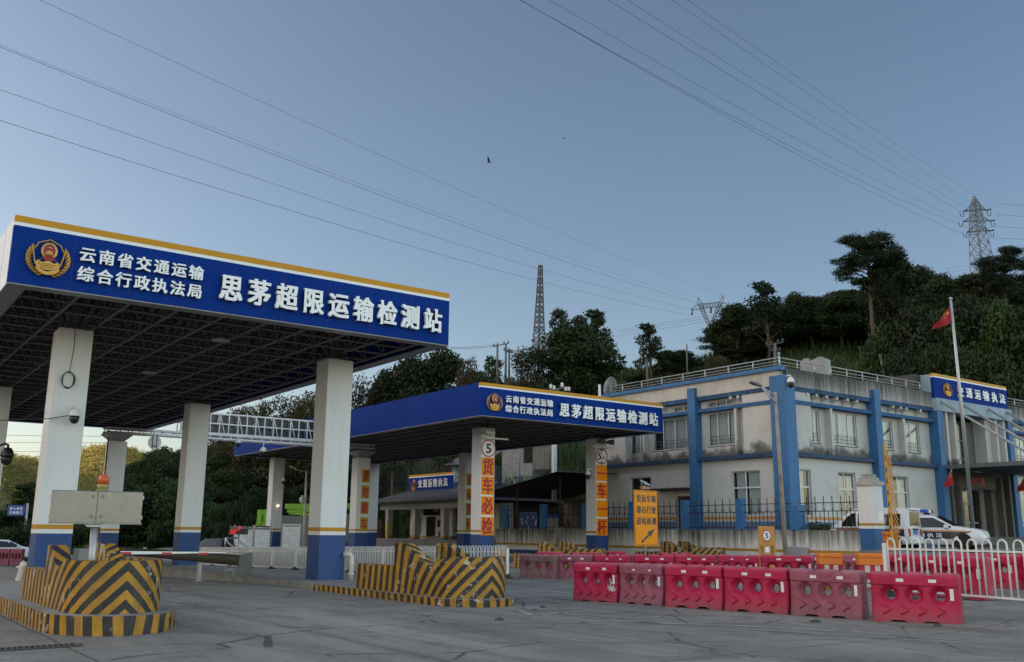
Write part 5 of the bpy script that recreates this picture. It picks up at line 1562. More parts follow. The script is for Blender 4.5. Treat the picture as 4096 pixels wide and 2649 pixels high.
# things on the roof
for px_, rad, lab in ((3285, 0.62, "larger ribbed steel water tank on the office roof behind the railing"), (3228, 0.42, "smaller ribbed steel water tank, left of the larger one on the office roof")):
    q = ony(px_, 1497, 36.0 + (2 if rad < 0.5 else 0))
    r = thing("water_tank", lab, "water tank", (q.x, q.y, 9.95), 0, "steel tanks on the office roof")
    top = ony(px_, 1446 if rad > 0.5 else 1452, q.y).z - 9.95
    pf = []
    n = 14
    for k in range(n): pf += [(rad, top * k / n), (rad * 0.955, top * (k + 0.5) / n)]
    m_tank = paint("tank steel", (0.26, 0.255, 0.24), 0.55, 0.15, 2, metal=0.4)
    b = MB(); b.lathe(pf + [(rad, top), (rad * 0.75, top + 0.12), (0.22, top + 0.2), (0.2, top + 0.26), (0.01, top + 0.27)], n=24); b.build("tank_shell", m_tank, r, rel=False)
q = onx(2436, 1545, 41.2)
r = thing("grid_dish", "wire grid dish aerial at the left end of the office roof railing", "dish aerial", (q.x, q.y, 10.3))
b = MB()
zc = q.z - 10.3
for k in range(-8, 9):
    u = k / 8 * 0.55; hh = math.sqrt(max(0, 0.62 ** 2 - u * u)) * 1.0
    b.tube([(0.25 * ((u * u + t * t) / 0.4) - 0.1, u, zc + t) for t in [hh * s / 5 for s in range(-5, 6)]], 0.010, 4)
for rr in (0.25, 0.62):
    b.tube([(0.25 * rr * rr / 0.4 - 0.1, rr * 0.9 * math.cos(t * 0.2618), zc + rr * math.sin(t * 0.2618)) for t in range(25)], 0.014, 4)
b.build("dish_grid", m_galv, r, rel=False)
b = MB(); b.tube([(0.2, 0, -0.3), (0.2, 0, zc)], 0.035, 6); b.tube([(-0.1, 0, zc), (-0.55, -0.1, zc - 0.05)], 0.02, 5); b.build("mast", m_galv, r, rel=False)

# ------------------------------------------------------------------ yard wall, iron fence, gate pillar
m_wall = stained("yard wall", (0.60, 0.585, 0.55), 1.86, 0.9, (0.040, 0.040, 0.038), 0.95, 1.3, 4.0, 0.66)
m_iron = paint("wrought iron", (0.022, 0.014, 0.012), 0.6, 0.3, 4)
WX = 38.2
yw = thing("yard_wall", "low white wall streaked black with blue posts and spiked iron fence, before the office", "wall", (WX, 25.7, 0))
b = MB()
for y0, y1 in ((25.66, 47.05), (47.5, 54.2)): b.box(WX, WX + 0.24, y0, y1, -0.4, 1.855, 0)
b.build("wall", m_wall, yw)
b = MB()
for y0, y1 in ((25.66, 47.05), (47.5, 54.2)): b.box(WX - 0.012, WX - 0.001, y0, y1, 0.80, 0.93, 0)
b.box(WX - 0.012, WX - 0.001, 47.5, 54.2, 0.2, 0.5, 1); b.box(WX - 0.012, WX - 0.001, 47.5, 54.2, 0.5, 0.66, 2)
b.build("wall_stripe", [paint("wall stripe ochre", (0.34, 0.19, 0.02), 0.7, 0.25, 2), m_colblue, m_white], yw)
b = MB(); b.box(WX - 0.06, WX + 0.3, 47.05, 47.5, -0.4, 1.95); b.build("wall_pier", m_conc, yw)
pys = [onx(p_, 2060, WX).y for p_ in (3177, 2957, 2735, 2525, 2337, 2168, 2018)]
for i, y in enumerate(pys):
    if i == 0: continue
    b = MB(); b.box(WX - 0.05, WX + 0.30, y - 0.20, y + 0.20, 1.856, 3.42); b.build("fence_post", m_ob, yw)
b = MB(); b.box(WX - 0.06, WX + 0.5, pys[0] - 0.22, pys[0] + 0.22, 1.856, 3.0); b.build("fence_post", m_ob, yw)
def iron_panel(y0, y1):
    b = MB(); x = WX + 0.12
    for z in (1.95, 2.73, 3.12): b.box(x - 0.02, x + 0.02, y0, y1, z - 0.02, z + 0.02)
    n = max(3, round((y1 - y0) / 0.47)); st = (y1 - y0) / n
    for k in range(n + 1):
        y = y0 + k * st
        tall = 0 < k < n
        if tall:
            b.box(x - 0.014, x + 0.014, y - 0.014, y + 0.014, 1.95, 3.33)
            b.add([(x - 0.006, y - 0.035, 3.33), (x + 0.006, y - 0.035, 3.33), (x + 0.006, y + 0.035, 3.33), (x - 0.006, y + 0.035, 3.33), (x, y, 3.47), (x, y, 3.29)], [(0, 1, 4), (1, 2, 4), (2, 3, 4), (3, 0, 4), (1, 0, 5), (2, 1, 5), (3, 2, 5), (0, 3, 5)])
            for s in (1, -1):
                b.tube([(x, y + s * (0.02 + 0.09 * math.sin(t / 8 * 3.0)), 3.08 - 0.30 * t / 8) for t in range(9)], 0.008, 4)
                b.tube([(x, y + s * (0.06 + 0.035 * math.cos(t * 0.9)), 2.80 + 0.035 * math.sin(t * 0.9)) for t in range(7)], 0.007, 4)
                b.tube([(x, y + s * (0.05 + 0.03 * math.cos(t * 0.9)), 2.32 + 0.03 * math.sin(t * 0.9)) for t in range(7)], 0.006, 4)
        if k < n: b.box(x - 0.011, x + 0.011, y + st / 2 - 0.011, y + st / 2 + 0.011, 1.95, 2.73)
    b.build("iron_panel", m_iron, yw)
ed = [25.66] + pys + [54.2]
for a, c in zip(ed, ed[1:]):
    iron_panel(a + (0.2 if a != 25.66 else 0.02), c - 0.2)

gp = thing("gate_pillar", "white and blue gate pillar with a crumbling stepped cap", "pillar", (38.6, 25.28, 0))
b = MB()
X0, X1, Y0, Y1 = 38.2, 39.0, 24.9, 25.66
for z0, z1, mm in ((-0.4, 1.93, 1), (1.93, 2.06, 0), (2.06, 2.17, 2), (2.17, 3.86, 0)): b.box(X0, X1, Y0, Y1, z0, z1, mm)
b.build("shaft", [m_colwhite, paint("pillar blue", (0.016, 0.090, 0.26), 0.6, 0.2, 1), MATS["wall stripe ochre"]], gp)
b = MB(); b.box(X0 - 0.09, X1 + 0.09, Y0 - 0.09, Y1 + 0.09, 3.86, 4.03); b.box(X0 + 0.06, X1 - 0.06, Y0 + 0.06, Y1 - 0.06, 4.03, 4.2); b.box(X0 + 0.15, X1 - 0.15, Y0 + 0.15, Y1 - 0.15, 4.2, 4.36)
b.build("cap", stained("cap stone", (0.42, 0.40, 0.37), 4.4, 3.9, (0.06, 0.06, 0.058), 0.8, 1.0, 9), gp)
b = MB(); b.box(38.55, 38.9, Y0 - 0.012, Y0 - 0.002, 2.28, 2.62); b.build("plaque", m_sgw, gp)
# loose metal sheet leaning on the wall, bush
b = MB()
p0 = onx(3150, 2200, WX - 0.10); p1 = onx(3232, 2200, WX - 0.10)
b.add([(WX - 0.25, p0.y, 0.2), (WX - 0.25, p1.y, 0.2), (WX - 0.05, p1.y, 1.04), (WX - 0.05, p0.y, 1.08), (WX - 0.22, p0.y, 0.2), (WX - 0.22, p1.y, 0.2), (WX - 0.02, p1.y, 1.04), (WX - 0.02, p0.y, 1.08)], [(0, 1, 2, 3), (7, 6, 5, 4), (0, 3, 7, 4), (1, 5, 6, 2), (3, 2, 6, 7)])
tag(b.build("metal_sheet", paint("dull sheet", (0.30, 0.32, 0.35), 0.35, 0.2, 2, metal=0.5)), "bluish grey metal sheet leaning on the streaked wall beside the lamp post", "panel")

# raised yellow folding boom
q = atd(3566, 2214, 41.0)
bo = thing("boom_barrier", "raised yellow boom with hanging slats beside the gate pillar", "barrier gate", (q.x, q.y, 0.6), R_(-36))
b = MB(); b.rbox(-0.27, 0.27, -0.2, 0.2, -0.3, 1.05, 0.05); b.rbox(-0.29, 0.29, -0.22, 0.22, 1.05, 1.22, 0.06); b.build("boom_housing", m_orange, bo, rel=False)
b = MB(); b.add([(-0.10, -0.28, 0.7), (0.06, -0.28, 0.7), (-0.01, -0.28, 5.1), (-0.11, -0.28, 5.1), (-0.10, -0.22, 0.7), (0.06, -0.22, 0.7), (-0.01, -0.22, 5.1), (-0.11, -0.22, 5.1)], [(0, 1, 2, 3), (7, 6, 5, 4), (0, 3, 7, 4), (1, 5, 6, 2), (3, 2, 6, 7), (0, 4, 5, 1)])
arm = b.build("boom_arm", paint("boom yellow", (0.52, 0.24, 0.012), 0.5, 0.15, 2), bo, rel=False)
b = MB()
for k in range(16):
    z = 4.75 - k * 0.27; b.bar((0.0 + 0.004 * k, -0.25, z), (0.20 + 0.012 * k, -0.25, z - 0.62), 0.022, 0.05)
b.build("hanging_slat", paint("slat orange", (0.48, 0.20, 0.03), 0.5, 0.2, 3), arm, rel=False)
b = MB()
for k in range(7):
    z = 1.3 + 0.5 * k; b.box(-0.105 + 0.002 * k, -0.045, -0.286, -0.281, z, z + 0.18)
b.build("black_mark", m_black, arm, rel=False)

# ------------------------------------------------------------------ yellow signs
def sign_panel(name, lab, px0, px1, ytop, ybot, dl, dr, cat):
    a = atd(px0, ytop, dl); c = atd(px1, ytop, dr)
    ang = math.atan2(c.y - a.y, c.x - a.x); w = math.hypot(c.x - a.x, c.y - a.y)
    z1 = (a.z + c.z) / 2; z0 = atd((px0 + px1) / 2, ybot, (dl + dr) / 2).z
    mid = (a + c) / 2
    r = thing(name, lab, cat, (mid.x, mid.y, 0), ang)
    return r, w, z0, z1
m_sy = paint("sign amber sheeting", (0.74, 0.255, 0.003), 0.5, 0.06, 1.2, spec=0.2)
r, w, z0, z1 = sign_panel("arrow_sign", "tall amber direction board with black characters and an up-right arrow", 2533, 2627, 1962, 2184, 35.6, 36.6, "road sign")
b = MB(); b.rbox(-w / 2, w / 2, -0.03, 0.0, z0, z1, 0.015, 0)
for (x0, x1, a0, a1) in ((-w / 2 + 0.03, w / 2 - 0.03, z1 - 0.05, z1 - 0.03), (-w / 2 + 0.03, w / 2 - 0.03, z0 + 0.03, z0 + 0.05), (-w / 2 + 0.03, -w / 2 + 0.05, z0 + 0.05, z1 - 0.05), (w / 2 - 0.05, w / 2 - 0.03, z0 + 0.05, z1 - 0.05)):
    b.box(x0, x1, -0.034, -0.03, a0, a1, 1)
b.build("sign_plate", [m_sy, m_black], r, rel=False)
b = MB(); H_ = z1 - z0; Ts_ = Matrix.Translation((0, -0.0305, 0))
for t, ztop in (("货运车辆", 0.915), ("靠右行驶", 0.715), ("进站检测", 0.515)):
    chars(b, t, -w * 0.40, w * 0.42, z0 + H_ * (ztop - 0.135), z0 + H_ * ztop, Ts_, 0, 0.034, 0.005, 0.9)
ar = [(-0.22, 0.075), (0.06, 0.215), (0.02, 0.245), (0.30, 0.315), (0.15, 0.17), (0.115, 0.195), (-0.17, 0.05)]
b.add([(x * w / 0.86, -0.036, z0 + y * H_) for x, y in ar], [tuple(range(len(ar) - 1, -1, -1))])
b.build("lettering", m_black, r, rel=False)
b = MB(); b.tube([(0, 0.05, -0.2), (0, 0.05, z1 - 0.1)], 0.045, 10); b.build("post", m_galv, r, rel=False)
fl = thing("flasher_lamp", "solar panel flasher with red and blue lenses on top of the amber arrow board", "warning light", (r.location.x, r.location.y, z1), r.rotation_euler.z)
b = MB(); b.box(-0.25, -0.03, -0.06, 0.06, 0.05, 0.15, 0); b.box(0.03, 0.25, -0.06, 0.06, 0.05, 0.15, 1); b.box(-0.03, 0.03, -0.07, 0.07, 0.0, 0.24, 2); b.build("lens_bar", [paint("lens amber", (0.3, 0.12, 0.01), 0.3, 0.1, 4), paint("lens red", (0.33, 0.03, 0.025), 0.3, 0.1, 4), paint("flasher body", (0.08, 0.1, 0.15), 0.5, 0.1, 4)], fl, rel=False)
b = MB(); b.add([(-0.2, -0.17, 0.24), (0.14, -0.17, 0.20), (0.20, 0.15, 0.36), (-0.14, 0.15, 0.40), (-0.2, -0.17, 0.22), (0.14, -0.17, 0.18), (0.20, 0.15, 0.34), (-0.14, 0.15, 0.38)], [(0, 1, 2, 3), (7, 6, 5, 4), (0, 4, 5, 1), (1, 5, 6, 2), (2, 6, 7, 3), (3, 7, 4, 0)]); b.build("solar_panel", paint("solar cells", (0.35, 0.36, 0.38), 0.25, 0.1, 3), fl, rel=False)

r, w, z0, z1 = sign_panel("speed_board", "small faded amber board with a round 5 sign, behind the second barrier row", 3030, 3096, 2105, 2216, 35.4, 35.6, "road sign")
b = MB(); b.rbox(-w / 2, w / 2, -0.03, 0, 0.0, z1, 0.01, 0); b.build("sign_plate", [paint("faded amber", (0.44, 0.19, 0.025), 0.5, 0.15, 3, dirt=(0.52, 0.3, 0.1), dirt_amt=0.5)], r, rel=False)
b = MB(); cz = z1 - 0.35; R0 = w * 0.27
b.disc((0, -0.037, cz), R0, R0 * 1.15, 30, 0, 0.007); b.disc((0, -0.042, cz), R0 * 0.8, R0 * 0.92, 30, 1, 0.005)
b.box(-0.09, 0.08, -0.034, -0.03, cz - 0.62, cz - 0.42, 1); b.build("sign_disc", [MATS["sign rim red"], m_sgw], r, rel=False)
b = MB(); T_ = Matrix.Translation((0, -0.0425, 0)); text(b, "5", -R0 * 0.32, R0 * 0.32, cz - R0 * 0.5, cz + R0 * 0.52, T_, 0, 0.03, 0.004)
T_ = Matrix.Translation((0, -0.0305, 0))
for col, xx in (("前车驶出后", -w * 0.40), ("请您匀速过", w * 0.22)):
    for k, ch in enumerate(col): chars(b, ch, xx, xx + w * 0.18, cz - 0.50 - 0.145 * k, cz - 0.37 - 0.145 * k, T_, 0, 0.02, 0.004, 1.0)
b.build("lettering", paint("faded black", (0.06, 0.045, 0.03), 0.6, 0.2, 5), r, rel=False)

# ------------------------------------------------------------------ lamp posts, flagpole, flags
q = atd(3144, 2225, 38.6); g0 = 0.15
lp = thing("street_lamp", "worn beige street lamp with a single arm in front of the office corner", "street lamp", (q.x, q.y, g0))
tp = atd(3100, 1568, 38.6); hd_ = atd(3042, 1545, 38.6); he = atd(2998, 1529, 38.6)
b = MB(); b.tube([(q.x, q.y, g0), ((q.x * 0.45 + tp.x * 0.55), (q.y * 0.45 + tp.y * 0.55), 4.4), (tp.x, tp.y, tp.z)], [0.10, 0.08, 0.06], 10)
b.build("pole", paint("lamp pole paint", (0.33, 0.29, 0.235), 0.7, 0.35, 3, dirt=(0.12, 0.085, 0.06), dirt_amt=0.75), lp)
b = MB(); b.tube([(tp.x, tp.y, tp.z - 0.45), hd_], 0.035, 6); b.tube([(tp.x, tp.y, tp.z - 0.15), hd_], 0.03, 6); b.build("arm", m_galv, lp)
b = MB(); d = (he - hd_); d.normalize(); L_ = (he - hd_).length
sd_ = Vector((-d.y, d.x, 0)).normalized(); up_ = d.cross(sd_)
if up_.z < 0: up_ = -up_
rows = []
for t, wd, th_ in ((-0.1, 0.05, 0.05), (0.15, 0.10, 0.07), (0.6, 0.15, 0.06), (0.95, 0.12, 0.035), (1.05, 0.03, 0.015)):
    c_ = hd_ + d * L_ * t; rows += [c_ + sd_ * wd - up_ * th_ * 0.5, c_ + sd_ * wd * 0.7 + up_ * th_, c_ - sd_ * wd * 0.7 + up_ * th_, c_ - sd_ * wd - up_ * th_ * 0.5]
fs = [(0, 1, 2, 3), (19, 18, 17, 16)]
for a_ in range(4):
    for k in range(4): fs.append((a_ * 4 + k, a_ * 4 + (k + 1) % 4, a_ * 4 + 4 + (k + 1) % 4, a_ * 4 + 4 + k))
b.add(rows, fs, 0, False); b.build("lamp_head", paint("lamp head dark", (0.05, 0.055, 0.07), 0.4, 0.1, 4), lp)

q = atd(3897, 2150, 48.5); t = atd(3803, 1199, 48.5)
fp = thing("flagpole", "tall steel flagpole in front of the office entrance", "flagpole", (q.x, q.y, 1.0))
b = MB(); b.tube([(q.x, q.y, 1.0), (lerp(q.x, t.x, 0.5), lerp(q.y, t.y, 0.5), lerp(q.z, t.z, 0.5)), t], [0.10, 0.085, 0.06], 12); b.build("pole", m_galv, fp)
b = MB(); b.ball((t.x, t.y, t.z + 0.05), 0.09); b.build("finial", m_galv, fp)
m_flag = paint("flag red", (0.36, 0.008, 0.014), 0.75, 0.15, 2)
m_star = paint("flag star", (0.75, 0.42, 0.02), 0.6, 0.1, 3)
def flagmesh(parent, quad, stars, wav=0.08, n=14):
    """cloth between four world corners (hoist top, hoist bottom, fly bottom, fly top) with folds"""
    A, B_, Cc, D = [Vector(p) for p in quad]
    nrm = (B_ - A).cross(D - A).normalized()
    b = MB(); vv = []
    def P(u, v): return A.lerp(D, u).lerp(B_.lerp(Cc, u), v) + nrm * wav * (0.2 + u) * math.sin(u * 7 + v * 2.2)
    for i in range(n + 1):
        for j in range(n + 1): vv.append(P(i / n, j / n))
    fs = [(i * (n + 1) + j, i * (n + 1) + j + 1, (i + 1) * (n + 1) + j + 1, (i + 1) * (n + 1) + j) for i in range(n) for j in range(n)]
    b.add(vv, fs, 0, True)
    f = b.build("flag_cloth", m_flag, parent)
    b = MB()
    for (u, v, s) in stars:
        for sgn in (1, -1):
            ring = []
            for k in range(10):
                rr = s if k % 2 == 0 else s * 0.42; a = math.pi / 2 + k * math.pi / 5
                ring.append(P(u + rr * math.cos(a) * 0.66, v - rr * math.sin(a)) + nrm * 0.01 * sgn)
            b.add(ring, [tuple(range(10))])
    b.build("star", m_star, f)
S5 = ((0.16, 0.26, 0.15), (0.33, 0.10, 0.05), (0.39, 0.21, 0.05), (0.39, 0.35, 0.05), (0.33, 0.46, 0.05))
f = thing("national_flag", "red flag with yellow stars drooping from the tall flagpole", "flag", (t.x, t.y, t.z), 0, "red starred flags")
c1 = atd(3799, 1228, 48.5); c2 = atd(3807, 1292, 48.5); c3 = atd(3733, 1318, 48.2); c4 = atd(3741, 1296, 48.2)
flagmesh(f, (c1, c2, c3, c4), S5)
for (lab, pole0, pole1, cc) in (("small red flag on a slanted staff by the entrance pilaster", (3775, 1950, 55.8), (3808, 1876, 55.2), ((3806, 1882), (3779, 1934), (3776, 1950), (3818, 1940))),
                                ("small red flag cut by the picture's right edge, beside the entrance", (4066, 1968, 60), (4102, 1900, 59.4), ((4100, 1908), (4069, 1952), (4072, 1968), (4112, 1960)))):
    a = atd(*pole0); c = atd(*pole1)
    f = thing("national_flag", lab, "flag", a, 0, "red starred flags")
    b = MB(); b.tube([a, c], 0.022, 6); b.build("staff", m_galv, f)
    D_ = pole0[2] - 0.3
    flagmesh(f, (atd(*cc[0], D_), atd(*cc[3], D_), atd(*cc[2], D_), atd(*cc[1], D_)), S5, 0.03)

# ------------------------------------------------------------------ vegetation
LM = {
    "dark": leafmat("leaf dark green", (0.016, 0.030, 0.010), (0.032, 0.052, 0.014), (0.050, 0.062, 0.018)),
    "mid": leafmat("leaf mid green", (0.024, 0.050, 0.012), (0.046, 0.082, 0.018), (0.075, 0.095, 0.026)),
    "brown": leafmat("leaf brownish", (0.050, 0.042, 0.017), (0.085, 0.066, 0.026), (0.12, 0.08, 0.03)),
    "pine": leafmat("pine needles", (0.013, 0.026, 0.012), (0.022, 0.042, 0.016), (0.035, 0.055, 0.02)),
    "grass": leafmat("hill grass", (0.030, 0.060, 0.012), (0.055, 0.095, 0.022), (0.11, 0.11, 0.035)),
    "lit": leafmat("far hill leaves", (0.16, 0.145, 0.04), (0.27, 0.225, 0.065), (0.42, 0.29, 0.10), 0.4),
}
def rot_leaves(cen, nrm, size, rs, asp=0.55):
    """numpy: diamond leaves at cen with random roll about nrm"""
    n = len(cen)
    a = rs.normal(size=(n, 3)); u = np.cross(nrm, a); u /= np.linalg.norm(u, axis=1)[:, None] + 1e-9
    w = np.cross(nrm, u)
    s = size[:, None]
    p0 = cen - u * s; p1 = cen + w * s * asp; p2 = cen + u * s; p3 = cen - w * s * asp
    return np.stack([p0, p1, p2, p3], 1).reshape(-1, 3)
def leaf_mesh(name, verts, mat):
    n = len(verts) // 4
    me = bpy.data.meshes.new(name)
    me.vertices.add(len(verts)); me.vertices.foreach_set("co", verts.astype(np.float32).ravel())
    me.loops.add(n * 4); me.loops.foreach_set("vertex_index", np.arange(n * 4, dtype=np.int32))
    me.polygons.add(n); me.polygons.foreach_set("loop_start", np.arange(0, n * 4, 4, dtype=np.int32))
    try: me.polygons.foreach_set("loop_total", np.full(n, 4, dtype=np.int32))
    except Exception: pass
    me.materials.append(mat); me.update(calc_edges=True); me.validate()
    return me
def clump_crown(rs, clumps, per, size, spread=0.55, asp=0.55, up=0.4):
    """clumps: (x,y,z,rx,rz). leaves sit mostly on each clump's shell, facing outward"""
    out = []
    for (x, y, z, rx, rz) in clumps:
        k = max(6, int(per * rx * rx))
        d = rs.normal(size=(k, 3)); d /= np.linalg.norm(d, axis=1)[:, None]
        rad = rs.uniform(0.35, 1.0, k) ** spread * rs.normal(1.0, 0.17, k)
        c = np.array([x, y, z]) + d * rad[:, None] * np.array([rx, rx, rz])
        nrm = d * 0.6 + rs.normal(size=(k, 3)) * 0.7 + np.array([0, 0, up]); nrm /= np.linalg.norm(nrm, axis=1)[:, None]
        out.append(rot_leaves(c, nrm, size * rs.uniform(0.6, 1.3, k), rs, asp))
    return np.concatenate(out)
def limb_mesh(name, segs):
    b = MB()
    for pts, rr in segs: b.tube(pts, rr, 6, 0)
    o = b.build(name, m_bark); me = o.data; bpy.data.objects.remove(o); return me
TREES = {}
def make_tree(kind, seed):
    rs = np.random.RandomState(seed); rr = random.Random(seed)
    segs = []; cl = []
    if kind == "round":            # dense evergreen, height 10, crown to the ground third
        for k in range(26):
            a = rr.uniform(0, 6.283); t = rr.uniform(0, 1); z = 3.2 + 5.6 * t
            R0 = 3.0 * math.sin(math.pi * min(1, 0.30 + 0.66 * t)) * rr.uniform(0.35, 1.0)
            cl.append((R0 * math.cos(a), R0 * math.sin(a), z, rr.uniform(0.9, 1.7), rr.uniform(0.7, 1.3)))
        cl.append((0, 0, 9.2, 1.1, 0.8))
        segs.append(([(0, 0, -0.6), (0.1, 0, 2.5), (0, 0.15, 6)], [0.28, 0.22, 0.10]))
        for c in cl[:14]: segs.append(([(0.05, 0, 2.2 + c[2] * 0.25), (c[0] * 0.5, c[1] * 0.5, c[2] * 0.75), c[:3]], [0.10, 0.06, 0.02]))
        v = clump_crown(rs, cl, 270, 0.16); mat = "dark"
    elif kind == "open":           # tall broadleaf with gaps, height 11
        for k in range(15):
            a = k * 2.4 + rr.uniform(-0.4, 0.4); t = (k + 0.5) / 15; z = 3.6 + 6.9 * t
            R0 = (2.6 - 1.7 * t) * rr.uniform(0.55, 1.1)
            x, y = R0 * math.cos(a), R0 * math.sin(a)
            cl.append((x, y, z, rr.uniform(0.65, 1.15), rr.uniform(0.5, 0.9)))
            segs.append(([(0, 0, z - 1.6), (x * 0.55, y * 0.55, z - 0.5), (x, y, z)], [0.08, 0.05, 0.02]))
        segs.append(([(0, 0, -0.6), (0.15, 0.05, 3.5), (-0.1, 0.1, 7), (0, 0, 10.2)], [0.24, 0.18, 0.12, 0.04]))
        v = clump_crown(rs, cl, 300, 0.175); mat = "dark"
    elif kind == "pine":           # flat-topped tall pine, height 20
        for k in range(64):
            a = rr.uniform(0, 6.283); t = rr.uniform(0, 1) ** 0.5; z = 10.5 + 8.8 * t
            R0 = (4.3 if t > 0.45 else 2.6) * math.sqrt(rr.uniform(0.05, 1)) * (1 - 0.35 * max(0, t - 0.8) / 0.2)
            x, y = R0 * math.cos(a) + (-1.0 if t > 0.5 else 0.4), R0 * math.sin(a)
            cl.append((x, y, z, rr.uniform(0.9, 1.6), rr.uniform(0.4, 0.75)))
            segs.append(([(0, 0, z - 1.3), (x * 0.5, y * 0.5, z - 0.5), (x, y, z - 0.1)], [0.09, 0.06, 0.03]))
        segs.append(([(0, 0, -1), (0.2, 0.1, 8), (-0.1, 0, 14), (-0.5, 0, 18)], [0.30, 0.24, 0.18, 0.06]))
        v = clump_crown(rs, cl, 230, 0.22, asp=0.25, up=0.8); mat = "pine"
    elif kind == "brush":          # brownish twiggy tree, height 8
        for k in range(30):
            a = rr.uniform(0, 6.283); t = rr.uniform(0, 1); z = 1.6 + 5.8 * t
            R0 = 2.6 * (1 - 0.55 * abs(t - 0.45) * 1.6) * rr.uniform(0.3, 1.0)
            cl.append((R0 * math.cos(a), R0 * math.sin(a), z, rr.uniform(0.6, 1.2), rr.uniform(0.6, 1.1)))
            segs.append(([(0, 0, 0.5 + z * 0.2), (R0 * 0.6 * math.cos(a), R0 * 0.6 * math.sin(a), z * 0.7), (R0 * 1.1 * math.cos(a), R0 * 1.1 * math.sin(a), z + 0.6)], [0.07, 0.04, 0.012]))
        segs.append(([(0, 0, -0.6), (0, 0.1, 3)], [0.18, 0.1]))
        v = clump_crown(rs, cl, 240, 0.12, spread=0.4); mat = "brown"
    elif kind == "shrub":          # leafy shrub from the ground, height 4
        for k in range(16):
            a = rr.uniform(0, 6.283); t = rr.uniform(0, 1); z = 0.5 + 2.9 * t
            R0 = 2.0 * (1 - 0.5 * t) * rr.uniform(0.2, 1.0)
            cl.append((R0 * math.cos(a), R0 * math.sin(a), z, rr.uniform(0.6, 1.05), rr.uniform(0.5, 0.95)))
        for k in range(5): segs.append(([(0, 0, -0.4), (0.3 * math.cos(k * 1.3), 0.3 * math.sin(k * 1.3), 1.5), (0.7 * math.cos(k * 1.3), 0.7 * math.sin(k * 1.3), 3)], [0.05, 0.035, 0.01]))
        v = clump_crown(rs, cl, 260, 0.17); mat = "mid"
    elif kind in ("bamboo", "cane"):   # long arching blades, height 5
        n = 900 if kind == "bamboo" else 420
        bl = []
        for k in range(n):
            a = rr.uniform(0, 6.283); R0 = rr.uniform(0, 1.3); h = rr.uniform(1.0, 4.6); lean = rr.uniform(0.2, 1.5)
            x, y = R0 * math.cos(a), R0 * math.sin(a); dx, dy = math.cos(a + rr.uniform(-1, 1)), math.sin(a + rr.uniform(-1, 1)); L = rr.uniform(0.5, 1.1); w = rr.uniform(0.03, 0.06)
            b0 = np.array([x + dx * lean * 0.3, y + dy * lean * 0.3, h]); b1 = b0 + np.array([dx * L * 0.5, dy * L * 0.5, L * 0.35]); b2 = b0 + np.array([dx * L, dy * L, L * rr.uniform(-0.5, 0.2)])
            s = np.array([-dy, dx, 0]) * w
            bl += [b0, b1 - s, b2, b1 + s]
        for k in range(22): 
            a = rr.uniform(0, 6.283); segs.append(([(0.5 * math.cos(a), 0.5 * math.sin(a), -0.3), (0.8 * math.cos(a), 0.8 * math.sin(a), 2.2), (1.5 * math.cos(a), 1.5 * math.sin(a), 4.4)], [0.03, 0.025, 0.006]))
        v = np.array(bl); mat = "mid" if kind == "bamboo" else "grass"
    elif kind == "palm":           # feather palm, height 7
        bl = []
        for k in range(15):
            a = k * 2.4; L = rr.uniform(2.6, 3.4); el = rr.uniform(0.1, 1.0)
            prev = None
            for i in range(26):
                t = i / 25; r0 = L * t; z = 5.2 + r0 * el - 0.62 * (t ** 2) * L * (1.2 + el * 0.5)
                p_ = np.array([r0 * math.cos(a), r0 * math.sin(a), z])
                for sg in (1, -1):
                    ll = 0.85 * math.sin(math.pi * (0.12 + 0.85 * t)) + 0.1
                    tip = p_ + np.array([-math.sin(a) * sg * ll * 0.8 + math.cos(a) * ll * 0.45, math.cos(a) * sg * ll * 0.8 + math.sin(a) * ll * 0.45, -ll * 0.45])
                    s = np.array([math.cos(a), math.sin(a), 0]) * 0.035
                    m_ = (p_ + tip) / 2
                    bl += [p_, m_ + s, tip, m_ - s]
            segs.append(([(0, 0, 5.1)] + [(L * t * math.cos(a), L * t * math.sin(a), 5.2 + L * t * el - 0.62 * t * t * L * (1.2 + el * 0.5)) for t in (0.3, 0.6, 0.95)], [0.05, 0.035, 0.02, 0.008]))
        segs.append(([(0, 0, -0.5), (0.1, 0, 2.5), (0, 0.05, 5.2)], [0.2, 0.17, 0.15]))
        v = np.array(bl); mat = "dark"
    TREES[kind, seed] = (leaf_mesh("crown", v, LM[mat]), limb_mesh("trunk", segs))
NOMH0 = {"round": 10, "open": 10.9, "pine": 19.6, "brush": 8.2, "shrub": 4.0, "bamboo": 4.8, "cane": 4.8, "palm": 6.8}
NOMW0 = {"round": 8.4, "open": 6.4, "pine": 10, "brush": 6.5, "shrub": 5.2, "bamboo": 4.2, "cane": 4.2, "palm": 6.0}
for k_, sds in (("round", (1, 2, 3)), ("open", (4, 5, 6)), ("pine", (7, 8)), ("brush", (9, 10)), ("shrub", (11, 12, 13)), ("bamboo", (14,)), ("cane", (15,)), ("palm", (16, 17))):
    for s_ in sds: make_tree(k_, s_)
NOMH = {}; NOMW = {}
for k_ in NOMH0:
    hs, ws = [], []
    for (kk, s_), (cm, tm) in TREES.items():
        if kk != k_: continue
        co = np.empty(len(cm.vertices) * 3, dtype=np.float32); cm.vertices.foreach_get("co", co); co = co.reshape(-1, 3)
        hs.append(np.percentile(co[:, 2], 99.7)); ws.append(np.percentile(np.abs(co[:, 0]), 97) + np.percentile(np.abs(co[:, 1]), 97))
    NOMH[k_] = float(np.mean(hs)); NOMW[k_] = float(np.mean(ws))
_vm = {}
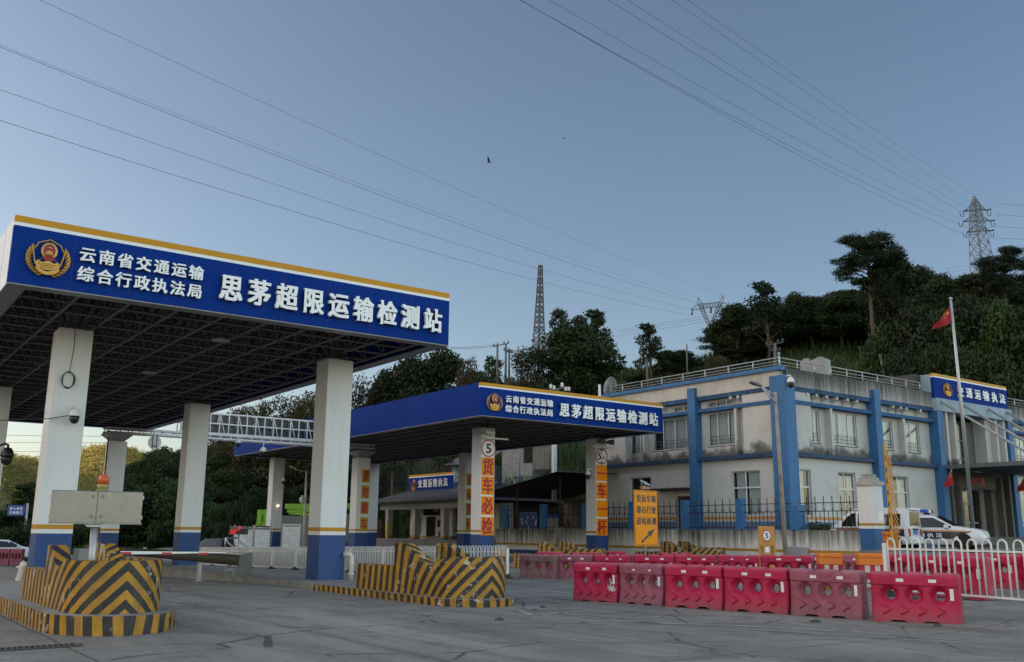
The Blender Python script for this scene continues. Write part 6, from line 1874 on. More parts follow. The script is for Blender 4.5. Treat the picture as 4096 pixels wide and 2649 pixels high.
def crown_in(kind, seed, mat):
    me = TREES[kind, seed][0]
    if mat is None: return me
    if (kind, seed, mat) not in _vm:
        c = me.copy(); c.materials.clear(); c.materials.append(LM[mat]); _vm[kind, seed, mat] = c
    return _vm[kind, seed, mat]
TNAME = {"round": "broadleaf_tree", "open": "broadleaf_tree", "pine": "pine_tree", "brush": "twiggy_tree", "shrub": "shrub", "bamboo": "bamboo_clump", "cane": "cane_clump", "palm": "palm_tree"}
TCAT = {"round": "tree", "open": "tree", "pine": "tree", "brush": "tree", "shrub": "shrub", "bamboo": "bamboo", "cane": "tall grass", "palm": "palm"}
def plant(kind, px, r, ytop, wpx, label, group, mat=None, zbase=None, ang=None):
    """tree whose top shows at photo height ytop and whose crown is wpx wide, standing on the slope at distance r"""
    q = atr(px, 2130, r); z0 = (hill_z(px, r) if zbase is None else zbase)
    dp = (q - EYE).dot(F_)
    d = ray(px, ytop); zt = HCAM + d.z * r / math.hypot(d.x, d.y)
    h = max(1.2, zt - z0)
    sds = [s for (k, s) in TREES if k == kind]; sd_ = sds[(int(px) * 7 + int(ytop)) % len(sds)]
    w = wpx * dp / FPX / NOMW[kind]
    root = thing(TNAME[kind], label, TCAT[kind], (q.x, q.y, z0 - 0.1), rnd.uniform(0, 6.28) if ang is None else ang, group)
    root.scale = (w, w, h / NOMH[kind])
    for nm, me in (("crown", crown_in(kind, sd_, mat)), ("trunk", TREES[kind, sd_][1])):
        o = bpy.data.objects.new(nm, me); C.objects.link(o); o.parent = root
    return root
# --- trees one can tell apart on the skyline, left to right
GS = "trees along the skyline"
for a in [
    ("pine", 3552, 118, 945, 270, "tall flat-topped pine rising above the forest left of the big pylon", GS, None),
    ("round", 3650, 126, 1010, 230, "dark tree joined to the tall pine on its right side", GS, None),
    ("open", 3112, 128, 1122, 175, "open-crowned tree standing high above the office's front corner", GS, "pine"),
    ("round", 2985, 135, 1214, 190, "round dark tree just left of the open-crowned one above the office", GS, None),
    ("open", 2885, 146, 1312, 110, "slim dark tree in front of the foot of the wide wing-armed pylon", GS, None),
    ("open", 2618, 120, 1292, 140, "solitary tall gappy tree standing free against the sky", GS, None),
    ("round", 2300, 104, 1285, 330, "largest dark dome-shaped tree right behind the far canopy", GS, None),
    ("open", 2238, 112, 1228, 110, "bushy-topped tree rising behind the dome-shaped tree's left shoulder", GS, None),
    ("open", 2402, 112, 1238, 165, "tall leafy tree leaning out of the dome-shaped tree's right side", GS, None),
    ("open", 2330, 116, 1262, 120, "tree top filling the gap above the dome-shaped tree", GS, None),
    ("brush", 2092, 108, 1388, 160, "reddish brown twiggy tree left of the dome-shaped tree", GS, None),
    ("open", 1962, 112, 1422, 108, "small round-topped tree beside the three utility poles", GS, "mid"),
    ("round", 3280, 138, 1185, 230, "dark tree in the ridge between the open-crowned tree and the tall pine", GS, None),
    ("round", 3420, 132, 1165, 200, "dark tree standing left below the tall pine", GS, None),
    ("round", 3760, 146, 1058, 200, "pointed dark tree between the tall pine and the big pylon", GS, "pine"),
    ("round", 3860, 142, 1088, 170, "dark tree in front of the big pylon's left foot", GS, None),
    ("round", 3965, 140, 1092, 180, "dark tree in front of the big pylon's right foot", GS, None),
    ("open", 4050, 138, 1062, 150, "dark feathery tree at right between pylon and picture edge", GS, None),
    ("pine", 4120, 130, 990, 200, "pine cut by the picture's right edge", GS, None),
    ("round", 2740, 132, 1400, 150, "low dark tree right of the solitary gappy tree", GS, None),
    ("round", 2690, 128, 1400, 120, "low bushy tree at the foot of the solitary gappy tree", GS, None),
    ("brush", 2890, 112, 1420, 110, "thin pale grey twiggy tree on the slope above the office's side railing", GS, None),
    ("round", 1745, 100, 1392, 240, "dense dark tree behind the near canopy's right end", GS, None),
    ("brush", 1850, 98, 1438, 130, "brownish tree with twiggy edge right of the dense dark tree", GS, None),
    ("round", 1630, 102, 1420, 210, "dense dark tree in the middle of the group right of the near canopy", GS, None),
    ("round", 1530, 106, 1480, 200, "dark tree close under the near canopy's right edge", GS, None),
]: plant(a[0], a[1], a[2], a[3], a[4], a[5], a[6], a[7] if len(a) > 7 else None)
# --- brown-green band seen between the canopies
for i, (px_, r, y, w) in enumerate([(900, 112, 1648, 130), (975, 108, 1618, 150), (1055, 106, 1598, 150), (1140, 104, 1580, 160), (1225, 104, 1548, 170), (1300, 106, 1520, 150), (1400, 104, 1500, 170), (820, 118, 1668, 110)]):
    plant("brush", px_, r, y, w, "brownish treetop in the band above the dark gantry panels", "brownish trees above the gantry", None)
# --- forest filling the right-hand ridge
i = 0
for px_ in range(2960, 4300, 70):
    for r, dy in ((150, -60), (140, 0), (133, 55)):
        ys = table([(2800, 1400), (3000, 1310), (3200, 1245), (3400, 1205), (3600, 1180), (3800, 1165), (4100, 1150), (4300, 1150)], px_)[0]
        p2 = px_ + rnd.uniform(-30, 30)
        plant(rnd.choice(["round", "round", "open"]), p2, r + rnd.uniform(-4, 4), ys + dy + rnd.uniform(-15, 35), rnd.uniform(130, 210), "dark forest tree massed on the ridge behind the office", "forest trees on the right ridge", rnd.choice([None, None, "pine", "dark"]))
# lighter broadleaf mass on the lower slope behind the roof sign
for px_, r, y, w, mt in [(3600, 92, 1300, 240, "mid"), (3720, 90, 1225, 280, None), (3850, 92, 1240, 260, "mid"), (3960, 94, 1180, 260, None), (4080, 92, 1200, 260, "mid"), (4180, 92, 1230, 260, None), (3660, 84, 1400, 200, None), (3800, 84, 1380, 240, None), (3930, 84, 1390, 240, "mid"), (4060, 84, 1400, 240, None), (3560, 98, 1350, 150, None),]:
    plant("round", px_, r, y, w, "leafy tree on the lower slope behind the office roof", "leafy trees behind the office roof", mt)
# low shrubs on the grassy shoulder
for px_ in range(1880, 3560, 62):
    p2 = px_ + rnd.uniform(-20, 20); r = rnd.choice([86, 96, 108, 122, 136, 146])
    base = hill_z(p2, r); d = ray(p2, 1500)
    # photo height of a shrub 1.6-3 m tall there
    h = rnd.uniform(1.4, 3.0); q = atr(p2, 2130, r); dv = Vector((q.x, q.y, base + h)) - EYE
    yt = 1324.5 - FPX * dv.dot(U2) / dv.dot(F_)
    plant("shrub", p2, r, yt, rnd.uniform(60, 120), "low shrub on the grassy hill shoulder behind the office", "low shrubs on the hill shoulder", rnd.choice(["mid", "dark", None]))
# --- dark bank of bushes across the back of the lanes
for row_, (r, ya, n_) in enumerate(((96, 0, 17), (104, -90, 17), (114, -170, 16), (126, -250, 15))):
    for k in range(n_):
        px_ = 450 + k * (1480 - 450) / n_ + rnd.uniform(-20, 20) + row_ * 14
        ys = table([(430, 2010), (520, 1985), (600, 1985), (800, 1985), (1000, 1975), (1300, 1930), (1500, 1900)], px_)[0] + ya * table([(430, 0.35), (520, 0.5), (650, 0.72), (800, 0.85), (1000, 1.0), (1500, 1.15)], px_)[0] + rnd.uniform(-30, 30)
        plant(rnd.choice(["round", "round", "shrub", "round"]), px_, r + rnd.uniform(-3, 3), ys, rnd.uniform(120, 200), "dark bushy tree on the bank closing the lanes", "bushy trees on the bank behind the lanes", rnd.choice(["dark", "mid", None]))
for px_, r, y, w in [(870, 92, 2010, 120), (950, 91, 2000, 130), (800, 91, 2060, 110), (1010, 90, 2045, 110), (900, 89, 2080, 120), (1180, 89, 2075, 90), (1230, 88, 2090, 80)]:
    plant("bamboo", px_, r, y, w, "bamboo-like bush with long pale leaves at the foot of the bank", "bamboo bushes at the foot of the bank", None)
# --- left roadside trees in front of the sunlit hill
for (k_, px_, r, y, w, lab) in [("open", 85, 110, 1925, 130, "slim dark roadside tree in front of the sunlit hill, left of the column"), ("round", 20, 100, 2040, 150, "dark roadside tree behind the blue village sign"), ("round", 120, 104, 2030, 150, "dark roadside tree right of the blue village sign"),
                               ("open", 300, 112, 1995, 110, "small dark tree just right of the near left column"), ("round", 250, 108, 2040, 120, "dark tree half hidden by the near left column"), ("round", 345, 106, 2040, 120, "green tree below the sunlit hill beside the beacon"),
                               ("round", 400, 110, 2020, 110, "green tree beside the funnel-headed column"), ("round", -60, 104, 2030, 160, "dark roadside tree at the picture's left edge"), ("open", 548, 108, 1835, 90, "green tree top right of the funnel-headed column"), ("round", 480, 106, 1925, 130, "bright green tree left of the second column row"),
                               ("round", 620, 118, 1805, 130, "green tree below the gantry's left part"), ("round", 690, 116, 1800, 130, "dark green tree behind the second row's right column"), ("round", 540, 112, 1900, 140, "green tree left of the lane's second right column")]:
    plant(k_, px_, r, y, w, lab, "roadside trees at left", "mid" if px_ > 330 else "dark")
for px_ in range(-180, 480, 55):
    plant("shrub", px_ + rnd.uniform(-15, 15), 88 + rnd.uniform(-3, 3), 2105 + rnd.uniform(-20, 10), 110, "roadside shrub behind the far lane at left", "roadside shrubs at left", rnd.choice(["dark", "mid"]), zbase=-1.2)
# palms and cane near the little hall
for px_, r, y, w, lab in [(1560, 92, 1830, 170, "palm with drooping fronds left of the hall's roof sign"), (1690, 96, 1790, 210, "palm behind the hall's blue roof sign"), (1790, 94, 1820, 170, "palm right of the hall's roof sign"), (1470, 94, 1880, 150, "palm half hidden by the far canopy's column")]:
    plant("palm", px_, r, y, w, lab, "palms behind the little hall", None)
for px_, r, y, w in [(2235, 84, 1800, 110), (2280, 83, 1788, 120), (2325, 84, 1800, 110), (2260, 80, 1850, 110), (2310, 80, 1850, 100), (2370, 86, 1780, 120), (2180, 84, 1880, 90), (2100, 84, 1895, 90), (2040, 84, 1900, 90)]:
    plant("cane", px_, r, y, w, "clump of tall cane grass on the bank above the tin shed", "cane clumps above the tin shed", None)
# shrub behind the iron fence
q = onx(3294, 2110, 39.6)
root = thing("shrub", "round-clipped shrub behind the iron fence beside the gate pillar", "shrub", (q.x, q.y, 1.0)); root.scale = (0.42, 0.42, 0.30)
for nm, me in (("crown", TREES["shrub", 11][0]), ("trunk", TREES["shrub", 11][1])):
    o = bpy.data.objects.new(nm, me); C.objects.link(o); o.parent = root

# ------------------------------------------------------------------ grass on the slopes (uncountable)
rs = np.random.RandomState(5)
bl = []
for k in range(26000):
    px_ = rs.uniform(1850, 3750) if k % 5 else rs.uniform(450, 1900)
    r = rs.uniform(76, 152) if k % 5 else rs.uniform(88, 100)
    t0 = table(HT, px_)[1]
    if r < t0 + 1: r = t0 + rs.uniform(1, 30)
    z = hill_z(px_, r); q = atr(px_, 2130, r)
    a = rs.uniform(0, 6.283); L = rs.uniform(0.5, 1.5); w = rs.uniform(0.05, 0.12); lean = rs.uniform(0.1, 0.7) * L
    dx, dy = math.cos(a), math.sin(a)
    b0 = np.array([q.x, q.y, z - 0.05]); tip = b0 + np.array([dx * lean, dy * lean, L]); mid = (b0 + tip) / 2 + np.array([0, 0, 0.1 * L]); s = np.array([-dy, dx, 0]) * w
    bl += [b0, mid - s, tip, mid + s]
o = bpy.data.objects.new("hill_grass", leaf_mesh("hill_grass", np.array(bl), LM["grass"])); C.objects.link(o)
tag(o, "rough green grass covering the hill shoulder", "grass", kind="stuff")
# distant wood on the sunlit hill : one mass of leaf clumps
cl = []
rs = np.random.RandomState(8)
for k in range(6000):
    px_ = rs.uniform(-400, 1000); r = rs.uniform(400, 660)
    z = far_z(px_, r); q = atr(px_, 2130, r); s = rs.uniform(1.2, 2.6)
    cl.append((q.x, q.y, z + s * 0.55, s, s * rs.uniform(0.8, 1.25)))
v = clump_crown(rs, cl, 8, 0.5, 0.5)
o = bpy.data.objects.new("distant_forest", leaf_mesh("distant_forest", v, LM["lit"])); C.objects.link(o)
tag(o, "sunlit forest covering the distant hill at left", "forest", kind="stuff")

# ------------------------------------------------------------------ vehicles
m_carw = paint("car white", (0.62, 0.64, 0.66), 0.22, 0.05, 1, dirt=(0.4, 0.38, 0.35), dirt_amt=0.2)
m_navy = paint("livery navy", (0.010, 0.012, 0.035), 0.3, 0.1, 1)
m_lor = paint("livery orange", (0.55, 0.22, 0.03), 0.35, 0.1, 2)
m_cgl = paint("car glass", (0.012, 0.015, 0.018), 0.06, 0.2, 2)
m_tyre = paint("tyre", (0.016, 0.016, 0.016), 0.85, 0.3, 5)
m_rim = paint("alloy rim", (0.45, 0.46, 0.47), 0.3, 0.1, 4, metal=0.7)
m_tail = paint("tail lamp red", (0.30, 0.012, 0.015), 0.25, 0.1, 5)
m_plate = paint("plate blue", (0.02, 0.10, 0.42), 0.4, 0.1, 4)
m_head = paint("headlamp", (0.62, 0.65, 0.68), 0.12, 0.1, 5)
m_under = paint("underbody black", (0.01, 0.01, 0.01), 0.8, 0.2, 3)
def ring_at(st, x):
    for p, q in zip(st, st[1:]):
        if q[0] <= x <= p[0]:
            t = (p[0] - x) / (p[0] - q[0]); return [lerp(a, c, t) for a, c in zip(p, q)]
    return list(st[0] if x > st[0][0] else st[-1])
def body_mesh(st, n=3):
    xs = []
    for p, q in zip(st, st[1:]): xs += [lerp(p[0], q[0], k / n) for k in range(n)]
    xs.append(st[-1][0])
    b = MB(); v = []; m = 12
    for x in xs:
        _, zb, zl, zt, wb, wl, wt = ring_at(st, x)
        zm = lerp(zb, zl, 0.45); wm = max(wb, wl) * 1.01
        half = [(wb * 0.92, zb), (wb, zb + 0.05), (wm, zm), (wl, zl), (lerp(wl, wt, 0.93), lerp(zl, zt, 0.9)), (wt * 0.80, zt)]
        v += [(x, y, z) for y, z in half] + [(x, -y, z) for y, z in reversed(half)]
    fs = []
    for i in range(len(xs) - 1):
        for k in range(m):
            k2 = (k + 1) % m; fs.append((i * m + k, i * m + k2, (i + 1) * m + k2, (i + 1) * m + k))
    fs.append(tuple(range(m - 1, -1, -1))); fs.append(tuple((len(xs) - 1) * m + k for k in range(m)))
    b.add(v, fs, 0, True); return b
def side_strip(st, xs, f0, f1, mb, m, off=0.008, sides=(1, -1)):
    """strip on the flank between the two height functions f0(x), f1(x)"""
    def w_at(x, z):
        _, zb, zl, zt, wb, wl, wt = ring_at(st, x); zm = lerp(zb, zl, 0.45); wm = max(wb, wl) * 1.01
        if z <= zm: return lerp(wb, wm, (z - zb) / max(1e-3, zm - zb))
        if z <= zl: return lerp(wm, wl, (z - zm) / max(1e-3, zl - zm))
        t = (z - zl) / max(1e-3, (zt - zl)) / 0.9; return lerp(wl, lerp(wl, wt, 0.93), min(1, t))
    for s in sides:
        for a, c in zip(xs, xs[1:]):
            K = 3; col = []
            for x in (a, c):
                col.append([(x, s * (w_at(x, lerp(f0(x), f1(x), k / K)) + off), lerp(f0(x), f1(x), k / K)) for k in range(K + 1)])
            for k in range(K):
                q = [col[0][k], col[1][k], col[1][k + 1], col[0][k + 1]]
                mb.add(q if s * (a - c) < 0 else q[::-1], [(0, 1, 2, 3)], m)
def wheels(root, xs, half, r, w=0.21):
    for x in xs:
        for s in (1, -1):
            T = Matrix.Translation((x, s * half, r)) @ Matrix.Rotation(R_(90) * -s, 4, 'X')
            b = MB(); b.lathe([(r * 0.62, -w / 2), (r * 0.97, -w / 2), (r, -w / 3), (r, w / 3), (r * 0.97, w / 2), (r * 0.66, w / 2), (r * 0.64, w / 2 - 0.03)], n=24, T=T)
            wh = b.build("wheel", m_tyre, root, rel=False)
            b = MB(); b.lathe([(0.01, w * 0.2), (r * 0.2, w * 0.36), (r * 0.22, w * 0.2), (r * 0.60, w * 0.12), (r * 0.66, w * 0.46)], n=24, T=T, m=1)
            for k in range(5):
                a = k * 1.2566
                b.add([(r * 0.15 * math.cos(a - .5), r * 0.15 * math.sin(a - .5), w * 0.36), (r * 0.63 * math.cos(a - .16), r * 0.63 * math.sin(a - .16), w * 0.40), (r * 0.63 * math.cos(a + .16), r * 0.63 * math.sin(a + .16), w * 0.40), (r * 0.15 * math.cos(a + .5), r * 0.15 * math.sin(a + .5), w * 0.36)], [(0, 1, 2, 3)], 0, T=T)
            b.build("rim", [m_rim, m_under], wh, rel=False)
def arches(b, xs, st, r, m):
    for x in xs:
        for s in (1, -1):
            w = ring_at(st, x)[5] * 1.01 + 0.004
            v = [(x + (r + 0.09) * math.cos(math.pi * k / 12), s * w, r + (r + 0.07) * math.sin(math.pi * k / 12)) for k in range(13)] + [(x - r - 0.09, s * w, 0.2), (x + r + 0.09, s * w, 0.2)]
            v2 = [(a, y - s * 0.28, z) for a, y, z in v]; k = len(v)
            b.add(v + v2, [tuple(range(k)) if s < 0 else tuple(range(k - 1, -1, -1))], m)
# ---- patrol SUV
ST = [(2.26, .46, .60, .70, .55, .62, .55), (2.16, .30, .72, .88, .74, .80, .72), (1.85, .22, .86, .98, .86, .88, .78), (1.15, .22, .95, 1.08, .90, .90, .80), (0.95, .22, .97, 1.12, .90, .90, .78),
      (0.15, .22, 1.00, 1.56, .90, .90, .66), (-0.2, .22, 1.01, 1.64, .90, .90, .64), (-1.1, .22, 1.03, 1.67, .90, .89, .63), (-1.8, .22, 1.06, 1.61, .90, .88, .61), (-2.12, .26, 1.05, 1.34, .86, .84, .62), (-2.26, .38, .80, 1.06, .78, .78, .66)]
hd = R_(-74)
wp = atd(3855, 2200, 44.0)
Rz = Matrix.Rotation(hd, 3, 'Z'); off = Rz @ Vector((1.36, -0.80, 0))
suv = thing("patrol_suv", "white patrol car with dark lettered flank and blue-red light bar near the entrance steps", "car", (wp.x - off.x, wp.y - off.y, 1.0), hd)
body_mesh(ST).build("body", m_carw, suv, rel=False)
b = MB(); arches(b, (1.36, -1.30), ST, 0.36, 0); b.build("wheel_arch", m_under, suv, rel=False)
wheels(suv, (1.36, -1.30), 0.80, 0.36)
b = MB(); side_strip(ST, [0.90, 0.45, 0.1, -0.3, -0.62], lambda x: 1.03, lambda x: lerp(1.08, 1.50, smooth01(0.95, 0.0, x)), b, 0); side_strip(ST, [-0.68, -1.1, -1.45, -1.75], lambda x: 1.06, lambda x: 1.50, b, 0)
b.build("side_window", m_cgl, suv, rel=False)
b = MB(); b.add([(0.97, -0.70, 1.115), (0.97, 0.70, 1.115), (0.20, 0.56, 1.575), (0.20, -0.56, 1.575)], [(0, 1, 2, 3)], 0); b.build("windscreen", m_cgl, suv, rel=False)
b = MB(); side_strip(ST, [1.72, 1.2, .95, .4, -.2, -.7, -1.3, -2.0], lambda x: 0.50 if x < 0.93 else 0.50 + 0.30 * smooth01(0.9, 1.4, x), lambda x: 0.84, b, 0, 0.006); side_strip(ST, [1.80, 1.2, .6, 0, -.6, -1.2, -2.0], lambda x: 0.85, lambda x: 0.90, b, 1, 0.007)
b.build("livery_band", [m_navy, m_lor], suv, rel=False)
Tr = Matrix.Translation((0, -0.93, 0))
b = MB(); chars(b, "交通运输执法", -1.75, 0.52, 0.56, 0.79, Tr, 0, 0.02, 0.004, 0.8); b.build("lettering", m_letter, suv, rel=False)
emblem(suv, 0.72, 0.675, 0.27, 0.27, Matrix.Translation((0, -0.932, 0)), "emblem")
b = MB(); b.add([(2.08, -0.78, 0.74), (1.62, -0.895, 0.88), (1.70, -0.84, 0.965), (2.10, -0.70, 0.87)], [(0, 1, 2, 3)]); b.build("headlight", m_head, suv, rel=False)
b = MB(); b.add([(2.08, 0.78, 0.74), (1.62, 0.895, 0.88), (1.70, 0.84, 0.965), (2.10, 0.70, 0.87)], [(3, 2, 1, 0)]); b.build("headlight", m_head, suv, rel=False)
b = MB(); b.box(2.10, 2.24, -0.5, 0.5, 0.56, 0.62, 0); b.box(2.08, 2.20, -0.54, 0.54, 0.66, 0.70, 1); b.box(2.06, 2.19, -0.54, 0.54, 0.74, 0.78, 1); b.box(2.04, 2.175, -0.54, 0.54, 0.62, 0.80, 0); b.build("grille", [m_under, m_rim], suv, rel=False)
b = MB(); b.box(2.24, 2.28, -0.24, 0.24, 0.42, 0.55); b.build("number_plate", m_plate, suv, rel=False)
b = MB(); b.rbox(0.62, 0.80, -1.12, -0.88, 1.02, 1.17, 0.04); b.build("wing_mirror", m_carw, suv, rel=False)
lb = MB(); T_ = Matrix.Translation((-0.35, 0, 1.74))
lb.rbox(-0.16, 0.16, -0.66, -0.2, 0, 0.15, 0.05, 0, T_); lb.rbox(-0.16, 0.16, 0.2, 0.66, 0, 0.15, 0.05, 1, T_); lb.rbox(-0.15, 0.15, -0.22, 0.22, 0, 0.135, 0.03, 2, T_); lb.box(-0.03, 0.03, -0.5, 0.5, -0.1, 0.0, 3, T_)
lbo = lb.build("light_bar", [paint("lens blue", (0.01, 0.07, 0.42), 0.2, 0.1, 5), paint("lens bar red", (0.36, 0.02, 0.03), 0.2, 0.1, 5), m_sgw, m_under], suv, rel=False)
# ---- white van
SV = [(1.92, .42, .62, .80, .60, .62, .55), (1.84, .26, .78, 1.00, .70, .72, .64), (1.55, .24, .92, 1.22, .74, .75, .62), (0.95, .24, .98, 1.72, .75, .75, .60), (0.70, .24, 1.0, 1.84, .75, .75, .60), (0.3, .24, 1.0, 1.90, .75, .75, .60),
      (-1.45, .24, 1.0, 1.90, .75, .75, .60), (-1.82, .24, 1.0, 1.88, .75, .75, .62), (-1.92, .30, .98, 1.80, .74, .74, .64)]
hv = R_(100)
cp = atd(3640, 2190, 42.3); Rz = Matrix.Rotation(hv, 3, 'Z'); off = Rz @ Vector((-1.92, 0.75, 0))
van = thing("patrol_van", "small white van with a dark side band, seen from behind next to the gate pillar", "van", (cp.x - off.x, cp.y - off.y, 1.0), hv)
body_mesh(SV).build("body", m_carw, van, rel=False)
b = MB(); arches(b, (1.25, -1.20), SV, 0.29, 0); b.build("wheel_arch", m_under, van, rel=False)
wheels(van, (1.25, -1.20), 0.66, 0.29, 0.17)
b = MB(); side_strip(SV, [1.25, 1.0, 0.72, 0.55], lambda x: 1.04, lambda x: lerp(1.15, 1.66, smooth01(1.35, 0.75, x)), b, 0); side_strip(SV, [0.45, 0, -0.5], lambda x: 1.06, lambda x: 1.64, b, 0); side_strip(SV, [-0.62, -1.1, -1.55], lambda x: 1.08, lambda x: 1.62, b, 0)
b.build("side_window", m_cgl, van, rel=False)
b = MB(); side_strip(SV, [1.5, .8, 0, -.8, -1.72], lambda x: 0.62, lambda x: 0.90, b, 0, 0.006); side_strip(SV, [1.5, .8, 0, -.8, -1.72], lambda x: 0.91, lambda x: 0.95, b, 1, 0.007); b.build("livery_band", [m_navy, m_lor], van, rel=False)
b = MB(); text(b, "J005", -0.2, 0.2, 0.74, 0.86, Matrix.Translation((-1.25, 0.772, 0)) @ Matrix.Rotation(math.pi, 4, 'Z'), 0, 0.02, 0.004); b.build("lettering", m_letter, van, rel=False)
b = MB(); b.add([(-1.932, 0.60, 1.08), (-1.932, -0.60, 1.08), (-1.932, -0.54, 1.70), (-1.932, 0.54, 1.70)], [(0, 1, 2, 3)]); b.build("rear_window", m_cgl, van, rel=False)
b = MB(); b.rbox(-2.02, -1.72, -0.60, 0.60, 1.80, 1.88, 0.04); b.build("spoiler", m_carw, van, rel=False)
for s in (1, -1):
    b = MB(); b.box(-1.95, -1.86, min(s * 0.60, s * 0.745), max(s * 0.60, s * 0.745), 0.62, 0.94); b.build("tail_light", m_tail, van, rel=False)
b = MB(); b.box(-1.96, -1.93, -0.27, 0.27, 0.88, 0.96, 1); b.box(-1.965, -1.93, -0.22, 0.22, 0.70, 0.86, 0); b.build("number_plate", [m_plate, m_under], van, rel=False)
b = MB(); b.rbox(-2.02, -1.86, -0.74, 0.74, 0.30, 0.58, 0.04); b.build("bumper", m_carw, van, rel=False)
b = MB(); b.tube([(-1.97, 0.05, 1.12), (-1.96, -0.2, 1.2), (-1.95, -0.35, 1.22)], 0.012, 5); b.build("wiper", m_under, van, rel=False)
# ---- white saloon far left
SS = [(2.2, .4, .55, .66, .55, .62, .55), (2.05, .28, .66, .80, .76, .80, .70), (1.2, .22, .84, .96, .85, .86, .76), (0.95, .22, .86, 1.0, .85, .86, .74), (0.15, .22, .90, 1.40, .85, .86, .58), (-0.9, .22, .92, 1.42, .85, .85, .56), (-1.6, .22, .92, 1.04, .85, .84, .70), (-2.1, .26, .85, 0.98, .80, .80, .70), (-2.2, .4, .7, .86, .7, .7, .6)]
q = atd(20, 2200, 60)
car = thing("saloon_car", "white saloon with dark windows passing behind the rail at the far left", "car", (q.x, q.y, -0.55), R_(-5))
body_mesh(SS).build("body", m_carw, car, rel=False)
b = MB(); side_strip(SS, [0.75, 0.3, -0.3, -0.9, -1.35], lambda x: 0.95, lambda x: lerp(1.0, 1.34, smooth01(0.8, 0.1, x)) if x > -0.9 else lerp(1.33, 1.0, smooth01(-0.9, -1.4, x)), b, 0); b.add([(0.97, -.64, 1.01), (0.97, .64, 1.01), (0.18, .5, 1.395), (0.18, -.5, 1.395)], [(0, 1, 2, 3)], 0); b.build("window", m_cgl, car, rel=False)
wheels(car, (1.35, -1.3), 0.77, 0.31, 0.18)
b = MB(); b.rbox(0.60, 0.74, -1.02, -0.85, 0.94, 1.05, 0.03); b.rbox(0.60, 0.74, 0.85, 1.02, 0.94, 1.05, 0.03); b.build("wing_mirror", m_carw, car, rel=False)
# ---- dark pickup with chrome roll bar behind the fence
SP = [(2.5, .5, .75, .9, .6, .7, .6), (2.4, .35, .85, 1.05, .80, .84, .74), (1.4, .32, 1.0, 1.15, .88, .89, .80), (1.2, .32, 1.02, 1.2, .88, .89, .78), (0.6, .32, 1.05, 1.74, .88, .89, .64), (-0.55, .32, 1.06, 1.78, .88, .89, .64), (-0.85, .32, 1.06, 1.70, .88, .89, .66), (-0.9, .32, 1.05, 1.10, .88, .89, .88), (-2.4, .34, 1.05, 1.09, .87, .88, .87), (-2.5, .4, .9, 1.05, .84, .84, .82)]
q = atd(865, 2196, 62)
pk = thing("pickup_truck", "dark pickup with a silver roll bar parked behind the white hoop fence", "pickup", (q.x, q.y, -0.72), R_(128))
body_mesh(SP).build("body", paint("pickup charcoal", (0.035, 0.036, 0.038), 0.3, 0.1, 1), pk, rel=False)
b = MB(); side_strip(SP, [1.05, 0.6, 0.1, -0.5], lambda x: 1.10, lambda x: lerp(1.2, 1.64, smooth01(1.1, 0.6, x)), b, 0); b.add([(-0.87, .62, 1.15), (-0.87, -.62, 1.15), (-0.86, -.56, 1.66), (-0.86, .56, 1.66)], [(0, 1, 2, 3)], 0); b.build("window", m_cgl, pk, rel=False)
wheels(pk, (1.55, -1.5), 0.78, 0.38, 0.24)
b = MB()
for s in (1, -1): b.tube([(-2.0, s * 0.8, 1.1), (-1.35, s * 0.76, 1.5), (-1.1, s * 0.70, 1.80)], 0.05, 8)
b.tube([(-1.1, -0.70, 1.80), (-1.1, 0.70, 1.80)], 0.05, 8); b.tube([(-1.1, 0.7, 1.08), (-1.1, 0.7, 1.80)], 0.05, 8); b.tube([(-1.1, -0.7, 1.08), (-1.1, -0.7, 1.80)], 0.05, 8); b.build("roll_bar", m_rim, pk, rel=False)
for s in (1, -1):
    b = MB(); b.rbox(0.72, 0.86, min(s * 0.9, s * 1.12), max(s * 0.9, s * 1.12), 1.10, 1.28, 0.03); b.build("wing_mirror", m_rim, pk, rel=False)
# ---- lime green concrete pump truck
m_lime = paint("lime green enamel", (0.15, 0.35, 0.012), 0.4, 0.12, 1, dirt=(0.1, 0.16, 0.02), dirt_amt=0.4)
m_tgrey = paint("truck grey", (0.13, 0.13, 0.125), 0.6, 0.25, 1.2)
q0 = atd(1030, 2130, 84); q1 = atd(1412, 2130, 84)
ta = math.atan2(q1.y - q0.y, q1.x - q0.x); L_ = math.hypot(q1.x - q0.x, q1.y - q0.y)
def tz(y): return atd(1150, y, 84).z + 0.9
tk = thing("pump_truck", "lime green boom truck parked behind the notice boards under the far canopy", "truck", (q0.x, q0.y, -0.9), ta)
b = MB(); b.box(0.6, L_, -1.2, 1.2, 0.5, 1.5); b.box(1.6, L_ - 2.2, -1.15, 1.15, 1.5, tz(2050) - 0.3); b.build("chassis", m_tgrey, tk, rel=False)
wheels(tk, (1.8, L_ - 3.2, L_ - 1.4), 1.05, 0.5, 0.3)
b = MB(); b.box(L_ - 1.9, L_, -1.2, 1.2, 0.6, tz(2055), 0); b.build("cab", m_tgrey, tk, rel=False)
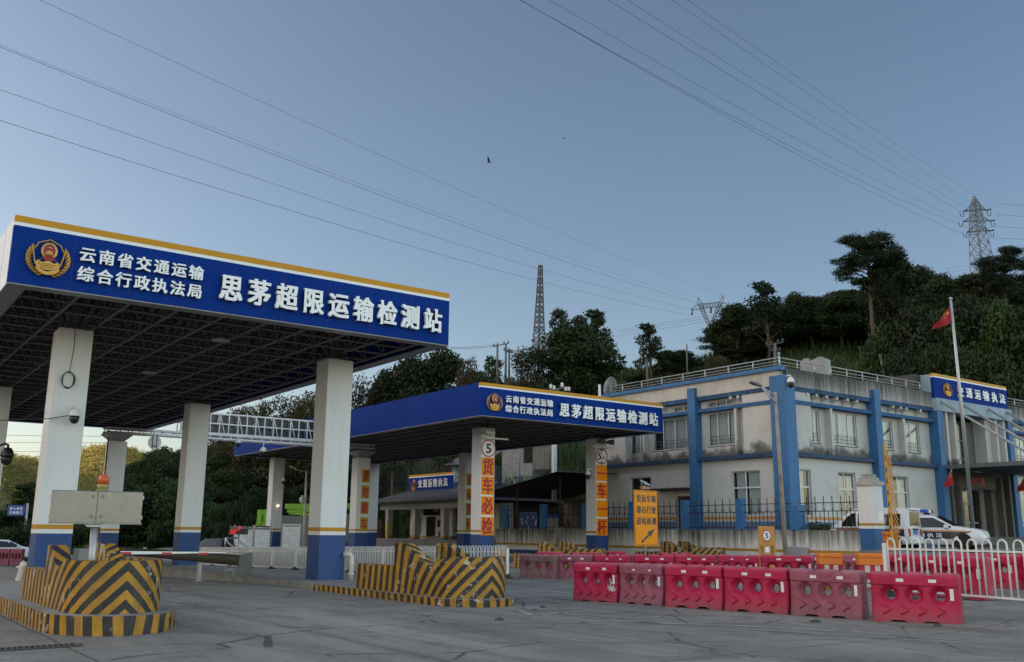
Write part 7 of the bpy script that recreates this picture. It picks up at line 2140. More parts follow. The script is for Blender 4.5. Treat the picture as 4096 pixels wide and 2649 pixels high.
for nm, y0, y1, x0, x1, h in (("boom_section", 2026, 2022, 2.4, L_, 0.45), ("boom_section", 2045, 2034, 2.6, L_ - 0.8, 0.24), ("boom_section", 2052, 2064, 2.8, L_ - 1.2, 0.24)):
    b = MB(); za, zb_ = tz(y0), tz(y1)
    b.add([(x0, -0.3, za - h / 2), (x1, -0.3, zb_ - h / 2), (x1, 0.3, zb_ - h / 2), (x0, 0.3, za - h / 2), (x0, -0.3, za + h / 2), (x1, -0.3, zb_ + h / 2), (x1, 0.3, zb_ + h / 2), (x0, 0.3, za + h / 2)], [(3, 2, 1, 0), (4, 5, 6, 7), (0, 1, 5, 4), (1, 2, 6, 5), (2, 3, 7, 6), (3, 0, 4, 7)])
    for k in range(6): b.box(lerp(x0, x1, (k + 0.5) / 6) - 0.06, lerp(x0, x1, (k + 0.5) / 6) + 0.06, -0.33, 0.33, lerp(za, zb_, (k + 0.5) / 6) - h / 2 - 0.04, lerp(za, zb_, (k + 0.5) / 6) + h / 2 + 0.04)
    b.build(nm, m_lime, tk, rel=False)
b = MB(); b.box(0.0, 0.4, -0.5, 0.5, tz(2100), tz(2040)); b.box(0.4, 1.4, -0.4, 0.4, tz(2062), tz(2040)); b.box(-0.1, 0.9, -0.4, 0.4, tz(2106), tz(2092)); b.build("boom_head", m_lime, tk, rel=False)
b = MB(); b.lathe([(0.2, -0.35), (0.75, -0.35), (0.75, -0.3), (0.5, -0.28), (0.5, 0.28), (0.75, 0.3), (0.75, 0.35), (0.2, 0.35)], n=20, T=Matrix.Translation((1.05, 0, tz(2078))) @ Matrix.Rotation(R_(90), 4, 'X')); b.build("hose_reel", m_lime, tk, rel=False)

# ------------------------------------------------------------------ little hall with tiled roof
HX = 41.0
m_hall = paint("hall plaster", (0.60, 0.60, 0.585), 0.8, 0.1, 0.6, dirt=(0.35, 0.33, 0.3), dirt_amt=0.3)
m_hcol = paint("hall column", (0.34, 0.33, 0.31), 0.8, 0.15, 1)
m_tile = paint("roof tile shaded grey", (0.010, 0.010, 0.011), 0.7, 0.35, 3, bump=0.3)  # darkened to paint in the shade between the tile ridges
hl = thing("service_hall", "small white hall with dark tiled roof and a columned porch under the far canopy's back", "building", (HX, 70, 0))
b = MB(); b.box(HX - 0.3, 52, 60, 80, -0.5, 0.45); b.build("floor", m_conc, hl)
hc = [75.0, 70.3, 65.7, 61.2]
for y in hc:
    b = MB(); b.box(HX, HX + 0.5, y - 0.25, y + 0.25, 0.45, 1.1, 1); b.box(HX, HX + 0.5, y - 0.25, y + 0.25, 1.1, 1.3, 2); b.box(HX, HX + 0.5, y - 0.25, y + 0.25, 1.3, 3.45, 0); b.build("column", [m_hcol, m_colblue, m_yel], hl)
b = MB(); b.box(HX - 0.05, HX + 0.55, 60.5, 76.2, 3.45, 4.0); b.build("beam", m_hcol, hl)
# back wall with openings, hall front at HX+3
TH_ = Matrix.Translation((HX + 3.0, 0, 0)) @ Matrix.Rotation(R_(-90), 4, 'Z')
b = MB(); holes_wall(b, TH_, -76, -60.5, 0.45, 3.9, 0, 0.3, [(-75.9, -75.8, 0.45, 0.5), (-73.2, -71.6, 0.45, 2.9), (-68.8, -67.0, 0.9, 3.6), (-65.2, -63.6, 0.45, 2.75)]); b.build("wall", m_hall, hl)
b = MB(); b.box(HX + 3.3, HX + 9, 60.5, 76, 0.45, 3.9); b.build("dark_interior", m_int, hl)  # solid block in near-black, the hall's inner shade painted on
b = MB()
for a, c in ((-76, -73.2), (-71.6, -65.2), (-63.6, -60.5)): b.box(a, c, -0.008, 0, 1.05, 1.22, 0, TH_)
b.build("wall_stripe", paint("hall stripe tan", (0.42, 0.26, 0.10), 0.7, 0.2, 2), hl)
for a, c, z in ((-73.15, -71.65, 2.85), (-65.15, -63.65, 2.7)):
    b = MB(); b.box(a, c, 0.02, 0.07, 0.45, z, 0, TH_); b.box((a + c) / 2 - 0.02, (a + c) / 2 + 0.02, 0.0, 0.02, 0.45, z, 1, TH_); b.build("door", [paint("hall door dark", (0.02, 0.015, 0.015), 0.3, 0.2, 2), m_black], hl)
b = MB()
for k in range(9): b.box(-68.75 + k * 0.21, -68.72 + k * 0.21, -0.03, -0.01, 0.9, 3.6, 0, TH_)
for z in (0.95, 1.8, 2.6, 3.5): b.box(-68.8, -67.0, -0.03, -0.01, z, z + 0.03, 0, TH_)
b.build("window_grille", m_galv, hl)
# roof : four slopes with tile ridges
y0, y1, x0, x1 = 60.0, 76.9, HX - 0.75, HX + 8
zr, ze = 5.55, 4.05
rp = [(x0, y0, ze), (x0, y1, ze), (x0 + 4.2, y1 - 2.6, zr), (x0 + 4.2, y0 + 2.6, zr), (x1, y1, ze), (x1, y0, ze)]
b = MB(); b.add(rp, [(0, 3, 2, 1), (1, 2, 4), (2, 3, 5, 4), (0, 5, 3)], 0)
b.add([(x, y, z - 0.12) for x, y, z in rp], [(0, 1, 4, 5)], 0)
b.add([rp[0], rp[1], (rp[1][0], rp[1][1], ze - 0.12), (rp[0][0], rp[0][1], ze - 0.12)], [(0, 3, 2, 1)], 0)
k = y0 + 0.15
while k < y1:
    t = min(1, (k - y0) / 2.6, (y1 - k) / 2.6)
    b.tube([(x0 - 0.05, k, ze + 0.03), (x0 + 4.2 * t, k, ze + (zr - ze) * t + 0.05)], 0.10, 6, 1)
    k += 0.30
b.tube([rp[2], rp[3]], 0.16, 6, 0); b.tube([rp[1], rp[2]], 0.12, 6, 0); b.tube([rp[0], rp[3]], 0.12, 6, 0)
b.box(x0 + 4.0, x0 + 4.4, y0 + 2.6, y1 - 2.6, zr, zr + 0.22)
b.build("roof", [m_tile, paint("ridge tile lit grey", (0.075, 0.076, 0.078), 0.8, 0.3, 3)], hl)  # paler copy: light on the tile ridges put into their colour
# roof sign
Tsg = Matrix.Translation((43.0, 0, 0)) @ Matrix.Rotation(R_(-90), 4, 'Z')
hs = thing("roof_sign", "blue roof sign with emblem and white lettering above the little hall's tiles", "sign", (43.0, 71, 5.0))
b = MB(); b.box(-74.76, -67.25, 0, 0.12, 5.0, 6.3, 0, Tsg); b.box(-74.76, -67.25, 0, 0.12, 6.3, 6.38, 1, Tsg); b.box(-74.76, -67.25, 0, 0.12, 6.38, 6.56, 2, Tsg); b.build("sign_board", [m_sblue, m_swhite, m_syel], hs)
emblem(hs, -73.75, 5.62, 0.95, 1.05, Tsg @ Matrix.Translation((0, -0.02, 0)))
b = MB(); chars(b, "交通运输执法", -73.0, -68.05, 5.38, 6.1, Tsg @ Matrix.Translation((0, -0.02, 0)), 0, 0.02, 0.05, 0.84); b.build("lettering", m_letter, hs)
b = MB(); b.tube([(43.1, 67.3, 6.5), (45.2, 66.6, 4.7)], 0.05, 5); b.tube([(43.05, 67.25, 5.0), (43.05, 67.25, 6.56)], 0.05, 5); b.build("strut", m_galv, hs)
def hallsign(name, lab, y0_, y1_, z0_, z1_, txts, matp, matl, x=HX + 2.98):
    Th = Matrix.Translation((x, 0, 0)) @ Matrix.Rotation(R_(-90), 4, 'Z')
    r = thing(name, lab, "sign", (x, (y0_ + y1_) / 2, z0_), 0, "signs on the little hall")
    b = MB(); b.box(-y1_, -y0_, -0.04, 0, z0_, z1_, 0, Th); b.build("sign_plate", matp, r)
    for t, (a, c, e, f) in txts:
        b = MB(); text(b, t, -lerp(y1_, y0_, a), -lerp(y1_, y0_, c), lerp(z0_, z1_, e), lerp(z0_, z1_, f), Th @ Matrix.Translation((0, -0.041, 0)), 0, 0.01, 0.01); b.build("lettering", matl, r)
m_dnavy = paint("dark navy board", (0.012, 0.012, 0.03), 0.4, 0.15, 2)
hallsign("hall_sign", "dark board with the white characters 大厅 above the hall's door", 70.9, 73.6, 3.0, 3.85, [("大厅", (0.62, 0.95, 0.3, 0.7))], m_dnavy, m_letter)
hallsign("notice_plate", "small dark blue plate with white characters right of the hall door", 69.9, 71.2, 2.0, 2.6, [("无障碍", (0.45, 0.95, 0.52, 0.85)), ("卫生间", (0.45, 0.95, 0.12, 0.44))], m_dnavy, m_letter)
hallsign("poster", "light blue poster on the hall's end wall", 74.0, 74.7, 1.35, 2.9, [], paint("poster blue", (0.06, 0.22, 0.42), 0.5, 0.5, 3), m_letter)
hallsign("notice_plate", "small purple plate at the hall's left corner", 74.6, 75.4, 2.95, 3.4, [], paint("purple plate", (0.03, 0.025, 0.09), 0.5, 0.2, 3), m_letter)
hallsign("rule_sheet", "white framed text sheet beside the barred hall window", 68.9, 70.0, 1.75, 3.75, [("公告栏", (0.2, 0.85, 0.86, 0.92))], m_sgw, m_black)
b = MB()
for k in range(14): b.box(-69.85, -69.05 - 0.1 * (k % 3), -0.046, -0.042, 2.0 + k * 0.1, 2.03 + k * 0.1, 0, TH_)
# desk, chair, seated officer
dk = thing("desk", "long low desk in the hall porch where the officer sits", "desk", (42.4, 68.4, 0.45))
b = MB(); b.box(-0.35, 0.35, -2.3, 1.8, 0.70, 0.76); b.box(-0.33, -0.30, -2.2, 1.7, 0.1, 0.70)
b.build("desk_top", paint("desk grey", (0.2, 0.19, 0.18), 0.5, 0.2, 3), dk, rel=False)
ch = thing("office_chair", "black office chair standing at the desk in the porch", "chair", (43.0, 69.6, 0.45))
b = MB(); b.rbox(-0.25, 0.25, -0.25, 0.25, 0.42, 0.5, 0.04); b.rbox(0.2, 0.28, -0.24, 0.24, 0.55, 1.2, 0.04); b.tube([(0, 0, 0.05), (0, 0, 0.42)], 0.04, 6)
for k in range(5): b.tube([(0, 0, 0.1), (0.28 * math.cos(k * 1.257), 0.28 * math.sin(k * 1.257), 0.04)], 0.025, 5)
b.build("seat", m_black, ch, rel=False)
def person_sit(loc, rz, label):
    r = thing("person", label, "person", loc, rz)
    J = {"pel": (0, 0, 0.50, .15), "wai": (0.02, 0, 0.68, .135), "che": (0.05, 0, 0.90, .155), "nec": (0.06, 0, 1.08, .06), "hea": (0.09, 0, 1.19, .09), "hd2": (0.10, 0, 1.28, .085),
         "sl": (0.05, .19, 1.02, .065), "el": (0.12, .25, 0.78, .045), "wl": (0.33, .16, 0.76, .033), "hl": (0.41, .13, 0.77, .03), "sr": (0.05, -.19, 1.02, .065), "er": (0.12, -.25, 0.78, .045), "wr": (0.33, -.16, 0.76, .033), "hr": (0.41, -.13, 0.77, .03),
         "tl": (0.40, .11, 0.50, .085), "kl": (0.46, .11, 0.30, .06), "al": (0.44, .11, 0.07, .045), "fl": (0.58, .12, 0.04, .04), "tr": (0.40, -.11, 0.50, .085), "kr": (0.46, -.11, 0.30, .06), "ar": (0.44, -.11, 0.07, .045), "fr": (0.58, -.12, 0.04, .04)}
    E_ = [("pel", "wai"), ("wai", "che"), ("che", "nec"), ("nec", "hea"), ("hea", "hd2"), ("che", "sl"), ("sl", "el"), ("el", "wl"), ("wl", "hl"), ("che", "sr"), ("sr", "er"), ("er", "wr"), ("wr", "hr"), ("pel", "tl"), ("tl", "kl"), ("kl", "al"), ("al", "fl"), ("pel", "tr"), ("tr", "kr"), ("kr", "ar"), ("ar", "fr")]
    for s, w, h in (("l", "wl", "hl"), ("r", "wr", "hr")):
        sg = 1 if s == "l" else -1; hx, hy, hz, _ = J[h]
        for i, (dy, ln) in enumerate(((0.03, .075), (0.01, .085), (-0.01, .08), (-0.03, .065))):
            J[f"f{s}{i}"] = (hx + ln, hy + dy, hz + 0.005, .009); E_.append((h, f"f{s}{i}"))
        J[f"t{s}"] = (hx + 0.02, hy - sg * 0.05, hz + 0.01, .011); E_.append((h, f"t{s}"))
    ks = list(J); me = bpy.data.meshes.new("body"); me.from_pydata([J[k][:3] for k in ks], [(ks.index(a), ks.index(c)) for a, c in E_], [])
    o = bpy.data.objects.new("body", me); C.objects.link(o)
    o.modifiers.new("s", 'SKIN'); o.modifiers.new("d", 'SUBSURF').levels = 2
    for i, k in enumerate(ks):
        me.skin_vertices[0].data[i].radius = (J[k][3], J[k][3]); me.skin_vertices[0].data[i].use_root = k == "pel"
    bpy.context.view_layer.update()
    m2 = bpy.data.meshes.new_from_object(o.evaluated_get(bpy.context.evaluated_depsgraph_get())); bpy.data.objects.remove(o)
    sk = paint("skin", (0.30, 0.17, 0.11), 0.6, 0.1, 9); un = paint("uniform green", (0.10, 0.20, 0.14), 0.8, 0.2, 6); tr = paint("trouser dark", (0.015, 0.017, 0.025), 0.8, 0.2, 6)
    for m_ in (sk, un, tr): m2.materials.append(m_)
    for p in m2.polygons:
        c = p.center; p.use_smooth = True
        p.material_index = 0 if c.z > 1.09 or (c.x > 0.31 and c.z > 0.70) else (1 if c.z > 0.60 and c.x < 0.34 else 2)
    bo_ = bpy.data.objects.new("body", m2); C.objects.link(bo_); bo_.parent = r
    b = MB(); b.ball((0.075, 0, 1.30), 0.105, 12, 0, 0.8); b.build("hair", m_black, r, rel=False)
person_sit((43.2, 67.0, 0.45), R_(180), "seated officer in a green vest behind the porch desk")
# amber kiosk board left of the hall
kb = thing("info_kiosk", "amber and dark brown board kiosk standing left of the hall's porch", "sign", (40.4, 75.0, 0.4))
Tk = Matrix.Translation((40.4, 0, 0)) @ Matrix.Rotation(R_(-90), 4, 'Z')
b = MB(); b.box(-76.6, -75.0, 0, 0.1, 0.4, 2.2, 0, Tk); b.box(-75.6, -74.6, -0.08, 0.0, 0.4, 2.6, 1, Tk); b.box(-76.9, -76.75, 0, 0.2, 0.4, 2.4, 2, Tk); b.box(-74.0, -73.8, 0, 0.2, 0.4, 2.4, 2, Tk)
b.build("board", [paint("kiosk amber", (0.45, 0.19, 0.012), 0.5, 0.15, 2), paint("kiosk brown", (0.025, 0.014, 0.012), 0.5, 0.2, 2), paint("kiosk yellow", (0.55, 0.40, 0.06), 0.5, 0.1, 2)], kb)
b = MB(); text(b, "平台", -76.45, -75.75, 1.7, 2.0, Tk @ Matrix.Translation((0, -0.01, 0)), 0, 0.02, 0.01); b.build("lettering", m_black, kb)

# ------------------------------------------------------------------ tin shed between hall and office
sh = thing("tin_shed", "dark tin-roofed open shed between the little hall and the office", "shed", (41.5, 52, 0.8))
m_tin = paint("old tin sheet", (0.055, 0.053, 0.05), 0.7, 0.4, 1.5, dirt=(0.13, 0.10, 0.08), dirt_amt=0.5)
zr_, ye = 5.6, 49.2
b = MB()
def tin(x0, x1, ya, za, yb, zb_):
    n = 26
    for k in range(n):
        xa, xb = lerp(x0, x1, k / n), lerp(x0, x1, (k + 0.5) / n); xc = lerp(x0, x1, (k + 1) / n)
        for p, q, dz, dz2 in ((xa, xb, 0.0, 0.06), (xb, xc, 0.06, 0.0)):
            b.add([(p, ya, za + dz), (q, ya, za + dz2), (q, yb, zb_ + dz2), (p, yb, zb_ + dz)], [(0, 1, 2, 3)], 0)
tin(39.6, 48.5, 44.3, 5.25, ye, zr_); tin(39.6, 48.5, ye, zr_, 59.5, 4.2)
b.build("tin_roof", m_tin, sh)
b = MB(); b.box(48.4, 48.6, 45.5, 59.3, 0.9, 4.2); b.build("back_wall", paint("shed back wall", (0.17, 0.165, 0.155), 0.9, 0.25, 0.8), sh)
for y in (44.6, 49.2, 54, 59):
    b = MB(); zt = 5.2 if y < 46 else (zr_ - 0.05 if y < 50 else lerp(zr_, 4.2, (y - ye) / 10.3) - 0.05)
    b.tube([(39.9, y, 0.5), (39.9, y, zt)], 0.06, 6); b.build("shed_post", paint("rusty post", (0.10, 0.03, 0.022), 0.8, 0.4, 3), sh)
b = MB(); b.box(43, 43.9, 46.0, 47.4, 1.0, 3.2); tag(b.build("locker", m_black), "black locker standing in the tin shed behind the fence", "locker")
bb = thing("blue_banner", "blue banner board with white brush strokes behind the iron fence", "banner", (39.6, 51.0, 1.0))
ya, yb_ = onx(2150, 2080, 39.6).y, onx(2077, 2080, 39.6).y
b = MB(); b.box(39.58, 39.62, ya, yb_, 1.4, 3.0); b.build("board", paint("banner blue", (0.012, 0.085, 0.36), 0.5, 0.25, 1.5), bb)
b = MB(); rs_ = random.Random(4)
for k in range(9):
    y = lerp(ya + 0.3, yb_ - 0.3, (k % 3) / 2.0) + rs_.uniform(-0.2, 0.2); z = 1.7 + 0.45 * (k // 3) + rs_.uniform(-0.1, 0.1)
    b.bar((39.57, y, z), (39.57, y + rs_.uniform(-0.15, 0.15), z + rs_.uniform(0.15, 0.45)), 0.03, 0.08)
b.build("brush_stroke", m_letter, bb)
wb_ = thing("display_board", "white board with a blue header behind the iron fence", "board", (39.6, 47, 1.0))
ya, yb_ = onx(2232, 2080, 39.6).y, onx(2180, 2080, 39.6).y
b = MB(); b.box(39.58, 39.62, ya, yb_, 1.3, 2.55, 0); b.box(39.575, 39.63, ya, yb_, 2.55, 2.8, 1); b.build("board", [paint("board pale", (0.33, 0.34, 0.35), 0.5, 0.2, 3), MATS["banner blue"]], wb_)
# square white post by the shed
q = onx(2217, 1890, 44.5); b = MB(); t_ = onx(2218, 1760, 44.5); b.box(44.35, 44.65, q.y - 0.14, q.y + 0.14, 4.0, t_.z + 1.0)
tag(b.build("concrete_pole", m_white), "square white pole rising behind the tin shed's roof ridge", "pole")
# ------------------------------------------------------------------ brick hut on the slope
q = atr(2100, 2130, 92); hz0 = hill_z(2100, 92)
ax = atr(2005, 2130, 90); bx = atr(2215, 2130, 86)
hang = math.atan2(bx.y - ax.y, bx.x - ax.x); hw = math.hypot(bx.x - ax.x, bx.y - ax.y)
hut = thing("brick_hut", "unplastered grey block hut with a dark window on the slope above the shed", "hut", ((ax.x + bx.x) / 2, (ax.y + bx.y) / 2, 0), hang)
zA = atr(2100, 1905, 88).z; zB = atr(2100, 1760, 88).z
m, nt, bs = newmat("grey block wall")
tc = nt.nodes.new("ShaderNodeTexCoord"); br = nt.nodes.new("ShaderNodeTexBrick")
nt.links.new(_map(nt, tc.outputs["Object"], (1, 1, 1), (R_(90), 0, 0)), br.inputs["Vector"])
br.inputs["Scale"].default_value = 2.0; br.inputs["Color1"].default_value = (0.20, 0.20, 0.20, 1); br.inputs["Color2"].default_value = (0.31, 0.30, 0.285, 1); br.inputs["Mortar"].default_value = (0.13, 0.125, 0.12, 1)
nt.links.new(br.outputs[0], bs.inputs["Base Color"]); bs.inputs["Roughness"].default_value = 0.95
b = MB(); b.box(-hw / 2, -hw * 0.08, 0, 3.5, zA - 2.5, zB); b.box(-hw * 0.08, hw * 0.1, 0, 3.5, zA - 2.5, zA + 1.2); b.box(-hw * 0.08, hw * 0.1, 0, 3.5, zB - 0.4, zB); b.build("wall", m, hut, rel=False)
b = MB(); b.box(-hw * 0.08, hw * 0.10, 0.2, 0.3, zA + 1.2, zB - 0.4, 0); b.box(-hw * 0.005, hw * 0.012, 0.1, 0.18, zA + 1.2, zB - 0.4, 1); b.build("window", [m_int, MATS["kiosk brown"]], hut, rel=False)
b = MB()
for k in range(9): b.box(hw * 0.1 + k * hw * 0.044, hw * 0.1 + (k + 1) * hw * 0.044 - 0.02, 0.05 + 0.02 * (k % 2), 0.12, zA + 0.6, zB, 0)
b.build("plank_wall", paint("grey planks", (0.17, 0.16, 0.145), 0.9, 0.3, 2), hut, rel=False)
b = MB(); b.box(-hw / 2 - 0.5, hw / 2 + 0.4, -0.6, 4, zB, zB + 0.1); b.build("hut_roof", m_tin, hut, rel=False)
q = atr(1850, 2130, 92)
h2 = thing("sheet_shack", "pale blue sheet-walled shack with a grey roof behind the hall's sign", "hut", (q.x, q.y, 0), hang)
zz = atr(1850, 1860, 92).z; zt = atr(1850, 1835, 92).z
b = MB(); b.box(-1.6, 2.6, 0, 3, hill_z(1850, 92) - 1.5, zz); b.build("wall", paint("shack blue sheet", (0.16, 0.20, 0.22), 0.6, 0.25, 1.5), h2, rel=False)
b = MB(); b.add([(-2.0, -0.6, zz), (3, -0.6, zz), (3, 3, zt + 1.0), (-2, 3, zt + 1.0), (-2.0, -0.6, zz + 0.08), (3, -0.6, zz + 0.08), (3, 3, zt + 1.08), (-2, 3, zt + 1.08)], [(3, 2, 1, 0), (4, 5, 6, 7), (0, 1, 5, 4), (1, 2, 6, 5), (2, 3, 7, 6), (3, 0, 4, 7)]); b.build("roof", paint("shack roof", (0.13, 0.14, 0.155), 0.5, 0.3, 2), h2, rel=False)

# ------------------------------------------------------------------ notice boards and light-up display behind the fence
def noticeboard(lab, px0, px1, y0, y1, dep, head, dark_head):
    r, w, z0, z1 = sign_panel("notice_board", lab, px0, px1, y0, y1, dep, dep, "notice board")
    r["group"] = "notice boards behind the fence"
    b = MB(); b.box(-w / 2, w / 2, 0, 0.06, z0, z1, 0); hh = (z1 - z0) * head; b.box(-w / 2, w / 2, -0.012, 0, z1 - hh, z1, 1)
    for s in (-1, 1): b.box(s * w / 2 - 0.04, s * w / 2 + 0.04, -0.02, 0.08, -1.2, z1 + 0.05, 2)
    b.build("board", [paint("board sheet", (0.62, 0.66, 0.70), 0.5, 0.1, 2), m_dnavy if dark_head else paint("board pale head", (0.60, 0.62, 0.64), 0.5, 0.1, 2), m_galv], r, rel=False)
    b = MB(); rs_ = random.Random(int(px0))
    n = 14
    for k in range(n):
        z = lerp(z1 - hh - 0.12, z0 + 0.12, k / (n - 1)); a = -w * 0.44
        while a < w * 0.42:
            l = rs_.uniform(0.05, 0.25) * w
            if rs_.random() < 0.55: b.box(a, min(a + l, w * 0.44), -0.006, -0.002, z, z + 0.022)
            a += l + 0.05
    b.build("printed_lines", paint("print grey", (0.26, 0.28, 0.32), 0.6, 0.1, 3), r, rel=False)
    b = MB(); text(b, "交通运输执法公示栏", -w * 0.42, w * 0.42, z1 - hh * 0.72, z1 - hh * 0.3, Matrix.Translation((0, -0.013, 0)), 0, 0.02, 0.006); b.build("lettering", m_letter if dark_head else m_black, r, rel=False)
noticeboard("notice board with a dark header, half hidden by the lit display", 940, 1014, 2104, 2190, 68, 0.17, True)
noticeboard("notice board with a dark header, just left of a canopy column", 1021, 1082, 2104, 2190, 67, 0.17, True)
noticeboard("white notice board with a pale rounded header right of a canopy column", 1132, 1203, 2097, 2192, 66, 0.15, False)
r, w, z0, z1 = sign_panel("led_display", "grey display box showing red lit text beside the pickup", 919, 991, 2105, 2139, 57, 57, "display")
b = MB(); b.rbox(-w / 2, w / 2, 0, 0.2, z0, z1, 0.02, 0); b.box(-w / 2 + 0.06, w / 2 - 0.03, -0.01, 0, z0 + 0.04, z0 + (z1 - z0) * 0.66, 1); b.build("box", [m_tgrey, m_black], r, rel=False)
b = MB(); T_ = Matrix.Translation((0, -0.012, 0))
rs_ = random.Random(2)
for k, wd in enumerate((0.48, 0.32, 0.26)):
    zc = z0 + (z1 - z0) * (0.53 - 0.2 * k); a = -w / 2 + 0.08
    while a < -w / 2 + 0.08 + w * wd:
        b.box(a, a + 0.045, -0.02, -0.012, zc - 0.03, zc + 0.03); a += 0.06
b.disc((0.07 * w, -0.02, z0 + (z1 - z0) * 0.82), 0.075, 0.08, 14, 0, 0.01)
b.build("red_text", glow("led red", (1.0, 0.02, 0.03), 0.6), r, rel=False)
b = MB(); b.tube([(0, 0.1, -1.2), (0, 0.1, z0)], 0.06, 8); b.build("post", m_galv, r, rel=False)

# ------------------------------------------------------------------ pylons, mast, poles
def lattice(b, pts_lo, pts_hi, n, r, cross=True):
    """four-legged tapering lattice between two squares"""
    prev = None
    for k in range(n + 1):
        t = k / n; t = 1 - (1 - t) ** 1.0
        cur = [Vector(a).lerp(Vector(c), t) for a, c in zip(pts_lo, pts_hi)]
        if prev:
            for i in range(4):
                j = (i + 1) % 4
                b.bar(prev[i], cur[i], r * 1.5); b.bar(prev[i], cur[j], r); b.bar(prev[j], cur[i], r)
                if cross: b.bar(cur[i], cur[j], r)
        prev = cur
def sq(c, h, z, ang):
    return [(c.x + h * math.cos(ang + a), c.y + h * math.sin(ang + a), z) for a in (R_(45), R_(135), R_(225), R_(315))]
# big double-circuit tower at right
DP = 172
c0 = atd(3945, 1130, DP); u = FPX / DP
py1 = thing("pylon", "tall lattice pylon with three pairs of arms on the right ridge", "pylon", (c0.x, c0.y, c0.z - 6))
def pz(y, x=3925): return atd(x, y, DP).z
b = MB(); va = YAW * -1 + 0.35
ctr = Vector((atd(3928, 1100, DP).x, atd(3928, 1100, DP).y, 0))
cb_ = Vector((c0.x, c0.y, 0))
lattice(b, sq(cb_, 2.9, c0.z - 8, va), sq(ctr, 1.5, pz(920), va), 9, 0.065)
lattice(b, sq(ctr, 1.5, pz(920), va), sq(ctr, 0.9, pz(800), va), 6, 0.06)
lattice(b, sq(ctr, 0.9, pz(800), va), sq(ctr, 0.1, pz(761), va), 3, 0.055)
b.build("tower", m_pyl, py1)
ad = (R2 * 0.94 + Vector((F_.x, F_.y, 0)).normalized() * 0.32).normalized(); ad.z = 0; ad.normalize()
arms = []
ends1 = []
for y, wl_, wr_ in ((822, 62, 58), (868, 70, 72), (912, 56, 62)):
    z = pz(y)
    for s, wpx in ((-1, wl_), (1, wr_)):
        e = Vector((ctr.x, ctr.y, z)) + ad * s * wpx / u + Vector((0, 0, 0.35 if s > 0 else -0.55))
        b = MB()
        for dy in (-0.6, 0.6):
            nn_ = Vector((-ad.y, ad.x, 0)) * dy
            p = Vector((ctr.x, ctr.y, z)) + nn_
            b.bar(p, e, 0.09); b.bar(p + Vector((0, 0, 1.5)), e, 0.07)
            for t in (0.3, 0.6): b.bar(p.lerp(e, t), (p + Vector((0, 0, 1.5))).lerp(e, t), 0.08)
        b.build("cross_arm", m_pyl, py1)
        b = MB()
        b.tube([e, e + ad * s * 0.2 + Vector((0, 0, -0.25)) - Vector((F_.x, F_.y, 0)) * 1.3], 0.13, 6)
        b.tube([e + Vector((0, 0, -0.1)), e + Vector((0, 0, -1.1)) + ad * s * 0.3, e + ad * s * 0.8 + Vector((0, 0, -1.0)), e + ad * s * 1.0 + Vector((0, 0, -0.2))], 0.06, 5)
        b.build("insulator", m_black, py1); ends1.append(e)
# wide wing-armed tower
DP2 = 300
py2 = thing("pylon", "wide wing-armed lattice pylon half hidden by trees in the middle of the skyline", "pylon", atd(2838, 1400, DP2))
def P2(x, y, k=0.0): return atd(x, y, DP2 + k)
b = MB()
def tru(a, c, n, w, r):
    a0, c0_ = P2(*a, 0), P2(*c, 0); a1, c1 = P2(*a, w), P2(*c, w)
    for k in range(n):
        p, q = a0.lerp(c0_, k / n), a0.lerp(c0_, (k + 1) / n); p1, q1 = a1.lerp(c1, k / n), a1.lerp(c1, (k + 1) / n)
        b.bar(p, q, r * 1.4); b.bar(p1, q1, r * 1.4); b.bar(p, q1, r); b.bar(q, q1, r)
for (L1, L2) in (((2831, 1305), (2790, 1215)), ((2843, 1305), (2810, 1222)), ((2845, 1303), (2892, 1210)), ((2838, 1303), (2873, 1216)), ((2790, 1215), (2791, 1191)), ((2810, 1216), (2792, 1191)), ((2876, 1210), (2893, 1181)), ((2892, 1208), (2893, 1181)),
                 ((2766, 1238), (2800, 1236)), ((2766, 1236), (2795, 1216)), ((2800, 1236), (2890, 1226)), ((2795, 1217), (2885, 1209)), ((2890, 1226), (2921, 1222)), ((2885, 1209), (2921, 1222)),
                 ((2832, 1305), (2818, 1420)), ((2844, 1305), (2862, 1420))):
    tru(L1, L2, 6, 3.0, 0.13)
for k in range(8):
    t0, t1 = k / 8, (k + 1) / 8
    b.bar(P2(lerp(2800, 2890, t0), lerp(1236, 1226, t0)), P2(lerp(2797, 2887, t1), lerp(1217, 1209, t1)), 0.13); b.bar(P2(lerp(2797, 2887, t0), lerp(1217, 1209, t0)), P2(lerp(2800, 2890, t1), lerp(1236, 1226, t1)), 0.13)
    for (A, B_, Cc, D) in (((2831, 1305), (2790, 1215), (2843, 1305), (2810, 1222)), ((2845, 1303), (2892, 1210), (2838, 1303), (2873, 1216)), ((2832, 1305), (2818, 1420), (2844, 1305), (2862, 1420))):
        b.bar(P2(lerp(A[0], B_[0], t0), lerp(A[1], B_[1], t0)), P2(lerp(Cc[0], D[0], t1), lerp(Cc[1], D[1], t1)), 0.12); b.bar(P2(lerp(Cc[0], D[0], t0), lerp(Cc[1], D[1], t0)), P2(lerp(A[0], B_[0], t1), lerp(A[1], B_[1], t1)), 0.12)
b.build("tower", m_pyl, py2)
for x, y0, y1 in ((2768, 1238, 1261), (2844, 1229, 1253), (2920, 1222, 1246)):
    b = MB(); b.tube([P2(x, y0, 1), P2(x, y1, 1)], 0.28, 6); b.build("insulator", m_black, py2)
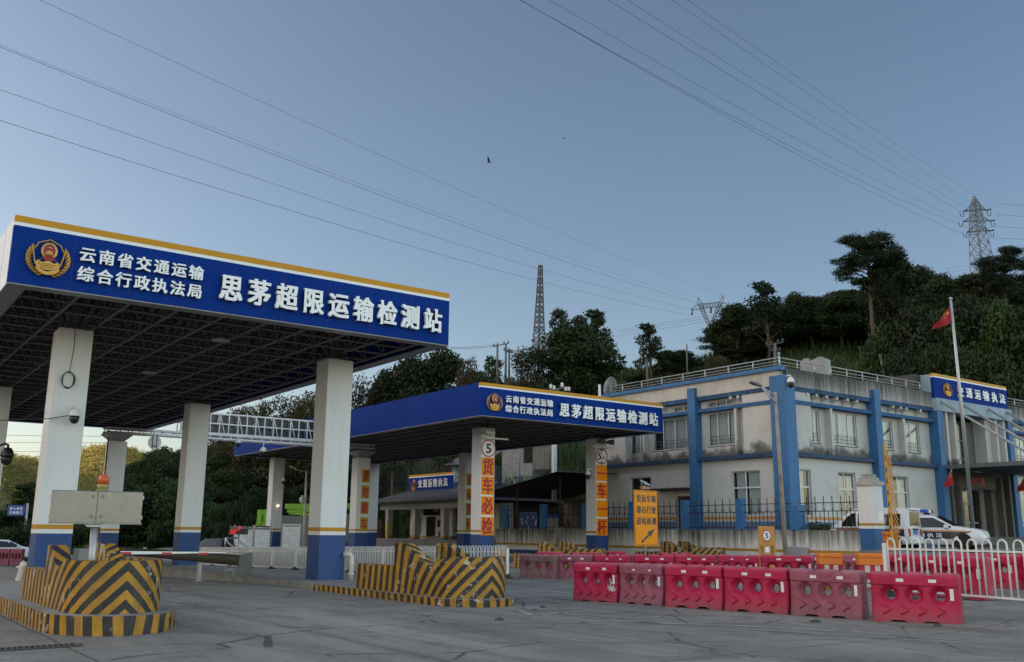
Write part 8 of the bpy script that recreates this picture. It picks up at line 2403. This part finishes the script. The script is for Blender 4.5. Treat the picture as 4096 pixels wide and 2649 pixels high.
# slim radio mast
DM = 150
a0, a1 = atd(2162, 1062, DM), atd(2153, 1400, DM)
ms = thing("lattice_mast", "slim tapering lattice mast standing free left of the dome-shaped tree", "mast", (a1.x, a1.y, a1.z - 4))
b = MB(); va = 0.2
hw0 = 54 * 0.5 * DM / FPX * 1.25
z0 = a1.z - 4; z1 = a0.z
n = 22; prev = None
for k in range(n + 1):
    t = 1 - (1 - k / n) ** 1.15
    c = a1.lerp(a0, t); hh = lerp(hw0, 0.30, t ** 0.8)
    cur = [Vector(p) for p in sq(Vector((c.x, c.y, 0)), hh, lerp(z0, z1, t), va)]
    if prev:
        for i in range(4):
            j = (i + 1) % 4
            b.bar(prev[i], cur[i], 0.13); b.bar(prev[i], cur[j], 0.075); b.bar(prev[j], cur[i], 0.075)
            if k % 2 == 0: b.bar(cur[i], cur[j], 0.075)
            if 9 <= k <= 17: b.bar(prev[i].lerp(cur[i], 0.5), prev[j].lerp(cur[j], 0.5), 0.08)
    prev = cur
b.build("tower", m_pyl, ms)
# utility poles
def upole(lab, x0, y0, x1, y1, dep, rad, arms=(), name="utility_pole", grp="utility poles on the hill", mt=None):
    a, c = atd(x0, y0, dep), atd(x1, y1, dep)
    r = thing(name, lab, "pole", (c.x, c.y, c.z), 0, grp)
    b = MB(); b.tube([c + (c - a).normalized() * 2.0, a], [rad * 1.15, rad * 0.8], 8); b.build("pole", mt or paint("pole concrete", (0.13, 0.125, 0.115), 0.85, 0.2, 1), r)
    for (xa, ya, xb, yb) in arms:
        b = MB(); p, q = atd(xa, ya, dep), atd(xb, yb, dep); b.bar(p, q, 0.10)
        for t in (0.02, 0.3, 0.7, 0.98):
            s = p.lerp(q, t); b.tube([s, s + Vector((0, 0, 0.32))], 0.07, 6)
        b.build("crossarm", m_pyl, r)
upole("left pole of the twin utility poles joined by a crossarm beside the small round-topped tree", 1990, 1377, 1989, 1532, 105, 0.14, [(1973, 1386, 2034, 1374)])
upole("right pole of the twin utility poles joined by a crossarm", 2024, 1376, 2022, 1532, 105, 0.14, [(2016, 1402, 2040, 1406)])
upole("short single utility pole right of the twin poles", 2037, 1406, 2036, 1525, 106, 0.13, [(2026, 1408, 2052, 1412)])
upole("utility pole with insulator arms right behind the office's front corner", 3099, 1372, 3101, 1475, 82, 0.15, [(3065, 1384, 3132, 1368), (3078, 1401, 3120, 1404)])
upole("leaning pole on the green slope behind the office's front parapet", 3519, 1417, 3543, 1515, 84, 0.14)
upole("thin pole at the foot of the solitary gappy tree", 2586, 1436, 2588, 1490, 100, 0.12)
upole("thin pole in the bushes right of the solitary gappy tree", 2747, 1378, 2748, 1450, 110, 0.10)
upole("white capped post at the back end of the office railing", 2398, 1538, 2399, 1600, 60, 0.10, (), "rail_pillar", "white posts", m_camw)
upole("blue thin pole on the weedy bank above the shed", 2081, 1828, 2074, 1935, 78, 0.06, (), "blue_pole", "blue poles", MATS["office blue paint"])
upole("pole with one crossarm beyond the gantry's left end", 936, 1640, 936, 1720, 120, 0.13, [(921, 1641, 951, 1645)])
# insulator arms peeking over the far canopy's roof edge
ia = thing("insulator_arm", "pole-top arm with insulators peeking over the far canopy's yellow edge", "pole", atd(2230, 1590, 78))
b = MB(); b.bar(atd(2195, 1562, 78), atd(2278, 1548, 78), 0.12); b.tube([atd(2230, 1556, 78), atd(2232, 1640, 78)], 0.14, 8); b.build("pole", MATS["pole concrete"], ia)
for x, y in ((2216, 1552), (2263, 1556), (2275, 1556), (2203, 1546), (2248, 1540)):
    b = MB(); p = atd(x, y, 78); b.lathe([(0.05, -0.2), (0.16, -0.12), (0.10, -0.02), (0.16, 0.06), (0.05, 0.2)], p, 8); b.build("insulator", m_camw, ia)
# ------------------------------------------------------------------ overhead lines
def cable(lab, p0, p1, pm, r, grp, name="power_line", ext0=0.0, n=40):
    """p = (px, py, depth); pm = a photo point (px, py) the sagging line passes"""
    a, c = atd(*p0), atd(*p1)
    if ext0: a = a + (a - c) * ext0
    def pt(t, s): return a.lerp(c, t) - Vector((0, 0, s * 4 * t * (1 - t)))
    def proj(p):
        v = p - EYE; k = v.dot(F_); return 2048 + FPX * v.dot(R2) / k, 1324.5 - FPX * v.dot(U2) / k
    lo, hi = -8.0, 60.0
    for _ in range(40):
        s = (lo + hi) / 2; y = None
        pv = None
        for k in range(n * 3 + 1):
            q = pt(k / (n * 3), s)
            if (q - EYE).dot(F_) < 1: continue
            x_, y_ = proj(q)
            if pv and (pv[0] - pm[0]) * (x_ - pm[0]) <= 0:
                t = (pm[0] - pv[0]) / (x_ - pv[0] + 1e-9); y = lerp(pv[1], y_, t); break
            pv = (x_, y_)
        if y is None: s = 0; break
        if y < pm[1]: lo = s
        else: hi = s
    b = MB(); b.tube([pt(k / n, s) for k in range(n + 1)], r, 4, 0)
    o = b.build(name, m_cable); tag(o, lab, "cable", grp)
GL = "power lines to the wing-armed pylon"; GR = "power lines to the big right pylon"
D0 = 95
cable("faint topmost line slanting from the upper left to the wing-armed pylon's right peak", (298, 0, D0), (2893, 1183, 300), (2000, 831), 0.020, GL, ext0=0.25)
cable("strong line from the upper left edge to the wing-armed pylon's right side", (0, 103, D0), (2921, 1246, 300), (2000, 956), 0.027, GL, ext0=0.25)
cable("thin line running close above the strong one to the wing-armed pylon's left peak", (0, 110, D0), (2791, 1192, 300), (2000, 940), 0.016, GL, ext0=0.25)
cable("line ending at the wing-armed pylon's middle insulator", (0, 277, D0), (2844, 1253, 300), (2000, 1029), 0.023, GL, ext0=0.25)
cable("lowest line crossing the sky above the near canopy", (0, 405, D0), (2766, 1261, 300), (2000, 1084), 0.027, GL, ext0=0.25)
for i, (x0, x1, y1, mx, my, lab) in enumerate(((2189, 3897, 955, 2880, 452, "lowest line of the right bundle"), (2196, 3880, 912, 2880, 440, "second line of the right bundle, hugging the lowest"), (2290, 3853, 880, 2880, 390, "third line of the right bundle"),
                                             (2471, 3866, 856, 3000, 350, "fourth line of the right bundle"), (2541, 3864, 830, 3000, 310, "fifth line of the right bundle"), (2709, 3880, 808, 3100, 285, "sixth line of the right bundle"), (2773, 3900, 782, 3100, 245, "topmost line of the right bundle"))):
    cable(lab + " running up from the big pylon", (x0, 0, 78), (x1, y1, 171), (mx, my), 0.022 if i in (0, 1, 3) else 0.017, GR, ext0=0.3)
for i, (y0, y1, lab) in enumerate(((800, 826, "top line leaving the big pylon to the right edge"), (846, 866, "second line leaving the big pylon to the right edge"), (893, 915, "third line leaving the big pylon to the right edge"), (940, 955, "fourth line leaving the big pylon to the right edge"))):
    cable(lab, (3985 if i < 3 else 3960, y0 + 12 * 0 + 12, 171), (4300, y1 + 14, 150), (4090, (y0 + y1) / 2 + 10), 0.024, GR)
for i, (x0, y0, x1, y1, lab) in enumerate(((2470, 1324, 3560, 1130, "upper faint line across the skyline between the trees"), (2480, 1332, 3560, 1140, "middle faint line across the skyline between the trees"), (2470, 1344, 3560, 1158, "lower faint line across the skyline between the trees"), (3780, 1078, 4200, 985, "upper faint line behind the big pylon"), (3800, 1090, 4200, 1000, "lower faint line behind the big pylon"))):
    cable(lab, (x0, y0, 210), (x1, y1, 190), ((x0 + x1) / 2, (y0 + y1) / 2 + 4), 0.022, "faint lines across the skyline")
for i, (p, q, lab) in enumerate((((1800, 1390, 106), (1985, 1380, 105), "upper wire from the twin poles to the left"), ((1780, 1396, 106), (1985, 1386, 105), "lower wire from the twin poles to the left"), ((2040, 1404, 105), (2160, 1380, 108), "wire from the twin poles toward the mast"))):
    cable(lab, p, q, ((p[0] + q[0]) / 2, (p[1] + q[1]) / 2 + 3), 0.018, "wires at the twin poles")
for i, (y0, y1, dep, lab) in enumerate(((1741, 1746, 120, "upper wire crossing the bright gap left of the near column"), (1771, 1771, 120, "middle wire crossing the bright gap left of the near column"), (1807, 1807, 120, "lower wire crossing the bright gap"), (1880, 1850, 90, "sloping wire in front of the sunlit hill"), (1908, 1868, 90, "second sloping wire in front of the sunlit hill"))):
    cable(lab, (-60, y0 + (4 if i > 2 else 0), dep), (470, y1 - (40 if i > 2 else 0), dep), (205, (y0 + y1) / 2 - (18 if i > 2 else 0)), 0.022, "wires at the far left")
# ------------------------------------------------------------------ birds
def bird(lab, x, y, dep, s, up):
    p = atd(x, y, dep); r = thing("bird", lab, "bird", p, R_(-36), "birds in flight")
    J = [(-0.32, 0, -0.02, .012), (-0.18, 0, 0.0, .035), (0, 0, 0.01, .062), (0.14, 0, 0.02, .05), (0.22, 0, 0.035, .036), (0.28, 0, 0.03, .012)]
    b = MB(); b.tube([(a * s, c * s, e * s) for a, c, e, _ in J], [q * s for *_, q in J], 8); b.build("body", m_black, r, rel=False)
    for sg in (1, -1):
        b = MB()
        q = [(0.10, 0.03 * sg, 0.03), (-0.08, 0.03 * sg, 0.02), (-0.17, 0.24 * sg, up * 0.34), (-0.15, 0.36 * sg, up * 0.58), (-0.07, 0.30 * sg, up * 0.50), (0.06, 0.17 * sg, up * 0.26)]
        q2 = [(a, c, e - 0.015) for a, c, e in q]
        n_ = len(q); b.add([(a * s, c * s, e * s) for a, c, e in q + q2], [tuple(range(n_)), tuple(range(2 * n_ - 1, n_ - 1, -1))] + [(i, (i + 1) % n_, n_ + (i + 1) % n_, n_ + i) for i in range(n_)])
        b.build("wing", m_black, r, rel=False)
bird("larger dark bird with raised wings in the open sky", 1956, 650, 62, 0.62, 1.0)
bird("tiny distant bird right of the larger one", 2258, 555, 130, 0.55, 0.6)

# ------------------------------------------------------------------ cameras, lamps and small fittings
def dome(lab, c, rz, s=1.0, bracket=True, dark_=False):
    """speed dome hanging from a gooseneck, c = centre of the dome, bracket reaches local +y"""
    r = thing("dome_camera", lab, "camera", c, rz, "dome cameras")
    w = m_black if dark_ else m_camw
    b = MB(); b.lathe([(0.02, 0.17 * s), (0.07 * s, 0.16 * s), (0.115 * s, 0.09 * s), (0.135 * s, 0.0), (0.135 * s, -0.02 * s)], n=18); b.build("housing", w, r, rel=False)
    b = MB(); b.lathe([(0.11 * s, -0.02 * s), (0.112 * s, -0.10 * s), (0.085 * s, -0.17 * s), (0.04 * s, -0.205 * s), (0.004, -0.21 * s)], n=18); b.build("dome", m_black, r, rel=False)
    if bracket:
        b = MB(); b.tube([(0, 0, 0.16 * s), (0, 0, 0.22 * s), (0, 0.08 * s, 0.25 * s), (0, 0.30 * s, 0.16 * s)], 0.028 * s, 8); b.box(-0.05 * s, 0.05 * s, 0.29 * s, 0.31 * s, 0.08 * s, 0.24 * s); b.build("bracket", w, r, rel=False)
    return r
dome("white dome camera with a dark lens low on the near left column", (5.24, 26.98, 4.58), 0, 1.08)
b = MB()
for k in range(5):
    ph = k * 0.4
    b.tube([(5.04 + (0.135 + 0.008 * k) * math.cos(t * 0.2618 + ph), 27.27 - 0.012 * k, 5.55 + (0.235 - 0.006 * k) * math.sin(t * 0.2618 + ph)) for t in range(25)], 0.008, 5)
b.tube([(5.08, 27.28, 6.95), (5.10, 27.28, 6.4), (5.06, 27.28, 5.9), (5.06, 27.27, 5.76)], 0.008, 5)
tag(b.build("cable_coil", m_cable), "coil of black cable hanging on the near left column above its camera", "cable")
b = MB(); b.tube([(5.15, 26.98, 4.58), (4.68, 27.2, 4.47), (3.6, 27.6, 4.38), (1.0, 28.5, 4.35)], 0.012, 5); tag(b.build("camera_cable", m_cable), "thin cable running left from the near left column's dome camera", "cable")
q = atd(28, 1822, 34); dome("black dome camera on a bracket at the left picture edge", (q.x, q.y, q.z), R_(54), 1.7, True, True)
q = ony(948, 1772, 54.2); dome("white dome camera hanging under the gantry's left half", (q.x, 53.95, q.z), 0, 1.25)
q = ony(1050, 1806, 54.2)
r = dome("white egg-shaped camera on a drop pipe under the gantry", (q.x, 54.1, q.z), 0, 1.5, False)
b = MB(); b.tube([(0, 0, 0.2), (0, 0, 6.8 - q.z)], 0.035, 8); b.build("drop_pipe", m_camw, r, rel=False)
q = ony(1128, 1923, 68.2); dome("beige dome camera on the far canopy's rear column", (q.x, 67.9, q.z), 0, 1.3)
q = atd(2301, 1790 + 72, 52); dome("grey dome camera on the left side of the 一车一杆 column", (35.45, 41.2, onx(2296, 1902, 35.45).z), R_(-90), 1.3)
q = ony(3166, 1528, 30.6); dome("white dome camera at the office's corner below the parapet", (q.x, 30.65, q.z), 0, 1.5)
q = atd(1213, 2000, 70)
# bar-mounted cameras over the two placard columns
ba = thing("camera_bar", "camera housings on a bar above the plain 5 sign", "camera", (27.9, 40.2, 6.4))
b = MB(); b.box(27.45, 29.1, 40.2, 40.28, 6.38, 6.46); b.build("mount_bar", m_camw, ba)
b = MB(); b.rbox(27.5, 28.1, 40.0, 40.2, 6.62, 6.76, 0.02); b.build("camera_housing", m_camw, ba)
fa = thing("floodlight_bar", "pair of round floodlights on a bar above the 5.m disc", "floodlight", (36.2, 40.7, 6.5))
b = MB(); b.box(35.45, 37.15, 40.72, 40.8, 6.42, 6.52); b.build("mount_bar", m_camw, fa)
for x, a in ((35.95, -0.2), (36.75, 0.5)):
    T_ = Matrix.Translation((x, 40.55, 6.78)) @ Matrix.Rotation(a, 4, 'Z') @ Matrix.Rotation(R_(90), 4, 'X')
    b = MB(); b.lathe([(0.06, -0.35), (0.13, -0.15), (0.17, 0.06), (0.17, 0.10), (0.14, 0.10), (0.13, 0.05), (0.01, 0.03)], n=18, T=T_); b.build("lamp_head", m_tgrey, fa)
# round mirror back, high-bay lamps below the near canopy
q = ony(617, 1771, 54.0)
b = MB(); b.disc((q.x, 53.9, q.z), 0.36, 0.38, 28, 0, 0.03); o = b.build("round_sign_back", m_camw); tag(o, "round sign seen from behind, hanging under the gantry's left end", "sign")
b = MB(); b.box(q.x - 0.13, q.x - 0.09, 53.86, 53.9, q.z - 0.3, q.z + 0.5); b.box(q.x + 0.09, q.x + 0.13, 53.86, 53.9, q.z - 0.3, q.z + 0.5); b.box(q.x - 0.13, q.x + 0.13, 53.85, 53.89, q.z - 0.22, q.z - 0.17); b.build("hanger", m_tgrey, o, rel=True)
for i, (x, y, lab) in enumerate(((884, 1360, "dish-shaped lamp hanging below the front of the near canopy"), (598, 1490, "dish-shaped lamp hanging deeper below the near canopy"))):
    q = onz(x, y, 7.0); r = thing("bay_lamp", lab, "lamp", (q.x, q.y, 7.0), 0, "dish lamps under the near canopy")
    b = MB(); b.lathe([(0.04, 0.30), (0.08, 0.22), (0.10, 0.10), (0.26, 0.0), (0.26, -0.02)], n=20); b.build("lamp_shade", m_galv, r, rel=False)
    b = MB(); b.tube([(0, 0, 0.3), (0, 0, 1.2)], 0.015, 5); b.build("cord", m_cable, r, rel=False)
q = ony(1111, 2023, 68.1)
b = MB(); b.box(q.x - 0.08, q.x + 0.08, 68.0, 68.1, q.z - 0.09, q.z + 0.07); o = b.build("indicator_lamp", glow("small lamp glow", (1.0, 0.75, 0.6), 1.2)); tag(o, "small lit lamp on the far canopy's rear column", "lamp")
b = MB(); b.tube([(q.x, 68.1, q.z - 0.1), (q.x - 0.3, 68.12, q.z - 2.0), (q.x - 0.4, 68.12, -0.6)], 0.02, 5); b.build("lamp_cord", m_camw, o)
# white street lamp beyond the fence
a, c = atd(1227, 1884, 72), atd(1212, 2205, 72)
sl = thing("street_lamp", "white street lamp with a camera on its pole behind the long fence", "street lamp", (c.x, c.y, c.z - 0.5))
b = MB(); b.tube([c - Vector((0, 0, 1)), a], [0.13, 0.09], 8); b.build("pole", m_camw, sl)
b = MB(); e = atd(1160, 1865, 71); k_ = atd(1190, 1880, 71.5); b.tube([a - Vector((0, 0, 0.05)), k_, e], [0.05, 0.05, 0.08], 6); b.build("arm", m_camw, sl)
b = MB(); q = atd(1207, 2000, 71.6); b.ball(q, 0.20, 12, 0, 1.3); b.bar(q + Vector((0, 0, 0.3)), atd(1221, 1992, 72), 0.12); b.build("camera_head", m_camw, sl)
# blue village sign at far left
r, w, z0, z1 = sign_panel("village_sign", "small blue road sign with white characters at the far left roadside", 33, 101, 2022, 2063, 82, 82, "road sign")
b = MB(); b.rbox(-w / 2, w / 2, 0, 0.05, z0, z1, 0.02, 0); b.build("sign_plate", paint("road sign blue", (0.015, 0.06, 0.26), 0.4, 0.1, 2), r, rel=False)
b = MB(); T_ = Matrix.Translation((0, -0.003, 0)); h_ = z1 - z0
chars(b, "进入村庄", -w * 0.38, w * 0.38, z0 + h_ * 0.54, z0 + h_ * 0.84, T_, 0, 0.02, 0.01, 0.85); chars(b, "车辆慢行", -w * 0.38, w * 0.38, z0 + h_ * 0.14, z0 + h_ * 0.44, T_, 0, 0.02, 0.01, 0.85); b.build("lettering", m_letter, r, rel=False)
b = MB(); b.tube([(w * 0.55, 0.3, -1.5), (w * 0.55, 0.3, z1 + 0.2)], 0.10, 8); b.bar((-w * 0.4, 0.1, (z0 + z1) / 2), (w * 0.55, 0.3, (z0 + z1) / 2), 0.08); b.build("post", m_galv, r, rel=False)
# ------------------------------------------------------------------ road markings, drain grate, litter
def strip(name, lab, pts, w, mt, z=0.006):
    b = MB()
    for (a, c) in zip(pts, pts[1:]):
        p, q = onz(*a), onz(*c); d = (q - p); d.z = 0; d.normalize(); n_ = Vector((-d.y, d.x, 0)) * w / 2
        N = 8
        for k in range(N):
            s, e = p.lerp(q, k / N), p.lerp(q, (k + 1) / N)
            v = [s - n_, e - n_, e + n_, s + n_]
            b.add([(x.x, x.y, gz(x.x, x.y) + z) for x in v], [(0, 1, 2, 3)])
    o = b.build(name, mt); o["kind"] = "structure"; return o
wl_ = wornline("worn white line", (0.40, 0.395, 0.38), 0.75)
wy_ = wornline("worn yellow line", (0.36, 0.27, 0.12), 0.6)
for pts, w in (([(2060, 2428), (2440, 2482), (3150, 2528), (4090, 2588)], 0.10), ([(2310, 2482), (2900, 2502), (3360, 2526)], 0.16), ([(3080, 2484), (3350, 2517)], 0.14), ([(3400, 2526), (3990, 2575)], 0.13),
               ([(2070, 2440), (2130, 2462), (2380, 2444), (2290, 2438), (2070, 2440)], 0.12), ([(1990, 2352), (2300, 2374)], 0.20), ([(2320, 2460), (2480, 2474), (2640, 2468)], 0.10)):
    strip("road_marking", "", pts, w, wl_)
for pts, w in (([(2120, 2322), (2300, 2329)], 0.14), ([(3640, 2395), (4090, 2412)], 0.16), ([(3450, 2376), (3520, 2379)], 0.14)):
    strip("road_marking", "", pts, w, wy_)
dg = thing("drain_grate", "slotted iron drain grate set in the road at the lower left corner", "drain", (*onz(150, 2590)[:2], 0.0))
b = MB(); p, q = onz(-60, 2606), onz(316, 2582); d = (q - p); d.z = 0; L_ = d.length; d.normalize(); n_ = Vector((-d.y, d.x, 0))
b.add([(x.x, x.y, 0.006) for x in (p - n_ * .14, q - n_ * .14, q + n_ * .14, p + n_ * .14)], [(0, 1, 2, 3)], 0)
k = 0
while k < L_:
    c = p + d * k; b.bar((c - n_ * .13 + Vector((0, 0, .014))), (c + n_ * .13 + Vector((0, 0, .014)) + d * 0.05), 0.03, 0.014, 1); k += 0.075
for s in (-1, 1): b.bar(p + n_ * s * .145 + Vector((0, 0, .014)), q + n_ * s * .145 + Vector((0, 0, .014)), 0.03, 0.014, 1)
b.build("grate", [m_under, paint("cast iron", (0.06, 0.055, 0.05), 0.6, 0.3, 5)], dg)
rs_ = random.Random(11)
for i, (x, y) in enumerate(((3752, 2508), (3265, 2490), (2170, 2431), (2000, 2481), (935, 2318))):
    p = onz(x, y); b = MB(); s = rs_.uniform(0.06, 0.13)
    pts = [(p.x + s * rs_.uniform(0.6, 1.2) * math.cos(a), p.y + s * rs_.uniform(0.6, 1.2) * math.sin(a)) for a in [k * 1.047 for k in range(6)]]
    b.prism(pts, gz(p.x, p.y), gz(p.x, p.y) + 0.03); b.add([(a, c, gz(p.x, p.y) + 0.03) for a, c in pts] + [(p.x, p.y, gz(p.x, p.y) + 0.055)], [(k, (k + 1) % 6, 6) for k in range(6)])
    tag(b.build("litter", paint("litter dark", (0.05, 0.05, 0.055), 0.7, 0.4, 6)), ["crumpled dark scrap on the road below the largest red barrier", "small dark scrap on the road below the faded mauve barrier", "small dark stone on the road right of the striped island's tip", "small dark scrap at the tip of the right striped island", "dark scrap beside the lane behind the boom"][i], "litter", "scraps on the road")
